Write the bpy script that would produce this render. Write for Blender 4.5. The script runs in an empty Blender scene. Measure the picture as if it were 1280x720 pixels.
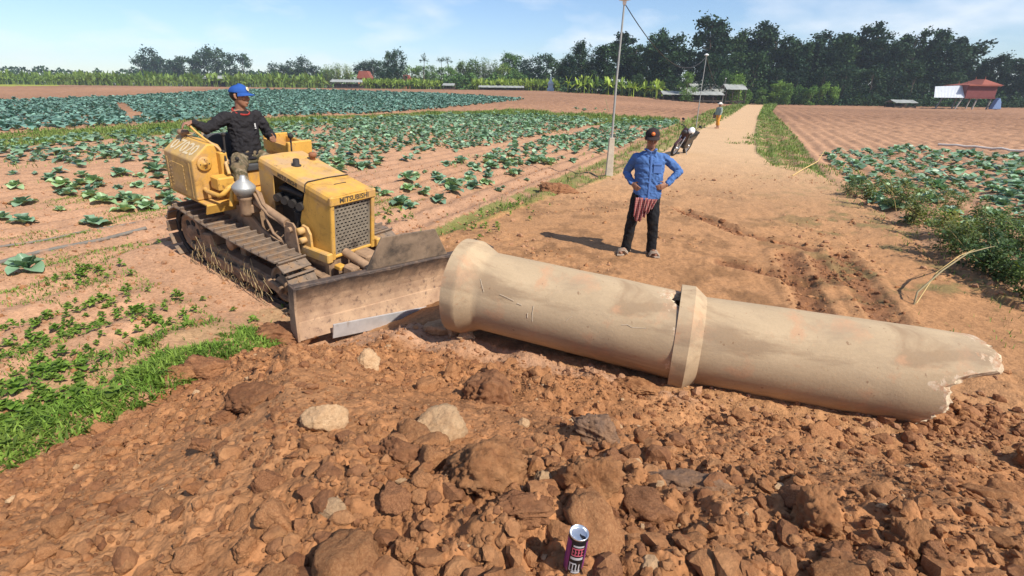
import bpy, bmesh, math, random
import numpy as np
from mathutils import Vector, Matrix, Euler, Quaternion
rng = np.random.default_rng(7)
random.seed(7)
R = math.radians
SC = bpy.context.scene
COL = SC.collection
# ------------------------------------------------------------------ camera maths
F_PX = 640.0; PITCH = R(21.0); ROLL = R(0.7); CAM_H = 2.1
FW = np.array([0, math.cos(PITCH), -math.sin(PITCH)])
_r0 = np.array([1.0, 0, 0]); _u0 = np.cross(_r0, FW)
RT = _r0*math.cos(ROLL) + _u0*math.sin(ROLL)
UP = _u0*math.cos(ROLL) - _r0*math.sin(ROLL)
CAM = np.array([0, 0, CAM_H])
def ray(x, y): return FW + RT*((x-640)/F_PX) + UP*((360-y)/F_PX)
def atz(x, y, z=0.0):
    d = ray(x, y); return CAM + d*((z-CAM_H)/d[2])
def atY(x, y, Y):
    d = ray(x, y); return CAM + d*(Y/d[1])
def proj(P):
    v = np.asarray(P, float)-CAM; z = v@FW
    return 640+F_PX*(v@RT)/z, 360-F_PX*(v@UP)/z
# ------------------------------------------------------------------ noise
def _h(ix, iy, s):
    n = (ix*374761393 + iy*668265263 + s*1274126177) & 0xFFFFFFFF
    n = ((n ^ (n >> 13))*1274126177) & 0xFFFFFFFF
    n = (n ^ (n >> 16))
    return (n & 0xFFFFFF)/float(0xFFFFFF)
def vnoise(x, y, s=0):
    x = np.asarray(x, float); y = np.asarray(y, float)
    ix = np.floor(x).astype(np.int64); iy = np.floor(y).astype(np.int64)
    fx = x-ix; fy = y-iy
    fx = fx*fx*fx*(fx*(fx*6-15)+10); fy = fy*fy*fy*(fy*(fy*6-15)+10)
    a = _h(ix, iy, s); b = _h(ix+1, iy, s); c = _h(ix, iy+1, s); d = _h(ix+1, iy+1, s)
    return (a*(1-fx)+b*fx)*(1-fy)+(c*(1-fx)+d*fx)*fy
def fbm(x, y, s=0, o=4, g=0.5):
    t = 0; a = 1.0; n = 0
    for k in range(o):
        t = t + a*(vnoise(x*2**k+17.3*k, y*2**k-9.1*k, s+k)-0.5); n += a; a *= g
    return t/n*2          # about -1..1
def worley(x, y, s=0):
    x = np.asarray(x, float); y = np.asarray(y, float)
    ix = np.floor(x).astype(np.int64); iy = np.floor(y).astype(np.int64)
    best = np.full(x.shape, 9.0); idv = np.zeros(x.shape)
    for dx in (-1, 0, 1):
        for dy in (-1, 0, 1):
            cx = ix+dx; cy = iy+dy
            px = cx+_h(cx, cy, s); py = cy+_h(cx, cy, s+91)
            d = np.hypot(px-x, py-y); m = d < best
            best = np.where(m, d, best); idv = np.where(m, _h(cx, cy, s+55), idv)
    return best, idv
def sst(a, b, x):
    t = np.clip((np.asarray(x, float)-a)/(b-a), 0, 1); return t*t*(3-2*t)
def seg_dist(x, y, poly):
    """distance to polyline, with the sign of the side (positive = right of travel) and arc position"""
    x = np.asarray(x, float); y = np.asarray(y, float)
    best = np.full(x.shape, 1e9); sg = np.ones(x.shape); arc = np.zeros(x.shape); L = 0.0
    for (ax, ay), (bx, by) in zip(poly[:-1], poly[1:]):
        dx, dy = bx-ax, by-ay; l2 = dx*dx+dy*dy; l = math.sqrt(l2)
        t = np.clip(((x-ax)*dx+(y-ay)*dy)/l2, 0, 1)
        d = np.hypot(x-ax-t*dx, y-ay-t*dy)
        c = dx*(y-ay)-dy*(x-ax)
        m = d < best-1e-9
        best = np.where(m, d, best); sg = np.where(m, np.where(c < 0, 1.0, -1.0), sg); arc = np.where(m, L+t*l, arc); L += l
    return best, sg, arc
def in_poly(x, y, poly):
    x = np.asarray(x, float); y = np.asarray(y, float); ins = np.zeros(x.shape, bool)
    n = len(poly)
    for i in range(n):
        ax, ay = poly[i]; bx, by = poly[(i+1) % n]
        if ay == by: continue
        c = (ay > y) != (by > y)
        ins ^= c & (x < (bx-ax)*(y-ay)/(by-ay)+ax)
    return ins
# ------------------------------------------------------------------ materials
def nt(name):
    m = bpy.data.materials.new(name); m.use_nodes = True
    t = m.node_tree; t.nodes.clear()
    out = t.nodes.new('ShaderNodeOutputMaterial'); b = t.nodes.new('ShaderNodeBsdfPrincipled')
    t.links.new(b.outputs[0], out.inputs[0]); return m, t, b, out
def nd(t, typ, **kw):
    n = t.nodes.new(typ)
    for k, v in kw.items():
        if k.startswith('i_'): n.inputs[k[2:].replace('_', ' ')].default_value = v
        else: setattr(n, k, v)
    return n
def ramp(t, fac, stops):
    r = t.nodes.new('ShaderNodeValToRGB'); e = r.color_ramp.elements
    while len(e) < len(stops): e.new(0.5)
    for k, (p, c) in enumerate(stops):
        e[k].position = p; e[k].color = (c, c, c, 1) if not isinstance(c, tuple) else (*c, 1)
    t.links.new(fac, r.inputs[0]); return r.outputs[0]
def mixc(t, fac, a, b, blend='MIX'):
    m = t.nodes.new('ShaderNodeMix'); m.data_type = 'RGBA'; m.blend_type = blend
    for s, v in ((0, fac), (6, a), (7, b)):
        if hasattr(v, 'links'): t.links.new(v, m.inputs[s])
        elif isinstance(v, tuple): m.inputs[s].default_value = (*v, 1)
        else: m.inputs[s].default_value = v
    return m.outputs[2]
def noise(t, scale, detail=4, rough=0.55, coord=None, dist=0.0):
    n = nd(t, 'ShaderNodeTexNoise'); n.inputs['Scale'].default_value = scale; n.inputs['Detail'].default_value = detail
    n.inputs['Roughness'].default_value = rough; n.inputs['Distortion'].default_value = dist
    if coord is not None: t.links.new(coord, n.inputs['Vector'])
    return n.outputs[0]
def ocoord(t): return nd(t, 'ShaderNodeTexCoord').outputs['Object']
def bump(t, b, h, strength=0.5, dist=0.01):
    n = nd(t, 'ShaderNodeBump'); n.inputs['Strength'].default_value = strength; n.inputs['Distance'].default_value = dist
    t.links.new(h, n.inputs['Height']); t.links.new(n.outputs[0], b.inputs['Normal']); return n
def simple(name, c, rough=0.6, metal=0.0, var=0.15, scale=20, bmp=0.0, bscale=80, c2=None, thr=(0.45, 0.65), spec=0.3, c3=None):
    """one colour broken up by noise; c2 = a second colour (dust, rust, stains) laid on in patches"""
    m, t, b, _ = nt(name); co = ocoord(t)
    n = noise(t, scale, 5, 0.6, co)
    k = ramp(t, n, [(0.25, 1-var), (0.75, 1+var)])
    col = mixc(t, 1.0, c, k, 'MULTIPLY')
    if c2:
        n2 = noise(t, scale*0.45, 7, 0.68, co, 0.4)
        col = mixc(t, ramp(t, n2, [(thr[0], 0.0), (thr[1], 1.0)]), col, c2)
    if c3:
        n3 = noise(t, 13, 9, 0.78, co, 0.6); col = mixc(t, ramp(t, n3, [(0.595, 0.0), (0.635, 0.85)]), col, c3)
        n4 = noise(t, 2.2, 6, 0.7, co, 1.5); col = mixc(t, ramp(t, n4, [(0.56, 0.0), (0.70, 0.55)]), col, c3)
    t.links.new(col, b.inputs['Base Color'])
    b.inputs['Roughness'].default_value = rough; b.inputs['Metallic'].default_value = metal
    b.inputs['Specular IOR Level'].default_value = spec
    if bmp: bump(t, b, noise(t, bscale, 5, 0.6, co), bmp, 0.004)
    return m
# ------------------------------------------------------------------ mesh building
class MB:
    def __init__(s): s.v = []; s.f = []; s.m = []; s.sm = []
    def add(s, v, f, mi=0, M=None, smooth=True):
        o = len(s.v)
        if M is not None: v = [tuple(M @ Vector(p)) for p in v]
        s.v += [tuple(p) for p in v]; s.f += [tuple(i+o for i in q) for q in f]; s.m += [mi]*len(f); s.sm += [smooth]*len(f)
        return s
    def bm(s, bm_, mi=0, M=None, smooth=False):
        bm_.verts.index_update()
        s.add([tuple(v.co) for v in bm_.verts], [[v.index for v in f.verts] for f in bm_.faces], mi, M, smooth); bm_.free(); return s
    def box(s, c, d, rot=(0, 0, 0), bevel=0.0, mi=0, M=None, seg=1):
        b = bmesh.new(); bmesh.ops.create_cube(b, size=1.0); bmesh.ops.scale(b, vec=Vector(d), verts=b.verts)
        if bevel: bmesh.ops.bevel(b, geom=list(b.edges), offset=bevel, segments=seg, affect='EDGES', profile=0.6)
        L = Matrix.Translation(c) @ Euler(rot).to_matrix().to_4x4()
        return s.bm(b, mi, (M @ L) if M is not None else L, False)
    def prism(s, poly, w, M=None, bevel=0.0, mi=0):
        """poly in local XZ, extruded +-w/2 along local Y"""
        b = bmesh.new()
        f = b.faces.new([b.verts.new((p[0], -w/2, p[1])) for p in poly])
        r = bmesh.ops.extrude_face_region(b, geom=[f])
        bmesh.ops.translate(b, vec=(0, w, 0), verts=[e for e in r['geom'] if isinstance(e, bmesh.types.BMVert)])
        bmesh.ops.recalc_face_normals(b, faces=b.faces)
        if bevel: bmesh.ops.bevel(b, geom=list(b.edges), offset=bevel, segments=2, affect='EDGES', profile=0.6)
        return s.bm(b, mi, M, False)
    def rings(s, rings, closed=True, caps=True, mi=0, M=None, smooth=True):
        n = len(rings[0]); v = [p for r in rings for p in r]; f = []
        for k in range(len(rings)-1):
            for i in range(n if closed else n-1):
                j = (i+1) % n
                f.append((k*n+i, k*n+j, (k+1)*n+j, (k+1)*n+i))
        s.add(v, f, mi, M, smooth)
        if caps and closed:
            s.add(rings[0], [tuple(range(n-1, -1, -1))], mi, M, False); s.add(rings[-1], [tuple(range(n))], mi, M, False)
        return s
    def tube(s, pts, r, n=8, mi=0, M=None, caps=True, smooth=True, flat=1.0, ref=None):
        pts = [Vector(p) for p in pts]; rs = r if isinstance(r, (list, tuple)) else [r]*len(pts)
        T = []
        for i in range(len(pts)):
            a = pts[max(i-1, 0)]; b = pts[min(i+1, len(pts)-1)]; T.append((b-a).normalized())
        u = Vector(ref) if ref is not None else (Vector((0, 0, 1)) if abs(T[0].z) < 0.9 else Vector((1, 0, 0)))
        u = (u - T[0]*u.dot(T[0])).normalized(); R_ = []
        for p, t, q in zip(pts, T, rs):
            u = (u - t*u.dot(t)).normalized(); w = t.cross(u)
            R_.append([tuple(p + (u*math.cos(2*math.pi*k/n)*flat + w*math.sin(2*math.pi*k/n))*q) for k in range(n)])
        return s.rings(R_, True, caps, mi, M, smooth)
    def lathe(s, prof, n=24, mi=0, M=None, caps=True, smooth=True, wob=None):
        """profile [(r, z)] about local Z"""
        rr = [[(r*math.cos(2*math.pi*k/n), r*math.sin(2*math.pi*k/n), z) for k in range(n)] for r, z in prof]
        return s.rings(rr, True, caps, mi, M, smooth)
    def ball(s, c, r, n=12, m=8, mi=0, M=None):
        rx, ry, rz = (r, r, r) if not isinstance(r, (tuple, list)) else r
        rr = []
        for k in range(m+1):
            a = -math.pi/2 + math.pi*k/m; cc = max(math.cos(a), 0.02)
            rr.append([(c[0]+rx*cc*math.cos(2*math.pi*i/n), c[1]+ry*cc*math.sin(2*math.pi*i/n), c[2]+rz*math.sin(a)) for i in range(n)])
        return s.rings(rr, True, True, mi, M, True)
    def mesh(s, name):
        me = bpy.data.meshes.new(name); me.from_pydata(s.v, [], s.f); me.update()
        me.polygons.foreach_set('material_index', s.m); me.polygons.foreach_set('use_smooth', s.sm); return me
    def build(s, name, mats, parent=None, **kw):
        return link(name, s.mesh(name), mats, parent, **kw)
def link(name, me, mats, parent=None, loc=None, rot=None, auto=None):
    o = bpy.data.objects.new(name, me); COL.objects.link(o)
    for m in (mats if isinstance(mats, (list, tuple)) else [mats]): me.materials.append(m)
    if parent is not None: o.parent = parent
    if loc is not None: o.location = loc
    if rot is not None: o.rotation_euler = rot
    return o
def big_mesh(name, V, faces, mats, smooth=True, mi=None, attrs=None, parent=None, kind=None):
    """V (n,3); faces: list of int arrays (k,3) or (k,4)"""
    me = bpy.data.meshes.new(name); faces = [f for f in faces if len(f)]
    me.vertices.add(len(V)); me.vertices.foreach_set('co', np.ascontiguousarray(V, np.float32).ravel())
    tot = np.concatenate([np.full(len(f), f.shape[1], np.int32) for f in faces]); li = np.concatenate([f.ravel() for f in faces]).astype(np.int32)
    me.loops.add(len(li)); me.loops.foreach_set('vertex_index', li)
    me.polygons.add(len(tot)); st = np.concatenate([[0], np.cumsum(tot)[:-1]]).astype(np.int32)
    me.polygons.foreach_set('loop_start', st); me.polygons.foreach_set('loop_total', tot)
    me.polygons.foreach_set('use_smooth', np.full(len(tot), smooth, bool))
    if mi is not None: me.polygons.foreach_set('material_index', np.asarray(mi, np.int32))
    me.update(calc_edges=True)
    for nm, arr in (attrs or {}).items():
        a = me.attributes.new(nm, 'FLOAT_COLOR', 'POINT'); c = np.ones((len(V), 4), np.float32); c[:, :3] = arr; a.data.foreach_set('color', c.ravel())
    o = link(name, me, mats, parent)
    if kind: o['kind'] = kind
    return o
def tag(o, label=None, cat=None, group=None, kind=None):
    if label: o['label'] = label
    if cat: o['category'] = cat
    if group: o['group'] = group
    if kind: o['kind'] = kind
    return o
def empty(name, loc, rot=(0, 0, 0)):
    o = bpy.data.objects.new(name, None); COL.objects.link(o); o.location = loc; o.rotation_euler = rot; o.empty_display_size = 0.1; return o
KIDS = {}
def copy_tree(o, parent=None):
    c = o.copy(); COL.objects.link(c)
    if parent is not None: c.parent = parent
    for ch in list(o.children): copy_tree(ch, c)
    return c
def text_mesh(body, size, extrude=0.001, shear=0.0, bold=0.0):
    cu = bpy.data.curves.new('lettering', 'FONT'); cu.body = body; cu.size = size; cu.extrude = extrude; cu.align_x = 'CENTER'; cu.align_y = 'CENTER'; cu.shear = shear; cu.offset = bold
    cu.resolution_u = 2
    o = bpy.data.objects.new('lettering', cu); COL.objects.link(o)
    bpy.context.view_layer.update()
    me = bpy.data.meshes.new_from_object(o.evaluated_get(bpy.context.evaluated_depsgraph_get()))
    bpy.data.objects.remove(o); bpy.data.curves.remove(cu); return me
# ================================================================== terrain
DOZ_O = np.array([-2.876, 6.291, -0.031]); DOZ_H = R(-32.613); DOZ_P = R(8.464); DOZ_R = R(1.464)
DOZ_M = Matrix.Translation(DOZ_O) @ Matrix.Rotation(DOZ_H, 4, 'Z') @ Matrix.Rotation(DOZ_P, 4, 'Y') @ Matrix.Rotation(DOZ_R, 4, 'X')
# toe of the dug-earth mound, walked so that the mound is on the right-hand side
TOE = [(-7.0, -3.0), (-3.9, 0.6), (-3.05, 2.2), (-2.55, 3.3), (-2.2, 4.40), (-1.75, 4.22), (-1.2, 4.12), (-0.5, 3.86), (1.2, 3.25), (2.75, 2.68), (3.7, 2.35), (5.5, 1.2), (8.0, -2.0)]
TOE_P = TOE + [(8.0, -60.0), (-7.0, -60.0)]
def toe_side(x, y): return np.where(in_poly(x, y, TOE_P), 1.0, -1.0)
def far_rise(x, y):
    u = x/np.maximum(y, 1.0)
    z = 2.3*sst(0.44, 0.08, u)*sst(30, 150, y)
    return z + 0.0012*np.maximum(y-170, 0)*sst(0.5, 0.1, u)
def doz_w(x, y):
    dx = x-DOZ_O[0]; dy = y-DOZ_O[1]; c, s = math.cos(DOZ_H), math.sin(DOZ_H)
    lx = dx*c+dy*s; ly = -dx*s+dy*c
    d = np.hypot(np.maximum(np.maximum(-1.25-lx, lx-1.7), 0), np.maximum(np.abs(ly)-0.85, 0))
    return lx, ly, 1-sst(0.05, 1.1, d)
def smooth_h(x, y):
    x = np.asarray(x, float); y = np.asarray(y, float)
    z = far_rise(x, y)
    lx, ly, w = doz_w(x, y)
    pl = DOZ_O[2]-math.tan(DOZ_P)*np.clip(lx, -1.6, 1.75)+math.tan(DOZ_R)*ly
    z = z*(1-w)+(pl+0.015)*w
    # shallow crest of the field behind the machine, ditch on the right
    d, _, _ = seg_dist(x, y, TOE); sg = toe_side(x, y)
    s = d*sg + 0.10*fbm(x*1.3, y*1.3, 5, 3)*np.minimum(d*2, 1)
    m = 0.93*sst(-0.05, 2.55, s)
    return z+m
def mound_s(x, y):
    d, _, _ = seg_dist(x, y, TOE); return d*toe_side(x, y)
# first pass to turn pixels into points of the smooth ground
def hit(px, py, fn=None):
    fn = fn or smooth_h; d = ray(px, py); ts = np.geomspace(0.4, 1500, 4000)
    P = CAM+ts[:, None]*d; k = P[:, 2]-fn(P[:, 0], P[:, 1]); b = np.where(k < 0)[0]
    if len(b) == 0: return P[-1]
    i = b[0]; a, c = ts[max(i-1, 0)], ts[i]
    for _ in range(24):
        m = (a+c)/2; p = CAM+m*d
        if p[2] < fn(p[0], p[1]): c = m
        else: a = m
    return CAM+c*d
def hits(L): return [tuple(hit(*p)[:2]) for p in L]
# ---- regions, drawn on the ground in metres
ROAD_L = [(-1.9, 5.0), (-1.3, 6.6)] + hits([(560, 292), (640, 264), (700, 242), (760, 224), (830, 189), (868, 165), (905, 150)]) + [(50.0, 117.0), (62, 150)]
ROAD_R = [(9.0, -1.0), (7.2, 3.2)] + hits([(1280, 388), (1205, 350), (1155, 318), (1100, 272), (1055, 238), (1012, 211), (968, 207), (946, 192), (944, 165), (946, 150)]) + [(53.6, 117.0), (67, 150)]
ROAD = ROAD_L + ROAD_R[::-1]
VERGE_R = hits([(946, 192), (968, 207), (1012, 211), (1035, 224), (1008, 188), (985, 160), (965, 140)]) + [(56.5, 117.0), (53.6, 117.0)] + hits([(946, 150), (944, 165)])
VERGE_L = [(-1.9, 6.4)] + hits([(545, 287), (610, 258), (690, 225), (742, 205), (800, 178), (850, 155), (890, 138), (915, 131)]) + ROAD_L[:-1][::-1][:-2]
BAND = hits([(-260, 205), (-260, 176), (0, 168), (300, 150), (500, 143), (640, 138), (760, 145), (850, 150), (845, 157), (745, 157), (640, 146), (480, 152), (300, 162), (0, 186)])
TEAL = hits([(-300, 172), (0, 166), (300, 148), (500, 141), (600, 131), (655, 125), (560, 119), (420, 114.5), (300, 113.5), (170, 121), (0, 127), (-300, 132)])
FIELD_R = hits([(1022, 203), (1015, 193), (1120, 186), (1280, 196), (1500, 215), (1500, 420), (1280, 352), (1180, 320), (1110, 268)])
STRIP = [(-3.9, 0.4), (-4.3, 1.2), (-3.6, 2.2)] + hits([(10, 522), (60, 488), (110, 468), (215, 416), (300, 391), (372, 378)]) + [(-2.2, 4.7), (-2.13, 4.43), (-2.5, 3.3), (-3.0, 2.2)]
ROW_DIR = math.atan2(21.4, 9.4)             # crop rows run parallel to the road
RUTS = [hits([(985, 318), (1010, 372), (1035, 425)]), hits([(1050, 318), (1080, 362), (1108, 400)]), hits([(1026, 325), (1040, 352)]), hits([(850, 262), (930, 292), (1010, 312)]), hits([(905, 330), (960, 342), (1005, 352)])]
PATH_L = hits([(440, 224), (520, 208), (620, 184), (725, 163), (770, 152)])
def row_coord(x, y):
    c, s = math.cos(ROW_DIR), math.sin(ROW_DIR)
    return x*c+y*s, -x*s+y*c                # along, across
def full_h(x, y):
    x = np.asarray(x, float); y = np.asarray(y, float)
    z = smooth_h(x, y); r = np.hypot(x, y); near = sst(34, 9, r)
    s = mound_s(x, y); mm = sst(-0.12, 0.35, s)
    road = in_poly(x, y, ROAD) | (mm > 0.5)
    fr = 1.0*(~road)
    # fields: furrows and broken soil
    al, ac = row_coord(x, y); _, _, dw = doz_w(x, y)
    z = z + fr*(1-dw)*(1-mm)*sst(60, 20, r)*(0.035*np.sin(ac*2*math.pi/0.62)+0.0)
    w1, _ = worley(x*9, y*9, 3); w2, _ = worley(x*21, y*21, 4)
    rough = fr*(1-0.6*dw)
    z = z + near*rough*(0.030*(0.6-w1)+0.014*(0.6-w2)+0.03*fbm(x*1.7, y*1.7, 8, 3))
    wb, ib = worley(x*1.3, y*1.3, 6); wc, _ = worley(x*3.1, y*3.1, 7)
    z = z + fr*(1-dw)*sst(12, 30, r)*sst(260, 130, r)*((0.10+0.12*ib)*(0.55-wb)*sst(20, 45, r)+0.09*(0.5-wc)+0.045*np.sin(ac*2*math.pi/1.1+1.5*fbm(x*0.15, y*0.15, 15, 2))*sst(25, 50, r)*(0.4+0.9*vnoise(x*0.12, y*0.12, 16)))
    # trampled road
    z = z + near*(1-fr)*(1-mm)*(0.035*fbm(x*1.1, y*1.1, 11, 4)+0.028*sst(-0.2, 0.4, fbm(x*0.8, y*0.8, 77, 3))*(0.5-w1)+0.020*fbm(x*6, y*6, 12, 4)+0.012*(0.5-w2))
    for rp in RUTS:
        d, sg, a = seg_dist(x, y, rp)
        k = sst(0.22, 0.05, d+0.07*fbm(x*4, y*4, 31, 2)); z = z - k*(0.035+0.03*fbm(x*12, y*12, 32, 3)) + 0.02*sst(0.14, 0.2, d)*sst(0.36, 0.24, d)
    # grouser prints across the road
    tp = sst(0.1, 0.4, fbm(x*0.6+3, y*0.6, 41, 2))*near*(1-mm)*(1-fr)
    z = z + tp*0.012*np.sign(np.sin((x*0.45+y*0.9)*2*math.pi/0.21))*sst(0, 0.3, np.abs(np.sin((x*0.45+y*0.9)*2*math.pi/0.21)))
    # dug earth
    w3, i3 = worley(x*5.2+0.3*fbm(x*6, y*6, 2, 2), y*5.2, 21); w4, i4 = worley(x*13, y*13, 22); w5, i5 = worley(x*34, y*34, 23)
    lump = (0.06+0.09*i3)*np.maximum(0.62-w3, 0)
    patch = sst(-0.25, 0.35, fbm(x*0.9, y*0.9, 27, 3)+0.25*sst(-0.6, 0.8, x))
    z = z + mm*(0.105*fbm(x*1.6, y*1.6, 25, 4)+patch*lump*0.8+(0.5+patch*0.7)*0.045*(0.25+i4)*np.maximum(0.6-w4, 0)+(0.006+0.008*patch)*(0.3+i5)*(0.55-w5)+0.012*fbm(x*22, y*22, 29, 3))
    return z
def gh(x, y): return float(full_h(np.array([x]), np.array([y]))[0])
def ground_at(px, py):
    p = hit(px, py); return Vector((p[0], p[1], gh(p[0], p[1])))
def soil_colour(x, y):
    r = np.hypot(x, y); n1 = fbm(x*0.35, y*0.35, 61, 4)[:, None]; n2 = fbm(x*2.3, y*2.3, 62, 4)[:, None]; n3 = fbm(x*9, y*9, 63, 3)[:, None]
    field = np.array([0.43, 0.245, 0.145])*(1+0.16*n2+0.12*n3)
    C = field
    far = sst(22, 70, r)[:, None]
    C = C*(1-far)+np.array([0.31, 0.168, 0.098])*(1+0.25*fbm(x*0.05, y*0.05, 66, 3)[:, None]+0.22*n2)*far
    # the ploughed field on the right shows its furrows
    al, ac = row_coord(x, y)
    rd = in_poly(x, y, ROAD); s = mound_s(x, y); mm = sst(-0.10, 0.12, s+0.10*n3[:, 0]+0.06*n2[:, 0])[:, None]
    dl, sl, _ = seg_dist(x, y, ROAD_L); dr, sr, _ = seg_dist(x, y, ROAD_R)
    rdw = np.where(rd, 1.0, sst(0.5, 0.0, np.minimum(dl, dr)+0.25*n3[:, 0]))[:, None]
    road = np.array([0.42, 0.218, 0.102])*(1+0.16*n1+0.12*n2+0.10*n3)
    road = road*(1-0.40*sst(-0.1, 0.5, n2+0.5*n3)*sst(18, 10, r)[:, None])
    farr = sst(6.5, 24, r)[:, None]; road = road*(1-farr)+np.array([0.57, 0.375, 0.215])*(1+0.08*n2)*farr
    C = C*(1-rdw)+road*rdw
    for rp in RUTS:
        d, _, _ = seg_dist(x, y, rp); k = (sst(0.20, 0.06, d+0.09*n3[:, 0])*0.6)[:, None]
        C = C*(1-k)+np.array([0.16, 0.062, 0.032])*k
    g = np.array([0.115, 0.15, 0.035])*(1+0.3*n2)
    for poly, amt in ((VERGE_L, 0.75), (VERGE_R, 0.9), (BAND, 0.95), (STRIP, 0.2)):
        k = (in_poly(x, y, poly)*amt*sst(-0.5, 0.1, n2[:, 0]+0.3*n3[:, 0]))[:, None]; C = C*(1-k)+g*k
    # grassy scruff on the dry road near the ditch and in the left field
    k = (0.55*sst(0.15, 0.5, n2[:, 0]+0.4*n3[:, 0])*sst(2.6, 0.6, dr)*sst(20, 12, r)*(1-mm[:, 0]))[:, None]
    C = C*(1-k)+np.array([0.21, 0.185, 0.075])*k
    yel = in_poly(x, y, hits([(-300, 112), (-300, 105.5), (75, 105.0), (75, 107.5)]))[:, None]*0.9
    C = C*(1-yel)+np.array([0.30, 0.33, 0.05])*yel
    w4, i4 = worley(x*13, y*13, 22)
    dug = np.array([0.35, 0.162, 0.070])*(1+0.16*n1+0.20*n2+0.14*n3)*(0.82+0.36*i4[:, None])
    dry = sst(-0.1, 0.6, fbm(x*0.7+4, y*0.7, 71, 3))[:, None]*0.6
    dug = dug*(1-dry)+np.array([0.45, 0.232, 0.108])*(1+0.12*n3)*dry
    damp = sst(0.35, -0.05, np.abs(s)-0.1+0.3*n2[:, 0])[:, None]*0.45*(x < -1.6)[:, None]
    dug = dug*(1-damp)+np.array([0.20, 0.075, 0.038])*damp
    C = C*(1-mm)+dug*mm
    return np.clip(C, 0.01, 0.8)
m_soil, t_, b_, _ = nt('soil')
at_ = nd(t_, 'ShaderNodeAttribute', attribute_name='albedo'); geo_ = nd(t_, 'ShaderNodeNewGeometry').outputs['Position']
n_ = noise(t_, 28, 6, 0.68, geo_); k_ = ramp(t_, n_, [(0.3, 0.66), (0.52, 1.0), (0.76, 1.3)])
c_ = mixc(t_, 1.0, at_.outputs['Color'], k_, 'MULTIPLY')
t_.links.new(c_, b_.inputs['Base Color']); b_.inputs['Roughness'].default_value = 0.95; b_.inputs['Specular IOR Level'].default_value = 0.12
v_ = nd(t_, 'ShaderNodeTexVoronoi'); v_.inputs['Scale'].default_value = 70; t_.links.new(geo_, v_.inputs['Vector'])
n2_ = noise(t_, 120, 5, 0.7, geo_)
ma_ = nd(t_, 'ShaderNodeMath', operation='SUBTRACT'); t_.links.new(n2_, ma_.inputs[0]); t_.links.new(v_.outputs[0], ma_.inputs[1])
bump(t_, b_, ma_.outputs[0], 0.6, 0.009)
def build_ground():
    fine = np.arange(-61, 61.01, 0.17); co1 = np.arange(-180, -61, 4.0); co2 = np.arange(61+4, 180, 4.0)
    ang = np.radians(np.concatenate([co1, fine, co2]))
    rr = np.concatenate([[0.05, 0.2], np.geomspace(0.35, 40, 690), np.geomspace(40.3, 190, 230), np.geomspace(193, 4000, 60)])
    A, Q = np.meshgrid(ang, rr); X = (Q*np.sin(A)).ravel(); Y = (Q*np.cos(A)).ravel()
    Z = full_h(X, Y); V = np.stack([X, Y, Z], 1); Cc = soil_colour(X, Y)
    na, nr = len(ang), len(rr)
    i, j = np.meshgrid(np.arange(na), np.arange(nr-1)); i = i.ravel(); j = j.ravel(); i2 = (i+1) % na
    F = np.stack([j*na+i, j*na+i2, (j+1)*na+i2, (j+1)*na+i], 1)[:, ::-1]
    cx = X[F].mean(1); cy = Y[F].mean(1)
    bad = np.hypot(X[F[:, 0]]-X[F[:, 2]], Y[F[:, 0]]-Y[F[:, 2]]) < 0
    reg = np.zeros(len(F), int)
    reg[in_poly(cx, cy, ROAD)] = 1; reg[mound_s(cx, cy) > 0] = 2
    for k, nm in enumerate(('ground', 'dirt_road', 'dug_earth')):
        f = F[(reg == k)]; u, inv = np.unique(f.ravel(), return_inverse=True)
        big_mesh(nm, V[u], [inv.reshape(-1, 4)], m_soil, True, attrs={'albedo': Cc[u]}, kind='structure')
build_ground()
# ================================================================== bulldozer
m_yel = simple('yellow_paint', (0.59, 0.325, 0.065), 0.55, 0, 0.14, 6, 0.15, 60, (0.42, 0.25, 0.12), (0.50, 0.66), c3=(0.17, 0.085, 0.03))
m_yel2 = simple('dusty_yellow_paint', (0.58, 0.335, 0.085), 0.6, 0, 0.14, 9, 0.2, 70, (0.47, 0.30, 0.155), (0.44, 0.62), c3=(0.20, 0.11, 0.05))
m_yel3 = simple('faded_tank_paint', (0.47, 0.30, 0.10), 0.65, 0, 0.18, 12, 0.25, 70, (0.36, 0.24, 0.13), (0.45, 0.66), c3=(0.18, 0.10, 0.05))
m_mud = simple('mud_caked_steel', (0.30, 0.19, 0.115), 0.9, 0, 0.3, 9, 0.5, 45, (0.13, 0.085, 0.058), (0.52, 0.66))
m_iron = simple('worn_track_steel', (0.22, 0.165, 0.125), 0.6, 0.35, 0.3, 16, 0.4, 60, (0.30, 0.19, 0.11), (0.46, 0.62))
m_dark = simple('grimy_black_steel', (0.035, 0.030, 0.027), 0.7, 0.1, 0.4, 14, 0.3, 60, (0.12, 0.08, 0.055), (0.56, 0.75))
m_steel = simple('bare_bright_steel', (0.52, 0.52, 0.53), 0.38, 0.45, 0.15, 9, 0.1, 50, (0.33, 0.27, 0.22), (0.60, 0.74))
m_rub = simple('black_rubber', (0.022, 0.021, 0.020), 0.75, 0, 0.3, 20)
m_hose = simple('dusty_hose', (0.26, 0.165, 0.10), 0.85, 0, 0.25, 25)
m_let = simple('faded_dark_lettering', (0.07, 0.055, 0.04), 0.7, 0, 0.3, 40, 0, 80, (0.32, 0.20, 0.08), (0.58, 0.72))
m_num = simple('hand_painted_white', (0.56, 0.47, 0.32), 0.85, 0, 0.25, 40, 0, 80, (0.44, 0.29, 0.11), (0.52, 0.66))
m_vinyl = simple('dark_grey_vinyl', (0.06, 0.06, 0.062), 0.6, 0, 0.2, 20)
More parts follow.
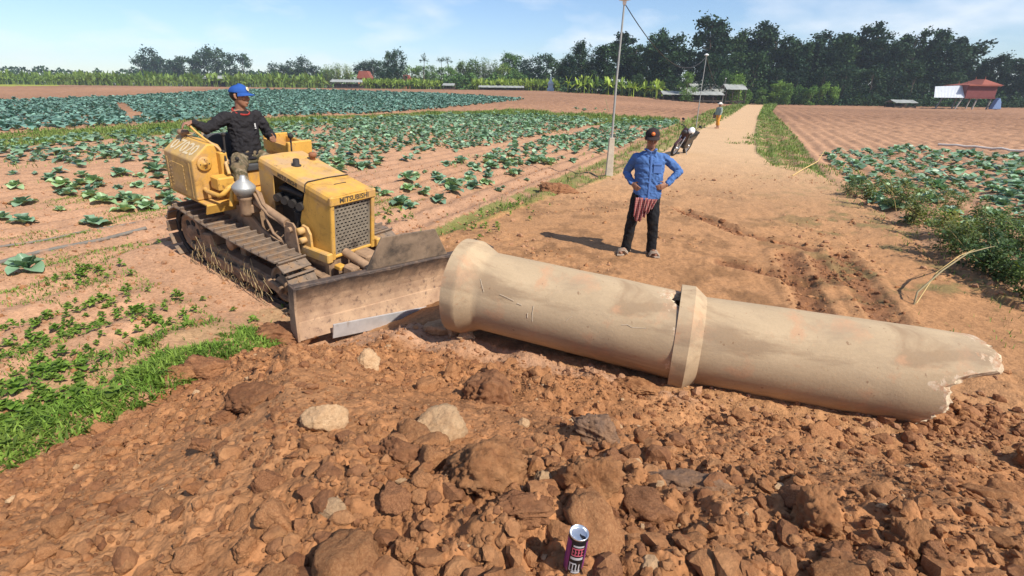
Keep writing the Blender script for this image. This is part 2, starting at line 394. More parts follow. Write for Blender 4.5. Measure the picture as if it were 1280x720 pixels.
# blade: dusty tan face, dark rust and scraped paint along the top and the ends
m_blade, t_, b_, _ = nt('blade_steel'); co_ = ocoord(t_)
base_ = mixc(t_, ramp(t_, noise(t_, 5, 6, 0.7, co_), [(0.38, 0.0), (0.62, 1.0)]), (0.30, 0.185, 0.115), (0.44, 0.285, 0.175))
sx_ = nd(t_, 'ShaderNodeSeparateXYZ'); t_.links.new(co_, sx_.inputs[0])
mm_ = nd(t_, 'ShaderNodeMath', operation='MULTIPLY_ADD'); t_.links.new(noise(t_, 11, 7, 0.75, co_, 0.5), mm_.inputs[0]); mm_.inputs[1].default_value = 0.42; t_.links.new(sx_.outputs[2], mm_.inputs[2])
base_ = mixc(t_, ramp(t_, mm_.outputs[0], [(0.53, 0.0), (0.76, 1.0)]), base_, (0.06, 0.042, 0.034))
n_ = noise(t_, 16, 7, 0.75, co_)
base_ = mixc(t_, ramp(t_, n_, [(0.55, 0.0), (0.66, 0.8)]), base_, (0.10, 0.06, 0.045))
t_.links.new(base_, b_.inputs['Base Color']); b_.inputs['Roughness'].default_value = 0.75; bump(t_, b_, n_, 0.3, 0.006)

dz = empty('bulldozer', (0, 0, 0)); dz.matrix_world = DOZ_M
tag(dz, 'dusty yellow crawler bulldozer with an angled blade pushing against the concrete pipe', 'bulldozer')
# ---------------- running gear
XR, XF, YO, SW, TT = -1.237, 1.159, 0.813, 0.336, 0.633
def track_path(n):
    rs, ri = 0.285, 0.255; cs = Vector((XR+rs+0.03, TT/2+0.02)); ci = Vector((XF-ri-0.03, TT/2-0.025)); P = []
    def arc(c, r, a0, a1, k): return [(c.x+r*math.cos(a0+(a1-a0)*i/k), c.y+r*math.sin(a0+(a1-a0)*i/k)) for i in range(k+1)]
    P += arc(ci, ri, R(-95), R(88), 30)
    top0 = P[-1]; top1 = (cs.x, cs.y+rs)
    for i in range(1, 30):
        u = i/30; P.append((top0[0]*(1-u)+top1[0]*u, top0[1]*(1-u)+top1[1]*u-0.035*math.sin(math.pi*u)))
    P += arc(cs, rs, R(90), R(262), 30)
    b0 = P[-1]; b1 = P[0]
    for i in range(1, 30):
        u = i/30; P.append((b0[0]*(1-u)+b1[0]*u, min(b0[1]*(1-u)+b1[1]*u, 1) - 0.02*math.sin(math.pi*u)))
    P.append(P[0]); L = [0]
    for a, b in zip(P[:-1], P[1:]): L.append(L[-1]+math.hypot(b[0]-a[0], b[1]-a[1]))
    out = []
    for k in range(n):
        s = L[-1]*k/n; i = max(j for j in range(len(L)) if L[j] <= s+1e-9); i = min(i, len(P)-2)
        u = (s-L[i])/max(L[i+1]-L[i], 1e-9); a, b = P[i], P[i+1]
        out.append((a[0]+(b[0]-a[0])*u, a[1]+(b[1]-a[1])*u, math.atan2(b[1]-a[1], b[0]-a[0])))
    return out, L[-1]
NSH = 38; PATH, PLEN = track_path(NSH); PIT = PLEN/NSH
sh = MB(); sh.box((0, 0, -0.008), (PIT*0.97, SW, 0.018), bevel=0.004); sh.box((PIT*0.36, 0, -0.034), (0.022, SW, 0.045), bevel=0.005); sh.box((-PIT*0.40, 0, -0.02), (0.03, SW*0.98, 0.012), bevel=0.003)
for bx_ in (-0.02, 0.03):
    for by_ in (-0.05, 0.05): sh.lathe([(0.011, -0.016), (0.011, -0.027)], 6, M=Matrix.Translation((bx_, by_, 0)))
shoe_me = sh.mesh('track_shoe'); shoe_me.materials.append(m_iron)
def make_track(sgn):
    yc = sgn*(YO-SW/2)
    ch = MB()
    for k, (x, z, a) in enumerate(PATH):
        for s in (-1, 1):
            ch.box((x, yc+s*0.055, z), (PIT*1.06, 0.028, 0.062), rot=(0, -a, 0), bevel=0.008)
            # offset inward: rails sit inside the loop of shoes
        ch.tube([(x, yc-0.07, z), (x, yc+0.07, z)], 0.016, 8)
    tr = ch.build('track', m_dark, dz)
    for k, (x, z, a) in enumerate(PATH):
        o = bpy.data.objects.new('track_shoe', shoe_me); COL.objects.link(o); o.parent = tr
        # outward normal of the loop: path runs front-bottom -> top -> rear, so outward is to the right of travel
        o.location = (x+math.sin(a)*0.04, yc, z-math.cos(a)*0.04); o.rotation_euler = (0, -a, 0)
    def wheel(nm, c, r, w, holes, teeth):
        b = MB(); Mw = Matrix.Translation((c[0], yc, c[1])) @ Matrix.Rotation(R(90), 4, 'X')
        prof = [(0.05, -w/2-0.02), (0.09, -w/2-0.02), (0.10, -w*0.28), (r*0.80, -w*0.28), (r*0.84, -w/2), (r, -w/2), (r, w/2), (r*0.84, w/2), (r*0.8, w*0.28), (0.10, w*0.28), (0.09, w/2+0.02), (0.05, w/2+0.02)]
        b.lathe(prof, 32, M=Mw)
        if teeth:
            for k in range(teeth):
                a = 2*math.pi*k/teeth; b.box((r+0.012, 0, 0), (0.05, 0.04, w*0.8), bevel=0.01, M=Mw @ Matrix.Rotation(a, 4, 'Z'))
        o = b.build(nm, m_mud, tr)
        if holes:
            h = MB()
            for k in range(holes):
                a = 2*math.pi*k/holes+0.3
                h.lathe([(0.042, -0.006), (0.042, 0.006)], 14, M=Mw @ Matrix.Translation((r*0.55*math.cos(a), r*0.55*math.sin(a), (1 if sgn < 0 else -1)*w*0.28)))
            h.build('wheel_hole', m_rub, tr)
        return o
    wheel('sprocket', (XR+0.285+0.03, TT/2+0.02), 0.235, 0.10, 6, 12)
    wheel('idler', (XF-0.255-0.03, TT/2-0.025), 0.205, 0.11, 5, 0)
    for x in (-0.52, -0.2, 0.12, 0.42):
        b = MB(); b.lathe([(0.03, -0.12), (0.05, -0.12), (0.05, -0.09), (0.10, -0.085), (0.085, -0.04), (0.085, 0.04), (0.10, 0.085), (0.05, 0.09), (0.05, 0.12), (0.03, 0.12)], 20, M=Matrix.Translation((x, yc, 0.155)) @ Matrix.Rotation(R(90), 4, 'X')); b.build('roller', m_mud, tr)
    b = MB(); b.lathe([(0.03, -0.1), (0.075, -0.09), (0.055, -0.03), (0.055, 0.03), (0.075, 0.09), (0.03, 0.1)], 18, M=Matrix.Translation((-0.02, yc, TT-0.15)) @ Matrix.Rotation(R(90), 4, 'X')); b.build('carrier_roller', m_mud, tr)
    b = MB()
    b.box((0.02, yc-sgn*0.01, 0.245), (1.62, 0.15, 0.13), bevel=0.02)                     # roller frame beam
    b.box((0.02, yc+sgn*0.105, 0.18), (1.30, 0.025, 0.12), bevel=0.008)                    # roller guard
    b.box((0.80, yc+sgn*0.11, 0.27), (0.28, 0.05, 0.10), rot=(0, R(6), 0), bevel=0.012)        # idler yoke
    b.box((0.80, yc-sgn*0.10, 0.27), (0.28, 0.05, 0.10), bevel=0.012)
    b.box((-0.02, yc-sgn*0.09, 0.40), (0.10, 0.08, 0.22), bevel=0.01)
    b.box((-0.55, yc-sgn*0.02, 0.36), (0.22, 0.18, 0.16), rot=(0, R(-12), 0), bevel=0.02)
    b.build('roller_frame', m_mud, tr)
    if sgn < 0:                                                                            # straw caught in the running gear
        s = MB(); rr = random.Random(4)
        for k in range(150):
            x = rr.uniform(-0.75, 0.72); z = 0.10+rr.random()**1.5*0.36-0.10*max(0, x-0.3); y = -YO-rr.uniform(-0.09, 0.012)
            L = rr.uniform(0.06, 0.19); a = rr.uniform(-2.6, -0.4)
            s.tube([(x, y, z), (x+L*0.5*math.cos(a), y-0.015*rr.random(), z+L*0.5*math.sin(a)+0.02), (x+L*math.cos(a), y-0.02*rr.random(), max(z+L*math.sin(a), 0.03))], rr.uniform(0.0016, 0.0035), 4)
        s.build('trapped_straw', simple('dry_straw', (0.42, 0.31, 0.16), 0.9, 0, 0.25, 30), tr)
    return tr
make_track(-1); make_track(1)
# ---------------- main frame, engine, hood
b = MB()
b.box((-0.52, 0, 0.60), (1.10, 0.84, 0.52), bevel=0.04); b.box((-0.9, 0, 0.52), (0.5, 0.62, 0.6), bevel=0.05)
b.box((0.55, 0, 0.46), (1.25, 0.60, 0.26), bevel=0.03)
b.lathe([(0.0, -0.5), (0.17, -0.5), (0.20, -0.43), (0.20, 0.43), (0.17, 0.5), (0, 0.5)], 24, M=Matrix.Translation((XR+0.33, 0, TT/2+0.04)) @ Matrix.Rotation(R(90), 4, 'X'))
for s in (-1, 1):
    b.prism([(-0.62, 0.34), (0.62, 0.34), (0.56, 0.60), (0.20, 0.66), (-0.12, 0.83), (-0.62, 0.86)], 0.035, Matrix.Translation((0, s*0.44, 0)), 0.01)
    b.box((0.1, s*0.475, 0.50), (0.75, 0.06, 0.07), rot=(0, R(14), 0), bevel=0.015)
b.build('main_frame', m_mud, dz)
b = MB()
b.box((0.52, 0, 0.92), (0.62, 0.40, 0.50), bevel=0.03); b.box((0.5, 0, 1.20), (0.52, 0.3, 0.14), bevel=0.02)
for i in range(4): b.lathe([(0.045, 0), (0.045, 0.10)], 12, M=Matrix.Translation((0.32+0.13*i, -0.25, 1.06)) @ Matrix.Rotation(R(90), 4, 'X') @ Matrix.Rotation(R(20), 4, 'Y'))
b.lathe([(0.06, -0.1), (0.06, 0.1)], 16, M=Matrix.Translation((0.62, -0.25, 0.86))); b.tube([(0.3, -0.24, 0.98), (0.5, -0.27, 1.0), (0.72, -0.26, 0.92)], 0.022, 8)
b.tube([(0.32, -0.25, 1.15), (0.5, -0.27, 1.18), (0.72, -0.25, 1.16)], 0.03, 8)
b.build('engine', m_dark, dz)
HZ, HZ2, HW, HX = 1.289, 1.452, 0.3085, 1.225
def ztop(x): return HZ2+(HZ-HZ2)*(x-0.0)/HX
def hood_rings(x0, x1, z0f, n=6, lip=0.0):
    rr = []
    for i in range(n+1):
        x = x0+(x1-x0)*i/n; zt = ztop(x); w_ = HW
        rr.append([(x, -w_, z0f(x)), (x, -w_, zt-0.055), (x, -w_+0.012, zt-0.022), (x, -w_+0.04, zt-0.004), (x, 0, zt+0.006), (x, w_-0.04, zt-0.004), (x, w_-0.012, zt-0.022), (x, w_, zt-0.055), (x, w_, z0f(x)), (x, w_-0.012, z0f(x)), (x, w_-0.02, zt-0.06), (x, 0, zt-0.03), (x, -w_+0.02, zt-0.06), (x, -w_+0.012, z0f(x))])
    return rr
b = MB(); b.rings(hood_rings(0.02, 0.805, lambda x: ztop(x)-0.115), smooth=False)
b.tube([(0.812, -HW-0.004, 1.24), (0.812, -HW+0.01, ztop(0.812)-0.015), (0.812, -HW+0.04, ztop(0.812)+0.004), (0.812, 0, ztop(0.812)+0.012), (0.812, HW-0.04, ztop(0.812)+0.004), (0.812, HW, 1.25)], 0.005, 6, mi=1)
hood = b.build('hood', [m_yel2, m_dark], dz)
b = MB(); b.lathe([(0.05, 0), (0.055, 0.004), (0.055, 0.012), (0.036, 0.016), (0.034, 0.075), (0.028, 0.08), (0.026, 0.05)], 18, mi=0, M=Matrix.Translation((0.39, -0.09, 1.395))); b.build('exhaust_stub', m_dark, hood)
b = MB(); b.lathe([(0.03, 0), (0.03, 0.035), (0.045, 0.037), (0.045, 0.07), (0.03, 0.085)], 16, M=Matrix.Translation((0.30, 0.20, 1.41))); b.build('radiator_cap', simple('rusty_cap', (0.24, 0.10, 0.05), 0.8, 0, 0.3, 30), hood)
# radiator shell: side walls, top cap with a forward lip, posts
b = MB()
b.rings(hood_rings(0.82, HX, lambda x: ztop(x)-0.10, 4), smooth=False)
for s in (-1, 1):
    b.prism([(0.80, 0.60), (1.20, 0.585), (1.20, ztop(1.2)-0.05), (0.82, ztop(0.82)-0.05), (0.70, 0.88)][:5], 0.012, Matrix.Translation((0, s*(HW-0.008), 0)), 0.003)
    b.box((1.195, s*(HW-0.028), 0.90), (0.045, 0.05, 0.66), bevel=0.008)
b.box((1.205, 0, 1.235), (0.05, 2*HW+0.01, 0.105), bevel=0.014)
b.box((1.19, 0, 0.60), (0.04, 2*HW-0.1, 0.03), bevel=0.006)
b.box((0.98, 0.02, ztop(0.98)+0.004), (0.012, 0.16, 0.008), rot=(0, R(7.5), R(0)), mi=1)
shell = b.build('radiator_shell', [m_yel, m_dark], dz)
me = text_mesh('MITSUBISHI', 0.080, 0.0008, 0, 0.0018); o = link('lettering', me, m_let, shell); o.matrix_local = Matrix.Translation((1.2315, 0, 1.235)) @ Matrix(((0, 0, 1, 0), (1, 0, 0, 0), (0, 1, 0, 0), (0, 0, 0, 1)))
me = text_mesh('MITSUBISHI', 0.066, 0.0008, 0, 0.0015); o = link('lettering', me, m_let, hood)
sl_ = math.atan2(HZ2-HZ, HX); o.matrix_local = Matrix.Translation((0.52, -HW-0.0012, ztop(0.52)-0.085)) @ Matrix.Rotation(sl_, 4, 'Y') @ Matrix(((1, 0, 0, 0), (0, 0, -1, 0), (0, 1, 0, 0), (0, 0, 0, 1)))
# grille: perforated plate with staggered slots over a dark core
g0, g1, gw = 0.625, 1.17, 0.245
b = MB(); NR = 14
hgt = (g1-g0)/NR
for i in range(NR+1): b.box((1.185, 0, g0+hgt*i), (0.006, 2*gw, hgt*0.56), mi=0)
for i in range(NR):
    off = 0.5*(i % 2)
    for k in range(-1, 11):
        y = -gw+(k+off+0.5)*2*gw/9.5
        if -gw < y < gw: b.box((1.1852, y, g0+hgt*(i+0.5)), (0.005, 2*gw/9.5*0.42, hgt*0.5), mi=0)
b.box((1.188, gw-0.006, (g0+g1)/2), (0.008, 0.022, g1-g0+0.02)); b.box((1.188, -gw+0.006, (g0+g1)/2), (0.008, 0.022, g1-g0+0.02))
b.build('grille', simple('worn_grille_grey', (0.27, 0.225, 0.17), 0.6, 0.3, 0.25, 12, 0, 60, (0.10, 0.08, 0.065), (0.5, 0.66)), dz)
b = MB(); b.box((1.11, 0, 0.9), (0.08, 0.52, 0.58)); b.build('radiator_core', m_rub, dz)
# cowl and dashboard
b = MB(); b.prism([(0.03, 0.86), (0.25, 0.86), (0.27, ztop(0.27)-0.12), (0.02, ztop(0.02)-0.10)], 0.012, Matrix.Translation((0, -HW+0.006, 0)), 0.003); b.prism([(0.03, 0.86), (0.25, 0.86), (0.27, ztop(0.27)-0.12), (0.02, ztop(0.02)-0.10)], 0.012, Matrix.Translation((0, HW-0.006, 0)), 0.003)
b.box((0.02, 0, 1.12), (0.03, 2*HW, 0.56), bevel=0.008); b.build('cowl', m_yel2, dz)
# ---------------- operator's station
b = MB(); b.box((-0.42, 0, 0.885), (0.86, 0.84, 0.02), bevel=0.004)
for s in (-1, 1): b.box((-0.66, s*0.60, 0.872), (0.74, 0.36, 0.02), bevel=0.004); b.box((-0.28, s*0.60, 0.83), (0.02, 0.40, 0.12), rot=(0, R(20), 0), bevel=0.004)
b.build('deck', m_yel, dz)
b = MB(); b.box((-0.78, 0, 1.01), (0.46, 0.56, 0.22), bevel=0.02); b.build('seat_box', m_yel, dz)
b = MB(); b.box((-0.76, 0, 1.155), (0.48, 0.54, 0.09), bevel=0.03, seg=3); b.build('seat', m_vinyl, dz)
b = MB(); b.box((-1.02, -0.02, 1.31), (0.09, 0.58, 0.34), rot=(0, R(-10), 0), bevel=0.035, seg=3); b.build('backrest', m_vinyl, dz)
# fuel tank with chamfered outer top
prof = [(-0.79, 0.885), (-0.44, 0.885), (-0.44, 1.44), (-0.47, 1.495), (-0.60, 1.505), (-0.79, 1.34)]
b = MB(); bmx = bmesh.new(); f_ = bmx.faces.new([bmx.verts.new((-1.06, y, z)) for y, z in prof]); r_ = bmesh.ops.extrude_face_region(bmx, geom=[f_]); bmesh.ops.translate(bmx, vec=(0.60, 0, 0), verts=[e for e in r_['geom'] if isinstance(e, bmesh.types.BMVert)])
bmesh.ops.recalc_face_normals(bmx, faces=bmx.faces); bmesh.ops.bevel(bmx, geom=list(bmx.edges), offset=0.018, segments=3, affect='EDGES', profile=0.5)
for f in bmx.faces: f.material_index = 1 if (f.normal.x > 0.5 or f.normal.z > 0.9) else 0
mi_ = [f.material_index for f in bmx.faces]; bmx.verts.index_update()
b.add([tuple(v.co) for v in bmx.verts], [[v.index for v in f.verts] for f in bmx.faces], 0, None, False); b.m = mi_; bmx.free()
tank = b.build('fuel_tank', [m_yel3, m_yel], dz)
b = MB(); b.box((-0.79, -0.793, 1.10), (0.26, 0.008, 0.30), bevel=0.003); b.box((-1.0, -0.792, 1.10), (0.02, 0.008, 0.36), bevel=0.003); b.box((-0.53, -0.792, 1.10), (0.014, 0.006, 0.40), bevel=0.002)
for i in range(7): b.ball((-0.655, -0.797, 0.97+0.044*i), 0.006, 8, 4); b.ball((-0.925, -0.797, 0.97+0.044*i), 0.006, 8, 4)
b.build('access_panel', m_yel3, tank)
b = MB(); b.lathe([(0.0, -0.005), (0.078, -0.005), (0.080, 0.0), (0.080, 0.018), (0.070, 0.024), (0.02, 0.024), (0.018, 0.034), (0, 0.034)], 28, M=Matrix.Translation((-0.455, -0.665, 1.30)) @ Matrix.Rotation(R(90), 4, 'Y'))
for k in range(4): b.ball((-0.430, -0.665+0.05*math.cos(k*math.pi/2), 1.30+0.05*math.sin(k*math.pi/2)), 0.007, 8, 4, 1)
b.build('filler_disc', [m_yel, m_dark], tank)
b = MB(); b.lathe([(0.03, 0), (0.03, 0.03), (0.06, 0.03), (0.062, 0.06), (0.05, 0.072), (0, 0.075)], 20, M=Matrix.Translation((-0.93, -0.60, 1.50))); b.build('tank_cap', m_hose, tank)
me = text_mesh('07020', 0.19, 0.0008, 0.1, 0.003); o = link('painted_number', me, m_num, tank)
e1 = Vector((1, 0, 0)); nrm = Vector((0, -0.165, 0.19)).normalized(); nrm = Vector((0, -math.sin(math.atan2(0.165, 0.19)), math.cos(math.atan2(0.165, 0.19)))); e2 = nrm.cross(e1)
Mn = Matrix((( e1.x, e2.x, nrm.x, -0.765), (e1.y, e2.y, nrm.y, -0.697), (e1.z, e2.z, nrm.z, 1.4225), (0, 0, 0, 1))); o.matrix_local = Mn @ Matrix.Translation((0, 0, 0.0015)) @ Matrix.Diagonal((1.0, 1.18, 1, 1))
# left-hand box
b = MB(); b.box((-0.78, 0.64, 1.06), (0.56, 0.32, 0.34), bevel=0.02); b.box((-0.55, 0.64, 1.32), (0.06, 0.36, 0.18), bevel=0.01); b.box((-0.80, 0.80, 1.30), (0.5, 0.03, 0.14), bevel=0.008); b.box((-1.05, 0.64, 1.32), (0.03, 0.36, 0.18), bevel=0.01); b.box((-0.8, 0.47, 1.29), (0.5, 0.02, 0.14), bevel=0.006)
b.box((-0.3, 0.6, 1.0), (0.2, 0.24, 0.22), bevel=0.015); b.build('battery_box', m_yel, dz)
b = MB(); b.ball((-0.52, 0.5, 1.49), 0.035, 12, 8); b.tube([(-0.52, 0.5, 1.3), (-0.52, 0.5, 1.47)], 0.012, 8); b.build('control_lever', m_dark, dz)
# control console next to the seat, levers, guard pipe
b = MB(); b.box((-0.33, -0.55, 1.10), (0.17, 0.19, 0.15), bevel=0.015); b.box((-0.42, -0.47, 1.24), (0.09, 0.08, 0.36), bevel=0.012); b.box((-0.35, -0.45, 0.99), (0.28, 0.06, 0.22), bevel=0.01); con = b.build('control_console', m_yel, dz)
b = MB(); b.tube([(-0.44, -0.70, 1.02), (-0.38, -0.70, 1.00), (-0.18, -0.68, 1.0), (-0.13, -0.66, 1.04), (-0.12, -0.6, 1.10), (-0.14, -0.50, 1.12)], 0.027, 10); b.tube([(-0.09, -0.62, 0.9), (-0.08, -0.6, 1.05), (-0.14, -0.52, 1.14)], 0.022, 10); b.build('guard_pipe', m_yel, dz)
for pts, r in (([(-0.42, -0.40, 1.15), (-0.45, -0.41, 1.4), (-0.46, -0.40, 1.60)], 0.012), ([(-0.32, -0.45, 1.12), (-0.36, -0.46, 1.3), (-0.40, -0.46, 1.42)], 0.014), ([(-0.30, -0.38, 1.1), (-0.31, -0.36, 1.35)], 0.012)):
    b = MB(); b.tube(pts, r, 8); b.ball(pts[-1], 0.024, 10, 7); b.build('control_lever', m_dark, dz)
b = MB(); b.tube([(-0.40, -0.42, 1.28), (-0.40, -0.44, 1.38), (-0.44, -0.50, 1.47), (-0.58, -0.56, 1.545), (-0.70, -0.58, 1.60), (-0.80, -0.585, 1.645)], 0.013, 8); b.tube([(-0.26, -0.5, 1.2), (-0.36, -0.47, 1.3), (-0.38, -0.44, 1.33)], 0.02, 8); b.build('steering_lever', m_yel2, dz)
# air cleaner with a bright bowl-shaped cap
ax_, ay_ = 0.03, -0.52
b = MB(); b.lathe([(0, 0.80), (0.06, 0.80), (0.065, 0.84), (0.065, 0.98), (0.08, 1.0), (0.08, 1.03), (0.06, 1.05), (0.0, 1.05)], 22, M=Matrix.Translation((ax_, ay_, 0))); b.box((ax_+0.02, ay_+0.08, 0.88), (0.1, 0.12, 0.1), bevel=0.01); ac = b.build('air_cleaner', m_mud, dz)
b = MB(); b.lathe([(0.0, 1.035), (0.055, 1.035), (0.095, 1.05), (0.120, 1.11), (0.126, 1.135), (0.118, 1.148), (0.09, 1.178), (0.06, 1.205), (0.036, 1.222), (0.026, 1.262), (0.0, 1.266)], 30, M=Matrix.Translation((ax_, ay_, 0))); b.build('cap', simple('dull_galvanised_cap', (0.36, 0.36, 0.35), 0.5, 0.4, 0.15, 9, 0.1, 50, (0.28, 0.22, 0.16), (0.55, 0.7)), ac)
# hoses down to the lift rams
b = MB()
for dy, dz_, in ((0.0, 0.0), (0.035, 0.03), (0.07, 0.0)):
    b.tube([(-0.02+dy, -0.44+dy, 1.05+dz_), (0.13, -0.46+dy, 1.06+dz_), (0.25, -0.47+dy*0.6, 0.95+dz_), (0.36, -0.46+dy*0.6, 0.88+dz_), (0.50, -0.45+dy*0.5, 0.86+dz_), (0.62, -0.44+dy*0.5, 0.82)], 0.017, 8)
b.tube([(0.2, -0.42, 0.98), (0.35, -0.47, 0.80), (0.45, -0.48, 0.70), (0.58, -0.46, 0.64), (0.62, -0.44, 0.55)], 0.016, 8)
b.build('hydraulic_hoses', m_hose, dz)
b = MB(); b.tube([(-0.05, -0.42, 0.98), (0.62, -0.42, 0.86)], 0.045, 12); b.tube([(0.62, -0.42, 0.86), (0.74, -0.42, 0.83)], 0.02, 10); b.build('tilt_ram', m_mud, dz)
# lift brackets and push frame
for s in (-1, 1):
    b = MB(); b.prism([(0.57, 0.40), (0.86, 0.40), (0.84, 0.56), (0.79, 0.86), (0.75, 0.90), (0.64, 0.89), (0.60, 0.80)], 0.022, Matrix.Translation((0, s*0.435, 0)), 0.006); b.lathe([(0.02, -0.03), (0.03, -0.03), (0.03, 0.03)], 12, M=Matrix.Translation((0.72, s*0.45, 0.82)) @ Matrix.Rotation(R(90), 4, 'X')); b.build('lift_bracket', m_mud, dz)
    b = MB(); b.prism([(0.80, 0.62), (0.95, 0.62), (0.93, 0.80), (0.88, 0.87), (0.80, 0.88), (0.75, 0.82)], 0.03, Matrix.Translation((0, s*0.35, 0)), 0.008); b.lathe([(0.0, -0.05), (0.04, -0.05), (0.04, 0.05), (0, 0.05)], 14, M=Matrix.Translation((0.82, s*0.385, 0.82)) @ Matrix.Rotation(R(90), 4, 'X')); b.lathe([(0.0, -0.045), (0.035, -0.045), (0.035, 0.045), (0, 0.045)], 14, M=Matrix.Translation((0.85, s*0.385, 0.72)) @ Matrix.Rotation(R(90), 4, 'X')); b.build('lift_arm', m_yel2, dz)
    b = MB(); b.box((0.97, s*0.355, 0.60), (0.56, 0.075, 0.11), rot=(0, R(-4), 0), bevel=0.012); b.build('side_beam', m_yel2, dz)
    b = MB(); b.box((1.08, s*0.40, 0.36), (1.35, 0.10, 0.13), rot=(0, R(3), 0), bevel=0.015); b.build('push_arm', m_mud, dz)
b = MB(); b.box((1.66, 0, 0.38), (0.22, 0.95, 0.16), bevel=0.02); b.box((1.36, 0.05, 0.55), (0.22, 0.2, 0.16), bevel=0.02); b.box((1.42, -0.22, 0.50), (0.16, 0.12, 0.12), bevel=0.02); b.lathe([(0, 0.3), (0.16, 0.3), (0.16, 0.52), (0, 0.52)], 20, M=Matrix.Translation((1.78, 0, 0))); b.tube([(1.2, -0.12, 0.62), (1.75, -0.1, 0.52)], 0.05, 12); b.box((1.27, -0.25, 0.50), (0.10, 0.09, 0.05), bevel=0.008, mi=1); b.build('blade_frame', [m_mud, m_yel], dz)
# ---------------- blade (its own rotated frame)
BL = 1.165; BB, BH = 0.16, 0.54
Mb = Matrix.Translation((1.988, 0, BB)) @ Matrix.Rotation(R(-15.475), 4, 'Z')
def bprof(z):       # front face offset for height z
    u = z/BH; return 0.055*(1-u)**1.6 + 0.03*u**2.2 - 0.055*math.sin(math.pi*min(max(u, 0), 1))
b = MB(); zz_ = [0, 0.05, 0.10, 0.155, 0.16, 0.22, 0.30, 0.38, 0.46, 0.51, 0.54]; rr_ = []
NB = 28
for i in range(NB+1):
    y = -BL+2*BL*i/NB; wob = 0.006*math.sin(y*7)+0.004*math.sin(y*19+1)
    fr = [(bprof(z)+(0.012 if z <= 0.155 else 0), y, z+(wob if z > 0.5 else 0)) for z in zz_]; bk = [(bprof(z)-0.028, y, z+(wob if z > 0.5 else 0)) for z in zz_[::-1]]
    rr_.append(fr+bk)
b.rings(rr_, True, True, smooth=False)
b.box((-0.03, 0, BH-0.005), (0.075, 2*BL, 0.035), bevel=0.008)
for s in (-1, 1): b.prism([(0.08, -0.005), (0.07, 0.1), (0.045, 0.30), (0.05, BH+0.015), (-0.09, BH+0.01), (-0.10, 0.05)], 0.025, Matrix.Translation((0, s*(BL+0.008), 0)), 0.004)
for y in (-0.8, -0.35, 0.35, 0.8): b.box((-0.09, y, 0.26), (0.08, 0.03, 0.44), bevel=0.006)
b.box((-0.08, 0, 0.10), (0.1, 2*BL-0.05, 0.10), bevel=0.01)
blade = b.build('blade', m_blade, dz); blade.matrix_local = Mb
b = MB(); b.prism([(0.085, -0.085), (0.105, -0.075), (0.10, 0.075), (0.080, 0.075)], 1.62, Matrix.Translation((0.02, -0.05, -0.03)) @ Matrix.Rotation(R(-5), 4, 'X'), 0.003)
ce = b.build('cutting_edge', m_steel, blade)
b = MB(); b.prism([(-0.43, 0), (0.56, 0), (0.38, 0.325), (-0.26, 0.335)][:], 0.022, Matrix.Translation((-0.03, 0, BH+0.012)) @ Matrix.Rotation(R(90), 4, 'Z') @ Matrix.Rotation(R(0), 4, 'X'), 0.006); sp_ = b.build('spill_guard', simple('rusty_guard_plate', (0.24, 0.17, 0.115), 0.8, 0.2, 0.3, 7, 0.3, 60, (0.075, 0.058, 0.046), (0.45, 0.62)), blade)
# ================================================================== concrete pipes
m_conc, t_, b_, _ = nt('dusty_concrete'); co_ = ocoord(t_)
sc_ = nd(t_, 'ShaderNodeMapping'); sc_.inputs['Scale'].default_value = (0.35, 1, 1); t_.links.new(co_, sc_.inputs[0])
c_ = mixc(t_, ramp(t_, noise(t_, 2.6, 6, 0.62, sc_.outputs[0], 0.6), [(0.36, 0.0), (0.66, 1.0)]), (0.40, 0.292, 0.182), (0.50, 0.372, 0.235))
c_ = mixc(t_, ramp(t_, noise(t_, 3.1, 5, 0.6, sc_.outputs[0], 1.0), [(0.50, 0.0), (0.62, 0.7)]), c_, (0.28, 0.185, 0.11))
c_ = mixc(t_, ramp(t_, noise(t_, 4.3, 6, 0.65, co_, 0.3), [(0.54, 0.0), (0.66, 0.7)]), c_, (0.50, 0.285, 0.165))
c_ = mixc(t_, 1.0, c_, ramp(t_, noise(t_, 60, 5, 0.7, co_), [(0.25, 0.93), (0.7, 1.05)]), 'MULTIPLY')
st_m = nd(t_, 'ShaderNodeMapping'); st_m.inputs['Scale'].default_value = (0.9, 1.8, 1.8); t_.links.new(co_, st_m.inputs[0])
c_ = mixc(t_, ramp(t_, noise(t_, 2.0, 7, 0.7, st_m.outputs[0], 0.4), [(0.46, 0.0), (0.68, 0.55)]), c_, (0.29, 0.215, 0.145))
c_ = mixc(t_, ramp(t_, noise(t_, 7.5, 8, 0.75, co_, 0.8), [(0.62, 0.0), (0.67, 0.75)]), c_, (0.36, 0.20, 0.11))
c_ = mixc(t_, ramp(t_, noise(t_, 24, 3, 0.5, co_), [(0.70, 0.0), (0.74, 0.7)]), c_, (0.22, 0.13, 0.075))
ea_ = nd(t_, 'ShaderNodeAttribute', attribute_name='edge').outputs['Fac']
e1_ = nd(t_, 'ShaderNodeMath', operation='MULTIPLY_ADD'); t_.links.new(noise(t_, 13, 6, 0.7, co_, 0.4), e1_.inputs[0]); e1_.inputs[1].default_value = 0.62; e1_.inputs[2].default_value = -0.27
e2_ = nd(t_, 'ShaderNodeMath', operation='SUBTRACT'); t_.links.new(e1_.outputs[0], e2_.inputs[0]); t_.links.new(ea_, e2_.inputs[1])
c_ = mixc(t_, ramp(t_, e2_.outputs[0], [(0.0, 0.0), (0.012, 1.0)]), c_, mixc(t_, ramp(t_, noise(t_, 20, 5, 0.7, co_), [(0.4, 0.0), (0.6, 1.0)]), (0.56, 0.44, 0.31), (0.42, 0.24, 0.14)))
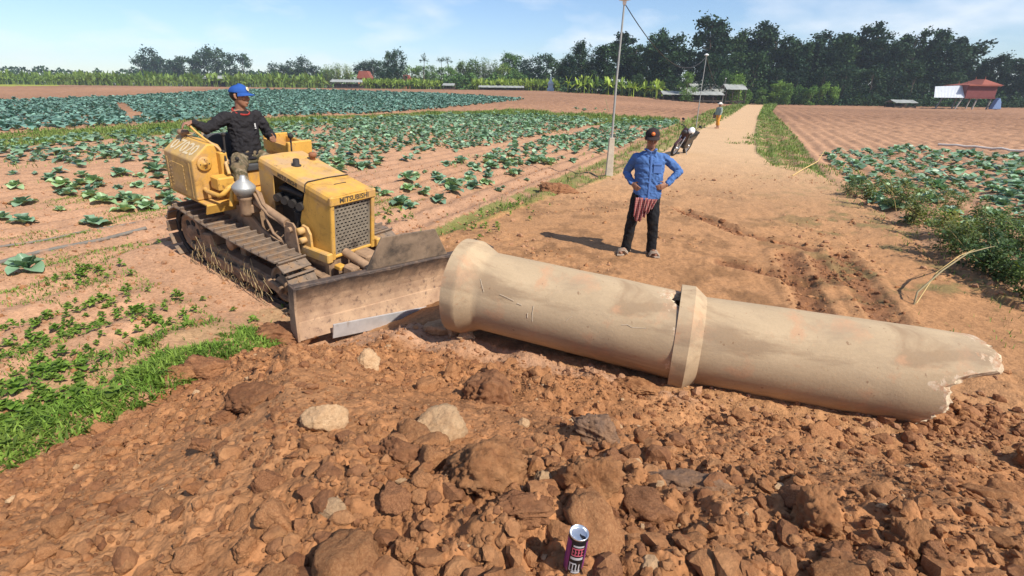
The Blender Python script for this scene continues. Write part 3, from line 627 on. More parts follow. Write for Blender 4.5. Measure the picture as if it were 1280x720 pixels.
t_.links.new(c_, b_.inputs['Base Color']); b_.inputs['Roughness'].default_value = 0.9; b_.inputs['Specular IOR Level'].default_value = 0.2
bump(t_, b_, noise(t_, 45, 7, 0.7, co_), 0.35, 0.006)
m_break = simple('freshly_broken_concrete', (0.52, 0.42, 0.29), 0.95, 0, 0.3, 30, 0.8, 60, (0.34, 0.21, 0.13), (0.48, 0.6))
m_scr = simple('pale_scratch', (0.62, 0.54, 0.42), 0.9, 0, 0.1, 40)
PR = 0.35
class Pipe:
    def __init__(s, a, ang, tilt, t0):
        d = Vector((math.cos(ang)*math.cos(tilt), math.sin(ang)*math.cos(tilt), math.sin(tilt)))
        side = d.cross(Vector((0, 0, 1))).normalized(); up = side.cross(d)
        o = Vector(a)+d*t0; s.t0 = t0
        s.M = Matrix(((d.x, side.x, up.x, o.x), (d.y, side.y, up.y, o.y), (d.z, side.z, up.z, o.z), (0, 0, 0, 1)))   # local X along, Y to camera side, Z up
    def build(s, name, bell, tend, seed, wall=0.055):
        n = 120; ang = [2*math.pi*k/n for k in range(n)]
        te = np.interp(np.degrees(ang), [p[0] for p in tend], [p[1]-s.t0 for p in tend])
        rr = np.random.default_rng(seed); te = te+np.interp(np.arange(n), np.arange(0, n, 2), rr.normal(0, 0.011, n//2))
        b = MB()
        def outer(x): return np.interp(x, [0, bell[0], bell[0]+bell[1], 9], [PR+0.074, PR+0.074, PR, PR])
        xs = list(np.linspace(0, bell[0], 5))+list(np.linspace(bell[0]+0.01, bell[0]+bell[1], 7))
        L = te.min()-0.03; xs += list(np.linspace(bell[0]+bell[1]+0.04, L, 34))
        rings_o = []
        def wob(x, a, r): return r+0.0035*math.sin(3*a+2*x)+0.0025*float(fbm(np.array([x*3]), np.array([a*1.3]), seed, 2)[0])
        for x in xs: rings_o.append([(x, wob(x, a, outer(x))*math.sin(a), wob(x, a, outer(x))*math.cos(a)) for a in ang])
        nE = 6
        for k in range(1, nE+1):
            u = k/nE; rings_o.append([(L+(e-L)*u, wob(L+(e-L)*u, a, PR-0.002*u)*math.sin(a), wob(L+(e-L)*u, a, PR-0.002*u)*math.cos(a)) for a, e in zip(ang, te)])
        no = len(rings_o)
        # broken face, then the bore back to the bell
        for k in (1, 2, 3):
            u = k/4; rings_o.append([(e+0.045*u+0.010*rr.normal(), (PR-wall*u)*math.sin(a), (PR-wall*u)*math.cos(a)) for a, e in zip(ang, te)])
        for x in np.linspace(1, 0.0, 14):
            rings_o.append([(0.1+(e-0.055)*x, (PR-wall)*math.sin(a), (PR-wall)*math.cos(a)) for a, e in zip(ang, te)])
        rings_o.append([(0.09, (PR+0.008)*math.sin(a), (PR+0.008)*math.cos(a)) for a in ang]); rings_o.append([(0.0, (PR+0.012)*math.sin(a), (PR+0.012)*math.cos(a)) for a in ang]); rings_o.append(rings_o[0])
        b.rings(rings_o, True, False)
        for k in range(len(b.f)):
            row = k//n
            if no-1 <= row < no+3: b.m[k] = 1
        o = b.build(name, [m_conc, m_break]); o.matrix_world = s.M
        ed = o.data.attributes.new('edge', 'FLOAT', 'POINT'); val = np.zeros(len(o.data.vertices), np.float32)
        for r_ in range(no): val[r_*n:(r_+1)*n] = [te[j]-rings_o[r_][j][0] for j in range(n)]
        ed.data.foreach_set('value', val)
        m = o.modifiers.new('edge', 'EDGE_SPLIT'); m.split_angle = R(28)
        return o
    def on(s, x, deg, r=PR): a = R(deg); return (x, r*math.sin(a), r*math.cos(a))
pA = Pipe((-0.4, 4.333, 0.452), -0.373, -0.08, -0.06)
oA = pA.build('concrete_pipe', (0.125, 0.15), [(0, 1.745), (8, 1.725), (18, 1.74), (28, 1.80), (50, 1.89), (150, 1.93), (340, 1.85), (360, 1.745)], 5)
tag(oA, 'tan concrete pipe with its flared bell end against the bulldozer blade', 'pipe', 'concrete drain pipes')
pB = Pipe((-2.517, 5.036, 0.35), -0.33, -0.019, 4.05)
oB = pB.build('concrete_pipe', (0.105, 0.09), [(0, 5.99), (20, 6.015), (38, 6.02), (46, 6.0), (50, 5.93), (55, 5.86), (64, 5.775), (71, 5.725), (81, 5.73), (90, 5.763), (100, 5.762), (109, 5.72), (125, 5.69), (150, 5.71), (180, 5.75), (230, 5.8), (270, 5.93), (330, 5.97), (360, 5.99)], 9)
tag(oB, 'tan concrete pipe with one jagged broken end lying on the right', 'pipe', 'concrete drain pipes')
def scratches(o, L):
    for pts, w in L:
        b = MB(); b.tube([Vector(pA.on(x, d, PR+0.0032)) for x, d in pts], w*0.55, 5); b.build('scratch_mark', m_scr, o)
scratches(oA, [([(0.30, 52), (0.33, 60), (0.36, 68)], 0.0022), ([(0.50, 66), (0.57, 68), (0.63, 70)], 0.0026), ([(0.66, 72), (0.70, 73)], 0.003), ([(0.80, 70), (0.80, 80), (0.81, 92)], 0.0028), ([(0.76, 82), (0.765, 88)], 0.004), ([(1.08, 80), (1.10, 75), (1.12, 72)], 0.002), ([(1.50, 68), (1.54, 66), (1.58, 68), (1.68, 65)], 0.0026), ([(0.2, 48), (0.25, 50)], 0.002)])
# ================================================================== drinks can
cp = hit(716, 707, fn=full_h); cp = Vector((cp[0], cp[1], gh(cp[0], cp[1]))); can = empty('drink_can', (cp.x, cp.y, cp.z-0.006), (R(4), R(3.5), R(8))); can.scale = (0.92, 0.92, 0.92)
tag(can, 'slim open purple and black drink can standing in the dug earth', 'can')
m_alu = simple('can_aluminium', (0.78, 0.79, 0.80), 0.28, 0.9, 0.05, 10); m_blk = simple('can_black', (0.012, 0.012, 0.014), 0.35, 0.2, 0.1, 20, spec=0.5)
m_pur = simple('can_purple', (0.22, 0.03, 0.20), 0.3, 0.35, 0.2, 14, spec=0.5); m_pnk = simple('can_pink_print', (0.60, 0.12, 0.17), 0.4, 0.1, 0.1, 20); m_wht = simple('can_grey_print', (0.55, 0.54, 0.55), 0.4, 0.2, 0.1, 20)
CR, CHh = 0.0265, 0.134
b = MB(); b.lathe([(0, 0.003), (0.018, 0.003), (0.020, 0.0), (0.0225, 0.002), (CR, 0.010), (CR, 0.030), (CR, 0.07), (CR, CHh-0.012), (0.0245, CHh-0.006)], 40, caps=False)
for k in range(len(b.f)):
    zc = sum(b.v[i][2] for i in b.f[k])/len(b.f[k]); xc = sum(b.v[i][0] for i in b.f[k])/len(b.f[k]); yc = sum(b.v[i][1] for i in b.f[k])/len(b.f[k])
    a = math.degrees(math.atan2(xc, -yc))
    b.m[k] = 1 if zc > CHh-0.013 else (1 if -52 < a < 34 else 0)
b.build('can_body', [m_pur, m_blk], can)
b = MB(); b.lathe([(0.0245, CHh-0.0055), (0.0255, CHh-0.003), (0.0255, CHh), (0.0240, CHh+0.001), (0.0225, CHh-0.001), (0.0215, CHh-0.006), (0.020, CHh-0.007), (0.0, CHh-0.0065)], 40, caps=False); lid = b.build('lid', m_alu, can)
b = MB()
ol = [(0.001, -0.0035), (0.004, -0.012), (0.008, -0.0165), (0.014, -0.015), (0.0155, -0.010), (0.011, -0.006), (0.006, -0.004), (0.004, 0.001)]
b.add([(x, y, CHh-0.0058) for x, y in ol], [tuple(range(len(ol)))], 0, None, False); b.build('opening', m_blk, lid)
def patch(b, a0, a1, z0, z1, mi=0):
    n = max(2, int(abs(a1-a0)/6)+1); r = CR+0.0004
    A = [R(a0+(a1-a0)*k/n) for k in range(n+1)]
    b.add([(r*math.sin(a), -r*math.cos(a), z0) for a in A]+[(r*math.sin(a), -r*math.cos(a), z1) for a in A], [(k, k+1, n+2+k, n+1+k) for k in range(n)], mi)
b = MB()
patch(b, -40, 22, 0.108, 0.114); patch(b, -46, 26, 0.062, 0.071); patch(b, -48, -8, 0.045, 0.050); patch(b, -30, 20, 0.012, 0.019)
for a0 in (-46, -28, -10, 8): patch(b, a0, a0+6, 0.024, 0.046); patch(b, a0, a0+12, 0.020, 0.024)
b.build('grey_print', m_wht, can)
b = MB(); patch(b, -44, 26, 0.076, 0.080); patch(b, -44, 26, 0.100, 0.104)
for a0 in (-44, -26, -8, 10): patch(b, a0, a0+5, 0.080, 0.100); patch(b, a0+5, a0+12, 0.0885, 0.0915)
b.build('pink_print', m_pnk, can)
# ================================================================== people
def remesh(name, b, voxel, mats, parent=None, smooth=3, disp=None):
    me = b.mesh(name); o = bpy.data.objects.new(name, me); COL.objects.link(o)
    m = o.modifiers.new('r', 'REMESH'); m.mode = 'VOXEL'; m.voxel_size = voxel; m.use_smooth_shade = True
    s = o.modifiers.new('s', 'SMOOTH'); s.factor = 0.5; s.iterations = smooth
    bpy.context.view_layer.update(); me2 = bpy.data.meshes.new_from_object(o.evaluated_get(bpy.context.evaluated_depsgraph_get()))
    bpy.data.objects.remove(o); bpy.data.meshes.remove(me); me2.name = name; me2.materials.clear()
    n = len(me2.vertices); V = np.zeros(n*3, np.float32); N = np.zeros(n*3, np.float32)
    me2.vertices.foreach_get('co', V); me2.vertices.foreach_get('normal', N); V = V.reshape(-1, 3); N = N.reshape(-1, 3)
    if disp is not None:
        V = V+N*disp(V)[:, None]; me2.vertices.foreach_set('co', V.astype(np.float32).ravel()); me2.update()
    o = link(name, me2, mats, parent); me2.polygons.foreach_set('use_smooth', np.ones(len(me2.polygons), bool)); return o
def lmb(b, pts, r, n=14, flat=1.0, ref=None):
    b.tube(pts, r, n, flat=flat, ref=ref)
    for p, q in ((pts[0], r[0]), (pts[-1], r[-1])): b.ball(p, q*0.98, 12, 8)
def torso(b, secs, n=22):
    """secs: (centre, half-width vector, half-depth vector)"""
    rr = []
    for c, u, v in secs:
        c, u, v = Vector(c), Vector(u), Vector(v)
        rr.append([tuple(c+u*(abs(math.cos(t))**0.85*(1 if math.cos(t) >= 0 else -1))+v*math.sin(t)) for t in [2*math.pi*k/n for k in range(n)]])
    b.rings(rr)
def hand(b, wrist, fwd, side, nrm, curl, s=1.0, thumb=1):
    """fwd: along the palm, side: towards the thumb, nrm: out of the back of the hand; fingers bend away from nrm"""
    wrist, fwd, side, nrm = Vector(wrist), Vector(fwd).normalized(), Vector(side).normalized(), Vector(nrm).normalized()
    pal = wrist+fwd*0.045*s
    rr = []
    for u, hw, hd in ((0.0, 0.026, 0.018), (0.03, 0.036, 0.017), (0.06, 0.041, 0.015), (0.085, 0.040, 0.012)):
        rr.append([tuple(wrist+fwd*u*s+side*(hw*math.cos(t))*s+nrm*(hd*math.sin(t))*s) for t in [2*math.pi*k/14 for k in range(14)]])
    b.rings(rr)
    for k, (L, off) in enumerate(((0.070, 0.029), (0.078, 0.010), (0.073, -0.010), (0.058, -0.028))):
        p = wrist+fwd*0.080*s+side*off*s; d = fwd.copy(); P = [tuple(p-fwd*0.02*s)]; a = curl*(0.85+0.1*k)
        P.append(tuple(p))
        for seg in (0.42, 0.32, 0.26):
            d = (Matrix.Rotation(a, 3, fwd.cross(nrm).normalized()) @ d) if False else (d*math.cos(a)-(nrm*math.cos(0)*math.sin(a) if abs(d.dot(nrm)) < 0.999 else fwd*math.sin(a)))
            d.normalize(); p = p+d*L*seg*s; P.append(tuple(p))
        b.tube(P, [0.0095*s, 0.0095*s, 0.009*s, 0.008*s, 0.0065*s], 8)
    p = wrist+fwd*0.022*s+side*0.026*s; d = (fwd*0.65+side*0.75-nrm*0.15).normalized(); q = p+d*0.040*s; e = (fwd*0.9+side*0.25-nrm*0.35).normalized(); b.tube([tuple(p-d*0.015*s), tuple(p), tuple(q), tuple(q+e*0.032*s)], [0.013*s, 0.013*s, 0.0105*s, 0.008*s], 8)
def head(b, c, f, up, s=1.0):
    """c: centre of the head, f: face direction"""
    c, f, up = Vector(c), Vector(f).normalized(), Vector(up).normalized(); up = (up-f*up.dot(f)).normalized(); r = f.cross(up)
    P = lambda x, y, z: c+(f*x+r*y+up*z)*s
    Mh = Matrix(((f.x, -r.x, up.x, c.x), (f.y, -r.y, up.y, c.y), (f.z, -r.z, up.z, c.z), (0, 0, 0, 1))) @ Matrix.Scale(s, 4)
    b.ball((0, 0, 0.025), (0.098, 0.077, 0.095), 20, 14, M=Mh)
    rr = []
    for z, x0, x1, w in ((0.03, -0.07, 0.086, 0.070), (-0.02, -0.06, 0.089, 0.067), (-0.055, -0.045, 0.087, 0.060), (-0.085, -0.02, 0.083, 0.048), (-0.105, 0.015, 0.078, 0.030)):
        rr.append([((x0+x1)/2+(x1-x0)/2*math.cos(t), w*math.sin(t), z) for t in [2*math.pi*k/18 for k in range(18)]])
    b.rings(rr, M=Mh)
    b.tube([P(0.085, 0, 0.025), P(0.098, 0, 0.0), P(0.108, 0, -0.022), P(0.092, 0, -0.032)], [0.009*s, 0.012*s, 0.016*s, 0.012*s], 8)     # nose
    for y in (-0.014, 0.014): b.ball(P(0.092, y, -0.026), 0.0105*s, 8, 6)
    b.tube([P(0.082, -0.045, 0.037), P(0.091, -0.02, 0.040), P(0.091, 0.02, 0.040), P(0.082, 0.045, 0.037)], 0.0085*s, 8)                # brow
    b.tube([P(0.080, -0.025, -0.055), P(0.093, -0.008, -0.052), P(0.093, 0.008, -0.052), P(0.080, 0.025, -0.055)], 0.0075*s, 8)          # lips
    b.tube([P(0.080, -0.022, -0.066), P(0.091, 0, -0.066), P(0.080, 0.022, -0.066)], 0.008*s, 8)
    for y in (-1, 1):
        b.tube([P(0.0, y*0.072, 0.03), P(-0.01, y*0.088, 0.025), P(-0.006, y*0.086, -0.005), P(0.005, y*0.074, -0.028)], [0.008*s, 0.012*s, 0.012*s, 0.007*s], 8)
        b.ball(P(0.070, y*0.042, -0.012), (0.022*s), 10, 7)          # cheekbones
    return P, Mh
def eyes(P, s, parent, mats):
    for y in (-1, 1):
        b = MB(); b.ball(P(0.0815, y*0.031, 0.018), 0.0105*s, 12, 8); e = b.build('eye', mats[0], parent)
        b = MB(); b.ball(P(0.088, y*0.031, 0.018), 0.0055*s, 10, 6); b.build('iris', mats[1], e)
def cap(Mh, col, badge, parent, mats, badge_shape='disc'):
    b = MB(); rr = []
    for k in range(9):
        a = R(-4+k*11); z = 0.052+0.082*math.sin(a); q = math.cos(a)
        rr.append([((0.108 if math.cos(t) > 0 else 0.112)*q*math.cos(t)*(1+0.0*k)-0.002, 0.091*q*math.sin(t), z+(0.010*math.cos(t) if k > 1 else 0)) for t in [2*math.pi*i/28 for i in range(28)]])
    b.rings(rr, M=Mh); b.ball((0, 0, 0.135), 0.008, 8, 5, M=Mh)
    o = b.build('cap', mats[0], parent)
    b = MB(); up_, dn = [], []
    for i in range(15):
        t = -1+2*i/14; a = t*R(72); x0, y0 = 0.106*math.cos(a)-0.004, 0.090*math.sin(a); ex = 0.078*math.cos(t*math.pi/2)**0.6
        row = [(x0+ex*u, y0*(1+0.08*u), 0.050-0.020*u-0.020*(t*t)*(0.4+u*0.6)) for u in (0, 0.33, 0.66, 1.0)]
        up_.append(row); dn.append([(x, y, z-0.004) for x, y, z in row])
    n = 15
    for rows, fl in ((up_, False), (dn, True)):
        v = [p for r_ in rows for p in r_]; f = [(i*4+j, i*4+j+1, i*4+j+5, i*4+j+4) for i in range(n-1) for j in range(3)]
        b.add(v, [q[::-1] for q in f] if fl else f, 0, Mh)
    ev = [up_[i][3] for i in range(n)]+[dn[i][3] for i in range(n)]; b.add(ev, [(i, i+1, n+i+1, n+i) for i in range(n-1)], 0, Mh)
    b.build('brim', mats[0], o)
    b = MB(); b.lathe([(0, 0.0035), (0.022, 0.003), (0.024, 0.0)], 20, M=Mh @ Matrix.Translation((0.1045, 0, 0.088)) @ Matrix.Rotation(R(68), 4, 'Y')); bd = b.build('badge', mats[1], o)
    if len(mats) > 2:
        b = MB(); b.lathe([(0, 0.0045), (0.010, 0.004), (0.011, 0.002)], 14, M=Mh @ Matrix.Translation((0.1045, 0, 0.088)) @ Matrix.Rotation(R(68), 4, 'Y')); b.build('badge_mark', mats[2], bd)
    return o
m_skin = simple('weathered_brown_skin', (0.29, 0.14, 0.085), 0.5, 0, 0.15, 25, 0.15, 150, spec=0.4); m_eyew = simple('eye_white', (0.6, 0.56, 0.52), 0.3, 0, 0.02); m_iris = simple('dark_iris', (0.012, 0.008, 0.006), 0.2, 0, 0.02); m_hair = simple('black_hair', (0.012, 0.011, 0.010), 0.6, 0, 0.3, 60)
def folds(scale, amp, seed, az=1.0):
    def f(V):
        x, y, z = V[:, 0], V[:, 1], V[:, 2]
        a = fbm(x*scale+y*scale*0.7, z*scale*az+y*3, seed, 3); a2 = fbm((x+z)*scale*1.8, (y-z*0.6)*scale*1.6, seed+7, 2)
        return amp*(-np.abs(a)*1.5+0.5)+amp*0.6*a2
    return f
def fabric(name, c, var=0.12, scale=12, bs=400, c2=None, rough=0.85):
    m, t, b, _ = nt(name); co = ocoord(t)
    col = mixc(t, 1.0, c, ramp(t, noise(t, scale, 5, 0.6, co), [(0.3, 1-var), (0.7, 1+var)]), 'MULTIPLY')
    if c2: col = mixc(t, ramp(t, noise(t, 7, 6, 0.65, co), [(0.48, 0), (0.66, 0.8)]), col, c2)
    t.links.new(col, b.inputs['Base Color']); b.inputs['Roughness'].default_value = rough; b.inputs['Specular IOR Level'].default_value = 0.15
    bump(t, b, noise(t, bs, 3, 0.5, co), 0.25, 0.002); return m
# ---------------- the man with his hands on his hips
fp = ground_at(797, 318); man = empty('person', (fp.x, fp.y, fp.z+0.003), (0, 0, R(-8)))
tag(man, 'standing man in a blue shirt, black trousers and dark cap, hands on hips', 'person')
b = MB()
# local: x to the picture's right, y away from the camera, z up
hc = (0.03, -0.02, 1.545); fdir = (-0.03, -1, -0.22)
Ph, Mh_ = head(b, hc, fdir, (0, 0, 1))
lmb(b, [(0.025, 0.02, 1.36), (0.03, 0.0, 1.48)], [0.058, 0.054])
torso(b, [((0.03, 0.02, 1.36), (0.09, 0, 0), (0, 0.06, 0)), ((0.035, 0.015, 1.31), (0.175, 0, 0), (0, 0.085, 0)), ((0.035, 0.01, 1.20), (0.165, 0, 0), (0, 0.10, 0)), ((0.04, 0.0, 1.03), (0.145, 0, 0), (0, 0.095, 0)), ((0.03, 0.0, 0.90), (0.155, 0, 0), (0, 0.10, 0)), ((0.03, 0.0, 0.82), (0.155, 0, 0), (0, 0.10, 0)), ((0.03, 0, 0.76), (0.12, 0, 0), (0, 0.08, 0))])
SHL, ELL, WRL = (-0.142, 0.01, 1.30), (-0.245, 0.12, 1.09), (-0.165, -0.035, 0.965)
SHR, ELR, WRR = (0.208, 0.01, 1.305), (0.435, 0.07, 1.135), (0.265, -0.09, 0.975)
for S_, E_, W_ in ((SHL, ELL, WRL), (SHR, ELR, WRR)):
    lmb(b, [S_, tuple(Vector(S_).lerp(Vector(E_), 0.5)), E_], [0.045, 0.038, 0.030]); lmb(b, [E_, tuple(Vector(E_).lerp(Vector(W_), 0.4)), W_], [0.030, 0.031, 0.026])
hand(b, WRR, (-0.85, -0.35, -0.30), (-0.2, 0.1, -0.9) if False else (-0.25, -0.1, 0.95), (0.25, -0.95, 0.0), 0.30)
hand(b, WRL, (0.55, -0.55, -0.45), (0.3, -0.2, 0.9), (-0.6, -0.75, 0.1), 0.3)
HPL, KNL, ANL = (-0.055, 0.0, 0.82), (-0.125, -0.01, 0.45), (-0.165, 0.02, 0.085)
HPR, KNR, ANR = (0.115, 0.0, 0.82), (0.155, -0.03, 0.45), (0.175, 0.0, 0.085)
for H_, K_, A_, tx in ((HPL, KNL, ANL, -0.10), (HPR, KNR, ANR, 0.06)):
    lmb(b, [H_, tuple(Vector(H_).lerp(Vector(K_), 0.5)), K_], [0.088, 0.075, 0.054]); lmb(b, [K_, tuple(Vector(K_).lerp(Vector(A_), 0.35)), A_], [0.052, 0.052, 0.036])
    A_ = Vector(A_); b.tube([tuple(A_+Vector((0, 0.05, -0.045))), tuple(A_+Vector((0, 0.0, -0.035))), tuple(A_+Vector((tx*0.5, -0.09, -0.04))), tuple(A_+Vector((tx*0.95, -0.165, -0.05)))], [0.034, 0.042, 0.042, 0.024], 12)
body = remesh('body', b, 0.0055, m_skin, man, 3)
eyes(Ph, 1.0, man, (m_eyew, m_iris))
cap(Mh_, None, None, man, (fabric('dark_cap_cloth', (0.035, 0.026, 0.026)), simple('orange_badge', (0.62, 0.13, 0.03), 0.6, 0, 0.1), simple('badge_ring', (0.55, 0.30, 0.06), 0.6, 0, 0.1)))
b = MB(); b.ball((-0.012, 0, 0.020), (0.098, 0.081, 0.082), 18, 12, M=Mh_); remesh('hair', b, 0.006, m_hair, man, 1)
m_shirt = fabric('blue_cotton', (0.070, 0.145, 0.34), 0.22, 9)
b = MB()
torso(b, [((0.03, 0.02, 1.385), (0.080, 0, 0), (0, 0.068, 0)), ((0.035, 0.015, 1.352), (0.155, 0, 0.0), (0, 0.092, 0)), ((0.035, 0.01, 1.28), (0.20, 0, 0), (0, 0.118, 0)), ((0.038, 0.005, 1.15), (0.188, 0, 0), (0, 0.125, 0)), ((0.04, 0.0, 1.0), (0.175, 0, 0), (0, 0.122, 0)), ((0.04, 0.0, 0.88), (0.182, 0, 0), (0, 0.128, 0)), ((0.04, 0.0, 0.80), (0.180, 0, 0), (0, 0.128, 0)), ((0.045, 0.0, 0.755), (0.150, 0, 0), (0, 0.125, 0))])
for S_, E_, W_ in ((SHL, ELL, WRL), (SHR, ELR, WRR)):
    W2 = Vector(E_).lerp(Vector(W_), 0.90)
    lmb(b, [S_, tuple(Vector(S_).lerp(Vector(E_), 0.5)), E_], [0.060, 0.056, 0.049]); lmb(b, [E_, tuple(Vector(E_).lerp(W2, 0.5)), tuple(W2)], [0.049, 0.046, 0.039])
shirt = remesh('shirt', b, 0.008, m_shirt, man, 4, folds(13, 0.014, 3, 1.3))
m_shirt2 = fabric('blue_cotton_trim', (0.085, 0.165, 0.39), 0.12, 9)
b = MB()   # collar, placket, pocket, cuffs
for s in (-1, 1):
    b.prism([(0.0, 0.0), (s*0.062, 0.035), (s*0.052, -0.035), (s*0.022, -0.062)], 0.012, Matrix.Translation((0.033, -0.088, 1.385)) @ Matrix.Rotation(R(24), 4, 'X'), 0.003)
b.tube([(0.033+0.075*math.sin(a), 0.018-0.072*math.cos(a), 1.405) for a in [R(35+29*k) for k in range(11)]], 0.012, 8)
b.build('collar', m_shirt2, shirt)
b = MB(); b.box((0.125, -0.113, 1.18), (0.105, 0.012, 0.12), rot=(R(-4), 0, R(7)), bevel=0.004); b.box((0.125, -0.119, 1.232), (0.11, 0.01, 0.025), rot=(R(-4), 0, R(7)), bevel=0.003); b.build('pocket', m_shirt2, shirt)
b = MB(); b.tube([(0.035, -0.098, 1.335), (0.037, -0.117, 1.26), (0.04, -0.124, 1.12), (0.042, -0.121, 1.0), (0.044, -0.128, 0.88), (0.046, -0.128, 0.77)], 0.016, 8, flat=0.35, ref=(0, 1, 0)); b.build('placket', m_shirt2, shirt)
m_trou = fabric('black_trouser_cloth', (0.014, 0.014, 0.016), 0.3, 9, 300, (0.035, 0.026, 0.02))
b = MB(); torso(b, [((0.03, 0, 0.90), (0.165, 0, 0), (0, 0.11, 0)), ((0.03, 0, 0.80), (0.172, 0, 0), (0, 0.115, 0)), ((0.03, 0, 0.73), (0.15, 0, 0), (0, 0.10, 0))])
for H_, K_, A_ in ((HPL, KNL, ANL), (HPR, KNR, ANR)):
    lmb(b, [H_, tuple(Vector(H_).lerp(Vector(K_), 0.5)), K_, tuple(Vector(K_).lerp(Vector(A_), 0.6)), tuple(Vector(A_)+Vector((0, 0.0, -0.025)))], [0.100, 0.089, 0.074, 0.068, 0.067])
remesh('trousers', b, 0.008, m_trou, man, 4, folds(10, 0.011, 13, 0.8))
# checked scarf tied at the waist
m_scarf, t_, b_, _ = nt('checked_scarf'); co_ = ocoord(t_); w1_ = nd(t_, 'ShaderNodeTexWave', wave_type='BANDS', bands_direction='X'); w1_.inputs['Scale'].default_value = 14; w1_.inputs['Distortion'].default_value = 2.0; w1_.inputs['Detail'].default_value = 1; t_.links.new(co_, w1_.inputs[0])
w2_ = nd(t_, 'ShaderNodeTexWave', wave_type='BANDS', bands_direction='Z'); w2_.inputs['Scale'].default_value = 13; t_.links.new(co_, w2_.inputs[0])
c_ = mixc(t_, ramp(t_, w1_.outputs[0], [(0.5, 0.0), (0.62, 1.0)]), (0.27, 0.035, 0.035), (0.40, 0.22, 0.18)); c_ = mixc(t_, ramp(t_, w2_.outputs[0], [(0.65, 0.0), (0.78, 0.5)]), c_, (0.10, 0.02, 0.03)); t_.links.new(c_, b_.inputs['Base Color']); b_.inputs['Roughness'].default_value = 0.9
b = MB()
def drape(x0, x1, z0, zb, y0, n=30, ph=0.0):
    rows = []
    for j in range(12):
        v = j/11; row = []
        for i in range(n):
            u = i/(n-1); xb = (x0+x1)/2+(u-0.5)*(x1-x0)*(1-0.25*v); zt = z0; ze = zb+0.10*abs(u-0.45)*1.6+0.015*math.sin(u*17+ph)
            row.append((xb-0.035*v, y0-0.018-0.020*math.sin(u*19+ph+v*1.5)*(0.35+v)-0.02*v, zt+(ze-zt)*v))
        rows.append(row)
    v = [p for r_ in rows for p in r_]; f = [(j*n+i, j*n+i+1, (j+1)*n+i+1, (j+1)*n+i) for j in range(11) for i in range(n-1)]
    b.add(v, f)
drape(-0.115, 0.085, 0.80, 0.475, -0.105, ph=0.4); drape(0.01, 0.165, 0.79, 0.60, -0.115, 22, 2.0)
sc_o = b.build('scarf', m_scarf, man); md = sc_o.modifiers.new('t', 'SOLIDIFY'); md.thickness = 0.006
m_sandal = simple('dusty_sandal', (0.33, 0.255, 0.19), 0.8, 0, 0.2, 20)
for A_, tx in ((ANL, -0.10), (ANR, 0.06)):
    b = MB(); A_ = Vector(A_)
    foot = [(-0.035, 0.075), (0.035, 0.075), (0.042, 0.0), (0.052+tx*0.5, -0.10), (0.046+tx, -0.185), (-0.03+tx, -0.195), (-0.05+tx*0.6, -0.10), (-0.042, 0.0)]
    b.prism([(x, y) for x, y in foot], 0.022, Matrix.Translation((A_.x, A_.y, 0.011)) @ Matrix.Rotation(R(-90), 4, 'X') @ Matrix.Scale(1, 4), 0.006)
    for i in range(len(b.v)):
        x, y, z = b.v[i]; b.v[i] = (x, 2*A_.y-y if False else y, z)
    for yy, ww in ((-0.045, 0.030), (-0.085, 0.034), (-0.13, 0.030)): b.tube([(A_.x-0.056+tx*0.5, A_.y+yy, 0.018), (A_.x-0.036+tx*0.55, A_.y+yy-0.01, 0.064-0.1*(-yy-0.045)), (A_.x+0.02+tx*0.55, A_.y+yy-0.012, 0.070-0.1*(-yy-0.045)), (A_.x+0.060+tx*0.5, A_.y+yy-0.01, 0.018)], ww, 10, flat=0.4, ref=(0, 0, 1))
    b.tube([(A_.x-0.05, A_.y-0.02, 0.03), (A_.x-0.046, A_.y+0.06, 0.055), (A_.x, A_.y+0.095, 0.065), (A_.x+0.046, A_.y+0.06, 0.055), (A_.x+0.05, A_.y-0.02, 0.03)], 0.02, 8, flat=0.45, ref=(0, 0, 1))
    b.build('sandal', m_sandal, man)
# ---------------- the driver, built in an upright frame at the seat
seat_w = DOZ_M @ Vector((-0.68, 0.0, 1.20)); drv = empty('person', seat_w, (0, 0, DOZ_H))
tag(drv, 'driver in a black shirt and blue cap sitting on the bulldozer', 'person')
Mi = Matrix.Rotation(-DOZ_H, 4, 'Z') @ Matrix.Translation(-seat_w) @ DOZ_M
D = lambda x, y, z: tuple(Mi @ Vector((x, y, z)))
b = MB()
hcD = Vector(D(-0.728, 0.0, 1.950)); fD = (math.cos(R(30)), math.sin(R(30)), -0.05)
PhD, MhD = head(b, hcD, fD, (0, 0, 1), 1.04)
nb = Vector(D(-0.735, 0.0, 1.80)); lmb(b, [tuple(nb-Vector((0.0, 0, 0.06))), tuple(nb), tuple(hcD-Vector((0.01, 0, 0.05)))], [0.064, 0.058, 0.056])
pel = Vector(D(-0.68, 0, 1.25))
ch = Vector(D(-0.735, 0, 1.70))
def tsec(f, w, d): return (tuple(pel.lerp(ch, f)), (0, w, 0), (d, 0, 0))
torso(b, [tsec(1.22, 0.09, 0.06), tsec(1.08, 0.17, 0.08), tsec(0.85, 0.165, 0.10), tsec(0.45, 0.14, 0.095), tsec(0.1, 0.155, 0.105), tsec(-0.12, 0.16, 0.12)])
SR, ER, WR = D(-0.745, -0.19, 1.712), D(-0.76, -0.42, 1.60), D(-0.80, -0.55, 1.675)
SL, EL, WL = D(-0.735, 0.19, 1.712), D(-0.66, 0.31, 1.48), D(-0.47, 0.22, 1.50)
for S_, E_, W_ in ((SR, ER, WR), (SL, EL, WL)):
    lmb(b, [S_, tuple(Vector(S_).lerp(Vector(E_), 0.5)), E_], [0.050, 0.042, 0.035]); lmb(b, [E_, tuple(Vector(E_).lerp(Vector(W_), 0.4)), W_], [0.035, 0.035, 0.027])
hand(b, WR, (-0.25, -0.95, -0.1), (0.9, -0.2, -0.1), (-0.1, 0.0, 1.0), 0.75)
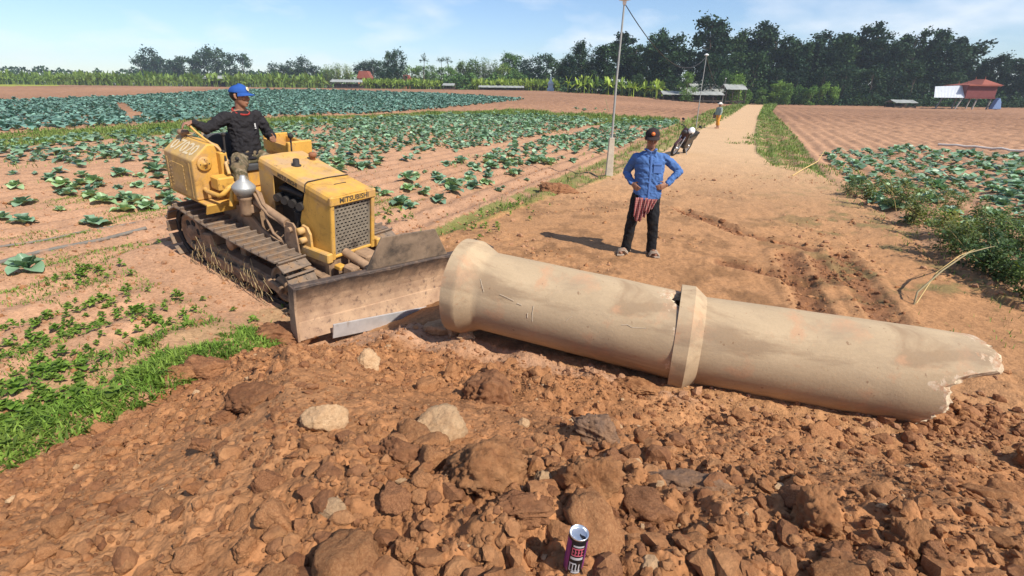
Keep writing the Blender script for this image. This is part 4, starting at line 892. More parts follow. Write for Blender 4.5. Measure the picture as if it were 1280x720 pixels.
hand(b, WL, (0.85, -0.30, -0.05), (-0.05, -0.2, 1.0), (0.3, 0.9, 0.1), 0.95)
HR, KR, AR = D(-0.68, -0.11, 1.23), D(-0.30, -0.36, 1.235), D(-0.22, -0.36, 0.945)
HL, KL, AL = D(-0.68, 0.11, 1.23), D(-0.27, 0.14, 1.22), D(-0.17, 0.14, 0.95)
for H_, K_, A_ in ((HR, KR, AR), (HL, KL, AL)):
    lmb(b, [H_, tuple(Vector(H_).lerp(Vector(K_), 0.5)), K_], [0.082, 0.072, 0.056]); lmb(b, [K_, tuple(Vector(K_).lerp(Vector(A_), 0.35)), A_], [0.053, 0.052, 0.036])
    A_ = Vector(A_); b.tube([tuple(A_+Vector((-0.05, 0, -0.03))), tuple(A_+Vector((0.0, 0, -0.025))), tuple(A_+Vector((0.10, -0.01, -0.035))), tuple(A_+Vector((0.17, -0.02, -0.045)))], [0.034, 0.038, 0.036, 0.02], 12)
remesh('body', b, 0.0055, m_skin, drv, 3)
eyes(PhD, 1.04, drv, (m_eyew, m_iris))
cap(MhD, None, None, drv, (fabric('blue_cap_cloth', (0.025, 0.085, 0.31)), simple('cream_badge', (0.72, 0.62, 0.42), 0.6, 0, 0.1), simple('badge_gold', (0.55, 0.30, 0.08), 0.6, 0, 0.1)))
b = MB(); b.ball((-0.012, 0, 0.020), (0.098, 0.081, 0.082), 18, 12, M=MhD); remesh('hair', b, 0.006, m_hair, drv, 1)
m_tee = fabric('faded_black_jersey', (0.022, 0.020, 0.022), 0.25, 8)
b = MB()
torso(b, [tsec(1.20, 0.085, 0.068), tsec(1.10, 0.18, 0.095), tsec(0.88, 0.192, 0.118), tsec(0.5, 0.172, 0.118), tsec(0.15, 0.178, 0.125), tsec(-0.05, 0.182, 0.13)])
for S_, E_, W_ in ((SR, ER, WR), (SL, EL, WL)):
    W2 = Vector(E_).lerp(Vector(W_), 0.84); lmb(b, [S_, tuple(Vector(S_).lerp(Vector(E_), 0.5)), E_], [0.076, 0.066, 0.057]); lmb(b, [E_, tuple(Vector(E_).lerp(W2, 0.5)), tuple(W2)], [0.057, 0.051, 0.041])
tee = remesh('shirt', b, 0.008, m_tee, drv, 4, folds(13, 0.016, 23, 1.2))
cN = pel.lerp(ch, 1.18); b = MB(); b.tube([tuple(cN+Vector((0.079*math.cos(a)+0.014, 0.094*math.sin(a), 0.004-0.042*math.cos(a)))) for a in [2*math.pi*k/20 for k in range(21)]], 0.012, 8, caps=False); b.build('neckband', fabric('red_rib', (0.30, 0.035, 0.03)), tee)
b = MB(); pc = pel.lerp(ch, 0.80)
b.box(tuple(pc+Vector((0.121, 0.085, 0.012))), (0.006, 0.026, 0.045), rot=(0, 0, R(32)), bevel=0.001); b.box(tuple(pc+Vector((0.123, 0.085, -0.022))), (0.006, 0.034, 0.010), rot=(0, 0, R(32)), bevel=0.001); b.build('chest_print', simple('white_print', (0.6, 0.58, 0.55), 0.8, 0, 0.1), tee)
m_camo, t_, b_, _ = nt('camouflage_cloth'); co_ = ocoord(t_)
c_ = mixc(t_, ramp(t_, noise(t_, 11, 3, 0.5, co_, 0.5), [(0.48, 0.0), (0.52, 1.0)]), (0.155, 0.11, 0.06), (0.085, 0.070, 0.034)); c_ = mixc(t_, ramp(t_, noise(t_, 8, 3, 0.5, co_, 0.8), [(0.58, 0.0), (0.61, 1.0)]), c_, (0.24, 0.185, 0.115)); t_.links.new(c_, b_.inputs['Base Color']); b_.inputs['Roughness'].default_value = 0.9
b = MB(); torso(b, [tsec(0.18, 0.17, 0.12), tsec(0.0, 0.178, 0.13), tsec(-0.15, 0.17, 0.13)])
for H_, K_, A_ in ((HR, KR, AR), (HL, KL, AL)):
    lmb(b, [H_, tuple(Vector(H_).lerp(Vector(K_), 0.5)), K_, tuple(Vector(K_).lerp(Vector(A_), 0.5)), tuple(Vector(K_).lerp(Vector(A_), 0.92))], [0.103, 0.096, 0.083, 0.078, 0.068])
remesh('trousers', b, 0.008, m_camo, drv, 4, folds(9, 0.012, 33, 0.8))
# ================================================================== stones and clods
def ico(sub):
    b = bmesh.new(); bmesh.ops.create_icosphere(b, subdivisions=sub, radius=1.0); b.verts.index_update()
    v = np.array([tuple(x.co) for x in b.verts]); f = np.array([[q.index for q in p.verts] for p in b.faces]); b.free(); return v, f
ICO = {k: ico(k) for k in (1, 2, 3, 4, 5)}
def noise3(P, s, seed):
    return (fbm(P[:, 0]*s+seed, P[:, 1]*s, seed, 4)+fbm(P[:, 1]*s-seed, P[:, 2]*s, seed+9, 4)+fbm(P[:, 2]*s, P[:, 0]*s+seed, seed+17, 4))/2
def clod(seed, sub, cuts=11, rough=0.10, flat=(1, 1, 1), soft=0.0):
    r_ = np.random.default_rng(seed); v, f = ICO[sub]; n = r_.normal(size=(cuts, 3)); n /= np.linalg.norm(n, axis=1)[:, None]; off = r_.uniform(0.62, 1.0, cuts)
    dt = v@n.T; rad = np.where(dt > 0.05, off/np.maximum(dt, 0.05), 9).min(1); rad = np.minimum(rad, 1.25)
    rad = rad*(1-soft)+soft
    P = v*rad[:, None]; P = P*(1+rough*noise3(P, 1.6, seed)[:, None]+rough*0.65*noise3(P, 4.5, seed+3)[:, None]+rough*0.45*noise3(P, 11, seed+5)[:, None]*(sub > 3)+rough*0.30*noise3(P, 26, seed+6)[:, None]*(sub > 4))
    return P*np.array(flat), f
def soil_mat(name, c, c2, sc=9):
    m, t, b, _ = nt(name); co = ocoord(t); oi = nd(t, 'ShaderNodeObjectInfo').outputs['Random']
    k = mixc(t, ramp(t, noise(t, sc, 6, 0.68, co, 0.3), [(0.38, 0.0), (0.64, 1.0)]), c, c2)
    k = mixc(t, 1.0, k, ramp(t, noise(t, sc*6, 5, 0.7, co), [(0.25, 0.78), (0.75, 1.22)]), 'MULTIPLY')
    k = mixc(t, 1.0, k, ramp(t, oi, [(0.0, 0.86), (1.0, 1.14)]), 'MULTIPLY')
    t.links.new(k, b.inputs['Base Color']); b.inputs['Roughness'].default_value = 0.96; b.inputs['Specular IOR Level'].default_value = 0.12
    bump(t, b, noise(t, 70, 7, 0.75, nd(t, 'ShaderNodeNewGeometry').outputs['Position']), 0.9, 0.016); return m
m_clod = soil_mat('dry_red_earth', (0.29, 0.128, 0.056), (0.43, 0.215, 0.098))
m_clod2 = soil_mat('damp_brown_earth', (0.19, 0.082, 0.040), (0.33, 0.158, 0.075))
m_pale = soil_mat('pale_sandy_stone', (0.43, 0.265, 0.145), (0.53, 0.355, 0.205), 14)
m_grey = soil_mat('grey_brown_stone', (0.20, 0.125, 0.085), (0.34, 0.19, 0.105))
# (pixel, half-width px, flatness, rotation, material, label)
BIG = [
 ((605, 592), 46, (1.0, 0.85, 0.85), 20, m_clod, 'largest rough brown boulder of earth in the middle of the mound', 'boulder', 31),
 ((553, 540), 30, (1.1, 0.8, 0.75), 50, m_pale, 'pale buff boulder half sunk in soil just above the largest boulder', 'boulder', 32),
 ((614, 500), 30, (1.0, 0.9, 0.8), 80, m_clod2, 'rounded dark brown boulder in the shadowed hollow behind the pale one', 'boulder', 33),
 ((406, 527), 24, (1.0, 0.8, 0.85), 10, m_pale, 'pale tan stone alone on the smooth slope left of centre', 'stone', 34),
 ((460, 461), 18, (0.95, 0.8, 1.0), 60, m_pale, 'pale cream stone on the mound just below the blade tip', 'stone', 35),
 ((321, 503), 30, (1.2, 0.9, 0.55), 15, m_clod2, 'broad flat-topped brown clod on the left slope of the mound', 'clod', 36),
 ((285, 522), 17, (1.1, 0.8, 0.55), 75, m_clod2, 'dark slab-like clod touching the left side of the broad flat-topped clod', 'clod', 37),
 ((262, 468), 28, (1.3, 0.8, 0.6), 5, m_clod2, 'dark reddish clod at the upper left rim beside the grass', 'clod', 38),
 ((228, 470), 20, (1.2, 0.8, 0.6), 35, m_clod, 'dusty pinkish clod on the rim leftmost next to the grass', 'clod', 39),
 ((360, 424), 30, (1.3, 0.8, 0.5), 12, m_clod2, 'dark red lump of earth against the lower left corner of the blade', 'clod', 40),
 ((502, 573), 27, (1.35, 0.7, 0.6), -25, m_clod2, 'long wedge-shaped brown clod left of the largest boulder', 'clod', 41),
 ((678, 607), 16, (1.0, 0.85, 0.9), 40, m_pale, 'pale yellowish stone between the largest boulder and the can', 'stone', 42),
 ((416, 640), 16, (1.1, 0.8, 0.7), 0, m_pale, 'pale peach stone on the smooth lower slope left of centre', 'stone', 43),
 ((858, 610), 38, (1.4, 0.75, 0.4), -22, m_grey, 'flat grey-brown slab lying tilted right of the can', 'slab', 44),
 ((1020, 662), 33, (0.9, 0.9, 1.0), 0, m_clod, 'rounded brown boulder beside a dark hollow in the lower right', 'boulder', 45),
 ((1132, 690), 24, (0.8, 0.9, 1.3), 15, m_clod, 'upright pointed clod near the lower right corner', 'clod', 46),
 ((737, 610), 36, (0.9, 0.9, 1.1), 20, m_clod, 'tall knobbly lump of red earth directly behind the can', 'clod', 47),
 ((752, 549), 26, (1.2, 0.9, 0.75), -30, m_grey, 'dark grey stone in the hollow right of centre on the mound', 'stone', 48),
 ((655, 637), 30, (1.4, 0.8, 0.6), 20, m_clod2, 'low wedge of brown earth just left of the can', 'clod', 49),
 ((508, 692), 16, (1.0, 0.9, 0.9), 10, m_clod, 'rounded clod at the bottom edge left of the can', 'clod', 50),
 ((305, 692), 15, (0.9, 0.9, 1.0), 30, m_clod, 'buff-brown clod low on the left smooth slope', 'clod', 51),
 ((549, 416), 15, (1.5, 0.8, 0.6), 0, m_pale, 'flattest of three stones in a row under the bell end of the pipe', 'stone', 52),
 ((568, 417), 8, (0.9, 0.9, 1.0), 0, m_pale, 'middle small stone of three in a row under the bell end of the pipe', 'stone', 53),
 ((582, 421), 9, (1.2, 0.9, 0.8), 20, m_pale, 'right-hand stone of three in a row under the bell end of the pipe', 'stone', 54),
 ((798, 487), 22, (1.5, 0.8, 0.45), -10, m_clod, 'flat clod in front of the joint between the two pipes', 'clod', 55),
 ((700, 240), 16, (1.3, 0.9, 0.5), 0, m_clod2, 'low dark heap of earth on the road edge left of the light pole', 'heap', 56),
 ((255, 558), 13, (1.2, 0.9, 0.6), 0, m_clod2, 'small dark clod on the left slope below the broad flat clod', 'clod', 57),
 ((1290, 585), 20, (1.0, 0.9, 0.8), 0, m_clod, 'reddish clod on the right edge beyond the broken pipe', 'clod', 58),
]
PLACED = []
def place_rock(px, hw, flat, rot, mat, label, cat, seed, group=None, nm=None, sub=5):
    p = hit(*px, fn=full_h); z = gh(p[0], p[1]); dist = np.linalg.norm(np.array([p[0], p[1], z])-CAM)*1.0
    depth = (np.array([p[0], p[1], z])-CAM)@FW; s = hw/F_PX*depth
    P, f = clod(seed, sub, 12, 0.15 if mat is m_pale else 0.30, (1, 1, 1), 0.12)
    P = P*(s*np.array(flat))[None, :]*0.98
    me = big_mesh('x', P, [f], mat, False); o = me; o.name = nm or {'boulder': 'earth_boulder', 'stone': 'pale_stone', 'clod': 'soil_clod', 'slab': 'stone_slab', 'heap': 'soil_heap'}[cat]; o.data.name = o.name
    o.data.polygons.foreach_set('use_smooth', np.ones(len(o.data.polygons), bool))
    o.location = (p[0], p[1], z+s*flat[2]*0.27); o.rotation_euler = (R(seed*37 % 25-12), R(seed*53 % 25-12), R(rot))
    tag(o, label, cat, group); PLACED.append((p[0], p[1], s)); return o
for a in BIG: place_rock(*a)
# clods of one kind spread over the mound: the largest as things, the rest as one mass
PROTO0 = [clod(200+k, 3, 10, 0.13) for k in range(10)]
def clod_proto(k, mat):
    P, f = clod(200+k, 4, 8, 0.24); o = big_mesh('soil_clod', P, [f], mat, True); return o
protos = []
rs = np.random.default_rng(12)
def mound_points(n, dens):
    out = []
    while len(out) < n:
        a = R(1)*rs.uniform(-57, 57, 4000); r = 0.75+rs.random(4000)**0.9*5.2; x = r*np.sin(a); y = r*np.cos(a); s = mound_s(x, y)
        px = F_PX*1.0
        patch = sst(-0.3, 0.4, fbm(x*0.9, y*0.9, 27, 3)+0.25*sst(-0.6, 0.8, x)+0.1)
        keep = (s > 0.0) & (rs.random(4000) < dens*(0.05+0.95*patch))
        # keep clear of the pipes and of the hollow under the camera
        out += list(zip(x[keep], y[keep]))
    return np.array(out[:n])
def free(x, y, r):
    for a, b_, q in PLACED:
        if (a-x)**2+(b_-y)**2 < (0.75*q+0.6*r)**2: return False
    if (x-cp.x)**2+(y-cp.y)**2 < (0.045+r)**2: return False
    if -0.25 < (y-cp.y)*-1 < 0.30 and abs(x-cp.x*0.8) < 0.05+r and cp.y-y > 0: return False
    return True
pts = mound_points(4200, 1.0); NIND = 0; first = {}
GL = 'reddish brown clod of dry earth lying loose among others on the dug mound'
for x, y in pts:
    if NIND >= 255: break
    s = float(np.exp(rs.normal(math.log(0.029), 0.50))); s = min(s, 0.075)
    if x < -0.9 and s > 0.04: s *= 0.5
    if not free(x, y, s): continue
    k = int(rs.integers(0, 8)); mt = m_clod2 if rs.random() < 0.3 else m_clod; key = (k, mt.name)
    if key not in first: first[key] = o = clod_proto(k, mt)
    else: o = first[key].copy(); COL.objects.link(o)
    o.name = 'soil_clod'
    z = gh(x, y); fl = rs.uniform(0.6, 1.0); o.scale = (s*rs.uniform(0.85, 1.35), s*rs.uniform(0.8, 1.1), s*fl); o.rotation_euler = tuple(rs.uniform(-0.5, 0.5, 2))+(rs.uniform(0, 6.28),); o.location = (x, y, z+s*fl*0.22)
    tag(o, GL, 'clod', 'brown clods on the dug mound'); PLACED.append((x, y, s)); NIND += 1
def scatter(name, XY, S, protos_, mats, sink=0.2, tint=None, flat=(0.55, 1.0)):
    """many small stones as one object"""
    V, Fs, off, mi = [], [], 0, []
    n = len(XY); Z = full_h(XY[:, 0], XY[:, 1]); kk = rs.integers(0, len(protos_), n); mm = rs.choice(len(mats), n, p=tint)
    for i in range(n):
        P, f = protos_[kk[i]]; a = rs.uniform(0, 6.28); c, s_ = math.cos(a), math.sin(a); b_ = rs.uniform(-0.6, 0.6); cb, sb = math.cos(b_), math.sin(b_)
        sc = S[i]*np.array([rs.uniform(0.85, 1.4), rs.uniform(0.8, 1.1), rs.uniform(*flat)])
        M = np.array([[c, -s_, 0], [s_, c, 0], [0, 0, 1]])@np.array([[1, 0, 0], [0, cb, -sb], [0, sb, cb]])
        Q = (P*sc)@M.T; Q += np.array([XY[i, 0], XY[i, 1], Z[i]+S[i]*sink]); V.append(Q); Fs.append(f+off); off += len(P); mi.append(np.full(len(f), mm[i]))
    return big_mesh(name, np.concatenate(V), [np.concatenate(Fs)], mats, False, np.concatenate(mi), kind='stuff')
P2 = [clod(300+k, 2, 7, 0.30) for k in range(14)]; P1 = [clod(340+k, 1, 6, 0.25) for k in range(14)]
q = mound_points(2900, 1.0); S = np.minimum(np.exp(rs.normal(math.log(0.0145), 0.45, len(q))), 0.038)
ok = np.array([free(x, y, s*0.3) for (x, y), s in zip(q, S)]); scatter('earth_crumbs', q[ok], S[ok], P2, [m_clod, m_clod2, m_pale], 0.25, [0.70, 0.285, 0.015])
q = mound_points(9000, 1.0); S = np.exp(rs.normal(math.log(0.0068), 0.38, len(q)))
# evenly spread crumbs too, also on the smooth parts
a = R(1)*rs.uniform(-57, 57, 15000); r = 0.75+rs.random(15000)**0.8*4.6; q2 = np.stack([r*np.sin(a), r*np.cos(a)], 1); q2 = q2[mound_s(q2[:, 0], q2[:, 1]) > -0.25]; S2 = np.exp(rs.normal(math.log(0.0038), 0.50, len(q2)))
q = np.concatenate([q, q2]); S = np.concatenate([S, S2]); scatter('earth_crumbs', q, S, P1, [m_clod, m_clod2, m_pale], 0.3, [0.76, 0.22, 0.02])
# crumbs on the trampled road, near the broken pipe end and in the fields
a = R(1)*rs.uniform(-50, 50, 16000); r = 3.0+rs.random(16000)**1.3*13; q = np.stack([r*np.sin(a), r*np.cos(a)], 1); s_ = mound_s(q[:, 0], q[:, 1]); rd = in_poly(q[:, 0], q[:, 1], ROAD)
keep = (s_ < 0) & ((~rd & (rs.random(len(q)) < 0.75)) | (rd & (rs.random(len(q)) < 0.55*sst(-0.1, 0.4, fbm(q[:, 0]*0.8, q[:, 1]*0.8, 77, 3)))))
q = q[keep]; S = np.exp(rs.normal(math.log(0.013), 0.5, len(q))); scatter('field_crumbs', q, np.minimum(S, 0.045), P1, [soil_mat('field_earth', (0.36, 0.185, 0.10), (0.44, 0.245, 0.14)), m_clod], 0.15, [0.8, 0.2])
q = []
for rp_ in RUTS:
    for (ax, ay), (bx, by) in zip(rp_[:-1], rp_[1:]):
        u = rs.random(int(75*math.hypot(bx-ax, by-ay))+20); q.append(np.stack([ax+(bx-ax)*u, ay+(by-ay)*u], 1)+rs.normal(0, 0.13, (len(u), 2)))
q = np.concatenate(q); S = np.exp(rs.normal(math.log(0.010), 0.55, len(q))); scatter('rut_crumbs', q, np.minimum(S, 0.05), P2, [m_clod2, m_clod], 0.15, [0.65, 0.35])
e = np.array(hit(1200, 525)[:2]); q = e+rs.normal(0, 1, (500, 2))*np.array([0.28, 0.16]); S = np.exp(rs.normal(math.log(0.015), 0.5, len(q))); scatter('broken_crumbs', q, np.minimum(S, 0.05), P2, [m_clod2, m_clod], 0.2, [0.7, 0.3])
# ================================================================== crops, grass, weeds
def leafmat(name, c, c2, sc=3.0, rough=0.55, trans=0.25, rnd=0.25, spec=0.3, ornd=True):
    m, t, b, out = nt(name); co = nd(t, 'ShaderNodeNewGeometry').outputs['Position']
    k = mixc(t, ramp(t, noise(t, sc, 4, 0.6, co), [(0.35, 0.0), (0.65, 1.0)]), c, c2)
    geo = nd(t, 'ShaderNodeNewGeometry').outputs['Random Per Island']
    k = mixc(t, 1.0, k, ramp(t, geo, [(0.0, 1-rnd), (1.0, 1+rnd)]), 'MULTIPLY')
    if ornd: k = mixc(t, 1.0, k, ramp(t, nd(t, 'ShaderNodeObjectInfo').outputs['Random'], [(0.0, (0.66, 0.72, 0.82)), (0.5, (1.0, 1.0, 1.0)), (1.0, (1.6, 1.42, 1.1))]), 'MULTIPLY')
    t.links.new(k, b.inputs['Base Color']); b.inputs['Roughness'].default_value = rough; b.inputs['Specular IOR Level'].default_value = spec
    if trans:
        tr = nd(t, 'ShaderNodeBsdfTranslucent'); t.links.new(mixc(t, 1.0, k, (1.0, 1.15, 0.45), 'MULTIPLY'), tr.inputs[0]); mx = nd(t, 'ShaderNodeMixShader'); mx.inputs[0].default_value = trans
        t.links.new(b.outputs[0], mx.inputs[1]); t.links.new(tr.outputs[0], mx.inputs[2]); t.links.new(mx.outputs[0], out.inputs[0])
    return m
m_cab = leafmat('cabbage_leaf', (0.155, 0.265, 0.155), (0.25, 0.37, 0.235), 2.5, 0.42, 0.15, 0.35, 0.4)
m_cabm = leafmat('cabbage_leaf_rows', (0.14, 0.25, 0.14), (0.26, 0.38, 0.24), 1.2, 0.42, 0.15, 0.5, 0.4, False)
m_teal = leafmat('blue_green_cabbage', (0.115, 0.225, 0.18), (0.175, 0.295, 0.235), 0.4, 0.55, 0.1, 0.4, 0.3, False)
m_grass = leafmat('bright_grass', (0.115, 0.215, 0.028), (0.20, 0.285, 0.05), 3.0, 0.6, 0.3, 0.45, 0.2, False)
m_grass2 = leafmat('verge_grass', (0.12, 0.205, 0.040), (0.225, 0.265, 0.075), 0.8, 0.65, 0.25, 0.4, 0.2, False)
m_weed = leafmat('weed_leaf', (0.085, 0.145, 0.038), (0.21, 0.215, 0.075), 3.0, 0.6, 0.25, 0.4, 0.2)
m_dryw = leafmat('dry_stalk', (0.34, 0.26, 0.13), (0.42, 0.33, 0.18), 3, 0.9, 0, 0.2, 0.1)
rp = np.random.default_rng(77)
def leaf_grid(L, W, droop, cup, wav, nu=5, nv=3, seed=0):
    """a leaf along +X from the origin; returns verts and quads"""
    r_ = np.random.default_rng(seed); V = []; ph = r_.uniform(0, 6)
    for i in range(nu+1):
        u = i/nu; w = W*(math.sin(math.pi*min(1, u*0.86+0.12))**0.75)*(0.35+0.65*min(1, u*2.2))
        for j in range(nv+1):
            v = j/nv*2-1
            V.append((L*u*(1-0.12*droop*u), w*v*0.5, L*(0.45*u-droop*u*u)+cup*w*v*v*0.5+wav*math.sin(u*9+v*3+ph)*abs(v)*w))
    F = [(i*(nv+1)+j, (i+1)*(nv+1)+j, (i+1)*(nv+1)+j+1, i*(nv+1)+j+1) for i in range(nu) for j in range(nv)]
    return np.array(V), np.array(F)
def rosette(seed, n=10, R_=0.2, nu=5, nv=3, heart=False):
    r_ = np.random.default_rng(seed); Vs, Fs, off = [], [], 0
    for k in range(n):
        a = k*2.4+r_.uniform(-0.3, 0.3); ring = k/n; L = R_*(1.05-0.5*ring)*r_.uniform(0.8, 1.15); W = L*r_.uniform(0.75, 1.0)
        V, F = leaf_grid(L, W, r_.uniform(0.35, 0.7)*(1.1-ring), 0.35+0.3*ring, 0.10, nu, nv, seed*31+k)
        t = -R(2+46*ring*r_.uniform(0.6, 1.1)); ct, st = math.cos(t), math.sin(t)
        V = np.stack([V[:, 0]*ct+V[:, 2]*st, V[:, 1], -V[:, 0]*st+V[:, 2]*ct], 1)
        ca, sa = math.cos(a), math.sin(a); V = np.stack([V[:, 0]*ca-V[:, 1]*sa, V[:, 0]*sa+V[:, 1]*ca, V[:, 2]+0.02+0.03*ring], 1)
        Vs.append(V); Fs.append(F+off); off += len(V)
    return np.concatenate(Vs), np.concatenate(Fs)
ROS = [rosette(500+k, 10, 0.27) for k in range(8)]; ROSL = [rosette(520+k, 7, 0.27, 2, 1) for k in range(8)]
def mass(name, XY, S, protos_, mat, dz=0.0, zsc=(0.85, 1.15)):
    V, Fs, off = [], [], 0; n = len(XY); Z = full_h(XY[:, 0], XY[:, 1]); kk = rp.integers(0, len(protos_), n)
    for i in range(n):
        P, f = protos_[kk[i]]; a = rp.uniform(0, 6.28); c, s = math.cos(a), math.sin(a); k = S[i]
        V.append(np.stack([(P[:, 0]*c-P[:, 1]*s)*k+XY[i, 0], (P[:, 0]*s+P[:, 1]*c)*k+XY[i, 1], P[:, 2]*k*rp.uniform(*zsc)+Z[i]+dz], 1)); Fs.append(f+off); off += len(P)
    return big_mesh(name, np.concatenate(V), [np.concatenate(Fs)], mat, True, kind='stuff')
def visible(x, y, m=60):
    v = np.stack([x, y, np.zeros_like(x)], 1)-CAM; z = v@FW; px = 640+F_PX*(v@RT)/np.maximum(z, 0.1); return (z > 0.5) & (px > -m) & (px < 1280+m)
def rows(x0, x1, y0, y1, pitch, gap, jit=0.05):
    """points on crop rows covering a box"""
    cc = np.array([(a, b_) for a in (x0, x1) for b_ in (y0, y1)]); al, ac = row_coord(cc[:, 0], cc[:, 1])
    A = np.arange(al.min(), al.max(), pitch); C = np.arange(math.floor(ac.min()/gap)*gap, ac.max(), gap); A, C = np.meshgrid(A, C); A = A.ravel()+rp.normal(0, jit*1.5, A.size); C = C.ravel()+rp.normal(0, jit, C.size)
    c, s = math.cos(ROW_DIR), math.sin(ROW_DIR); x = A*c-C*s; y = A*s+C*c; k = (x > x0) & (x < x1) & (y > y0) & (y < y1); return x[k], y[k]
def lift_mask(poly): return lambda x, y: in_poly(x, y, poly)
# ---- young cabbages on the left
BANDC = hits([(-260, 190), (0, 177), (300, 156), (480, 148), (640, 142), (760, 151), (845, 154)])
x, y = rows(-52, 26, 7.2, 60, 0.42, 0.62)
dB_, sB_, _ = seg_dist(x, y, BANDC); left = sB_ > 0
dl, sl, _ = seg_dist(x, y, ROAD_L); dp, _, _ = seg_dist(x, y, PATH_L)
far_k = sst(12, 26, y)
den = 0.62+0.45*far_k; den = den*(0.5+0.85*sst(-0.35, 0.25, fbm(x*0.30, y*0.30, 91, 3)))
lx, ly, dw = doz_w(x, y)
k = visible(x, y, 120) & left & (dB_ > 0.3) & (sl < 0) & (dl > 0.9+0.03*y) & (dp > 0.55) & (dw < 0.05) & (mound_s(x, y) < -1.0) & (rp.random(len(x)) < den)
x, y = x[k], y[k]
# very few right beside the machine and on the bare ground left of it
k = ~((x < -2.6) & (y < 11.0) & (rp.random(len(x)) < 0.45)); x, y = x[k], y[k]
o_ = np.argsort(np.hypot(x, y)); x, y = x[o_], y[o_]; LX = np.stack([x, y], 1); LS = np.clip(rp.normal(0.88, 0.26, len(x)), 0.35, 1.4)*(0.9+0.25*sst(12, 40, y))
# ---- cabbages on the right
x, y = rows(4, 40, 4, 24, 0.36, 0.55, 0.04); dr, sr, _ = seg_dist(x, y, ROAD_R)
k = visible(x, y, 200) & in_poly(x, y, FIELD_R) & (rp.random(len(x)) < 0.62+0.4*sst(-0.3, 0.2, fbm(x*0.5, y*0.5, 95, 3)))
k &= (dr > 0.35)
x, y = x[k], y[k]; o_ = np.argsort(np.hypot(x, y)); x, y = x[o_], y[o_]; RX = np.stack([x, y], 1); RS = np.clip(rp.normal(0.80, 0.2, len(x)), 0.4, 1.2)
rosm = [big_mesh('cabbage_plant', P, [f], m_cab, True) for P, f in ROS]; used = set()
def cabbage(xx, yy, s, label, group):
    k = int(rp.integers(0, 8)); o = rosm[k] if k not in used else rosm[k].copy()
    if k in used: COL.objects.link(o)
    used.add(k); o.name = 'cabbage_plant'; o.location = (xx, yy, gh(xx, yy)); o.scale = (s, s, s*rp.uniform(0.85, 1.1)); o.rotation_euler = (rp.uniform(-0.12, 0.12), rp.uniform(-0.12, 0.12), rp.uniform(0, 6.28)); tag(o, label, 'cabbage', group); return o
nL, nR = 150, 120
lone = hit(37, 340); cabbage(lone[0], lone[1], 1.0, 'lone leafy cabbage beside the hoses at the left edge', None)
for i in range(nL): cabbage(LX[i, 0], LX[i, 1], LS[i], 'young green cabbage plant in the sparse rows of the field left of the road', 'young cabbages left of the road')
for i in range(nR): cabbage(RX[i, 0], RX[i, 1], RS[i], 'blue-green cabbage plant in the patch right of the road', 'cabbages right of the road')
mid = ROS[:4]
def split(XY, S, n0, name, mat):
    XY, S = XY[n0:], S[n0:]; r = np.hypot(XY[:, 0], XY[:, 1]); a = r < 17
    if a.any(): mass(name, XY[a], S[a], ROS, mat)
    if (~a).any(): mass(name, XY[~a], S[~a]*1.05, ROSL, mat)
split(LX, LS, nL, 'young_cabbages', m_cabm); split(RX, RS, nR, 'field_cabbages', m_cabm)
# ---- the dense blue-green field behind
x, y = rows(-100, 26, 20, 150, 0.60, 0.75, 0.10); k = visible(x, y, 150) & in_poly(x, y, TEAL); x, y = x[k], y[k]
keep = rp.random(len(x)) < np.clip(90/np.hypot(x, y), 0.6, 1)*1.0; x, y = x[keep], y[keep]; ddx, _, _ = seg_dist(x, y, hits([(175, 150), (150, 130)]))
k2 = ddx > 0.5; x, y = x[k2], y[k2]
mass('blue_green_cabbages', np.stack([x, y], 1), np.clip(rp.normal(1.55, 0.25, len(x)), 1.0, 2.2)*(1+0.4*sst(60, 120, y)), ROSL, m_teal)
# ---- grass
def blades(name, XY, H, W, mat, lean=0.6, segs=2):
    n = len(XY); Z = full_h(XY[:, 0], XY[:, 1])-0.008; a = rp.uniform(0, 2*math.pi, n); d = np.stack([np.cos(a), np.sin(a)], 1); b_ = np.stack([-d[:, 1], d[:, 0]], 1); le = rp.uniform(0.1, 1.0, n)*lean
    B = np.stack([XY[:, 0], XY[:, 1], Z], 1); V = np.zeros((n, 5, 3)); w = W*rp.uniform(0.7, 1.3, n); h = H*rp.uniform(0.55, 1.25, n)
    for i, (u, ww) in enumerate(((0, 1.0), (0.5, 0.8))):
        c = B.copy(); c[:, :2] += d*(le*h*u*u)[:, None]; c[:, 2] += h*u*(1-0.25*le*u)
        V[:, 2*i] = c; V[:, 2*i+1] = c; V[:, 2*i, :2] -= b_*(w*ww/2)[:, None]; V[:, 2*i+1, :2] += b_*(w*ww/2)[:, None]
    c = B.copy(); c[:, :2] += d*(le*h)[:, None]; c[:, 2] += h*(1-0.45*le); V[:, 4] = c
    base = np.arange(n)[:, None]*5; Q = base+np.array([[0, 1, 3, 2]]); T = base+np.array([[2, 3, 4]])
    return big_mesh(name, V.reshape(-1, 3), [Q, T], mat, True, kind='stuff')
def inpoly_pts(poly, n, pw=1.0):
    P = np.array(poly); x = rp.uniform(P[:, 0].min(), P[:, 0].max(), n); y = rp.uniform(P[:, 1].min(), P[:, 1].max(), n); k = in_poly(x, y, poly); return x[k], y[k]
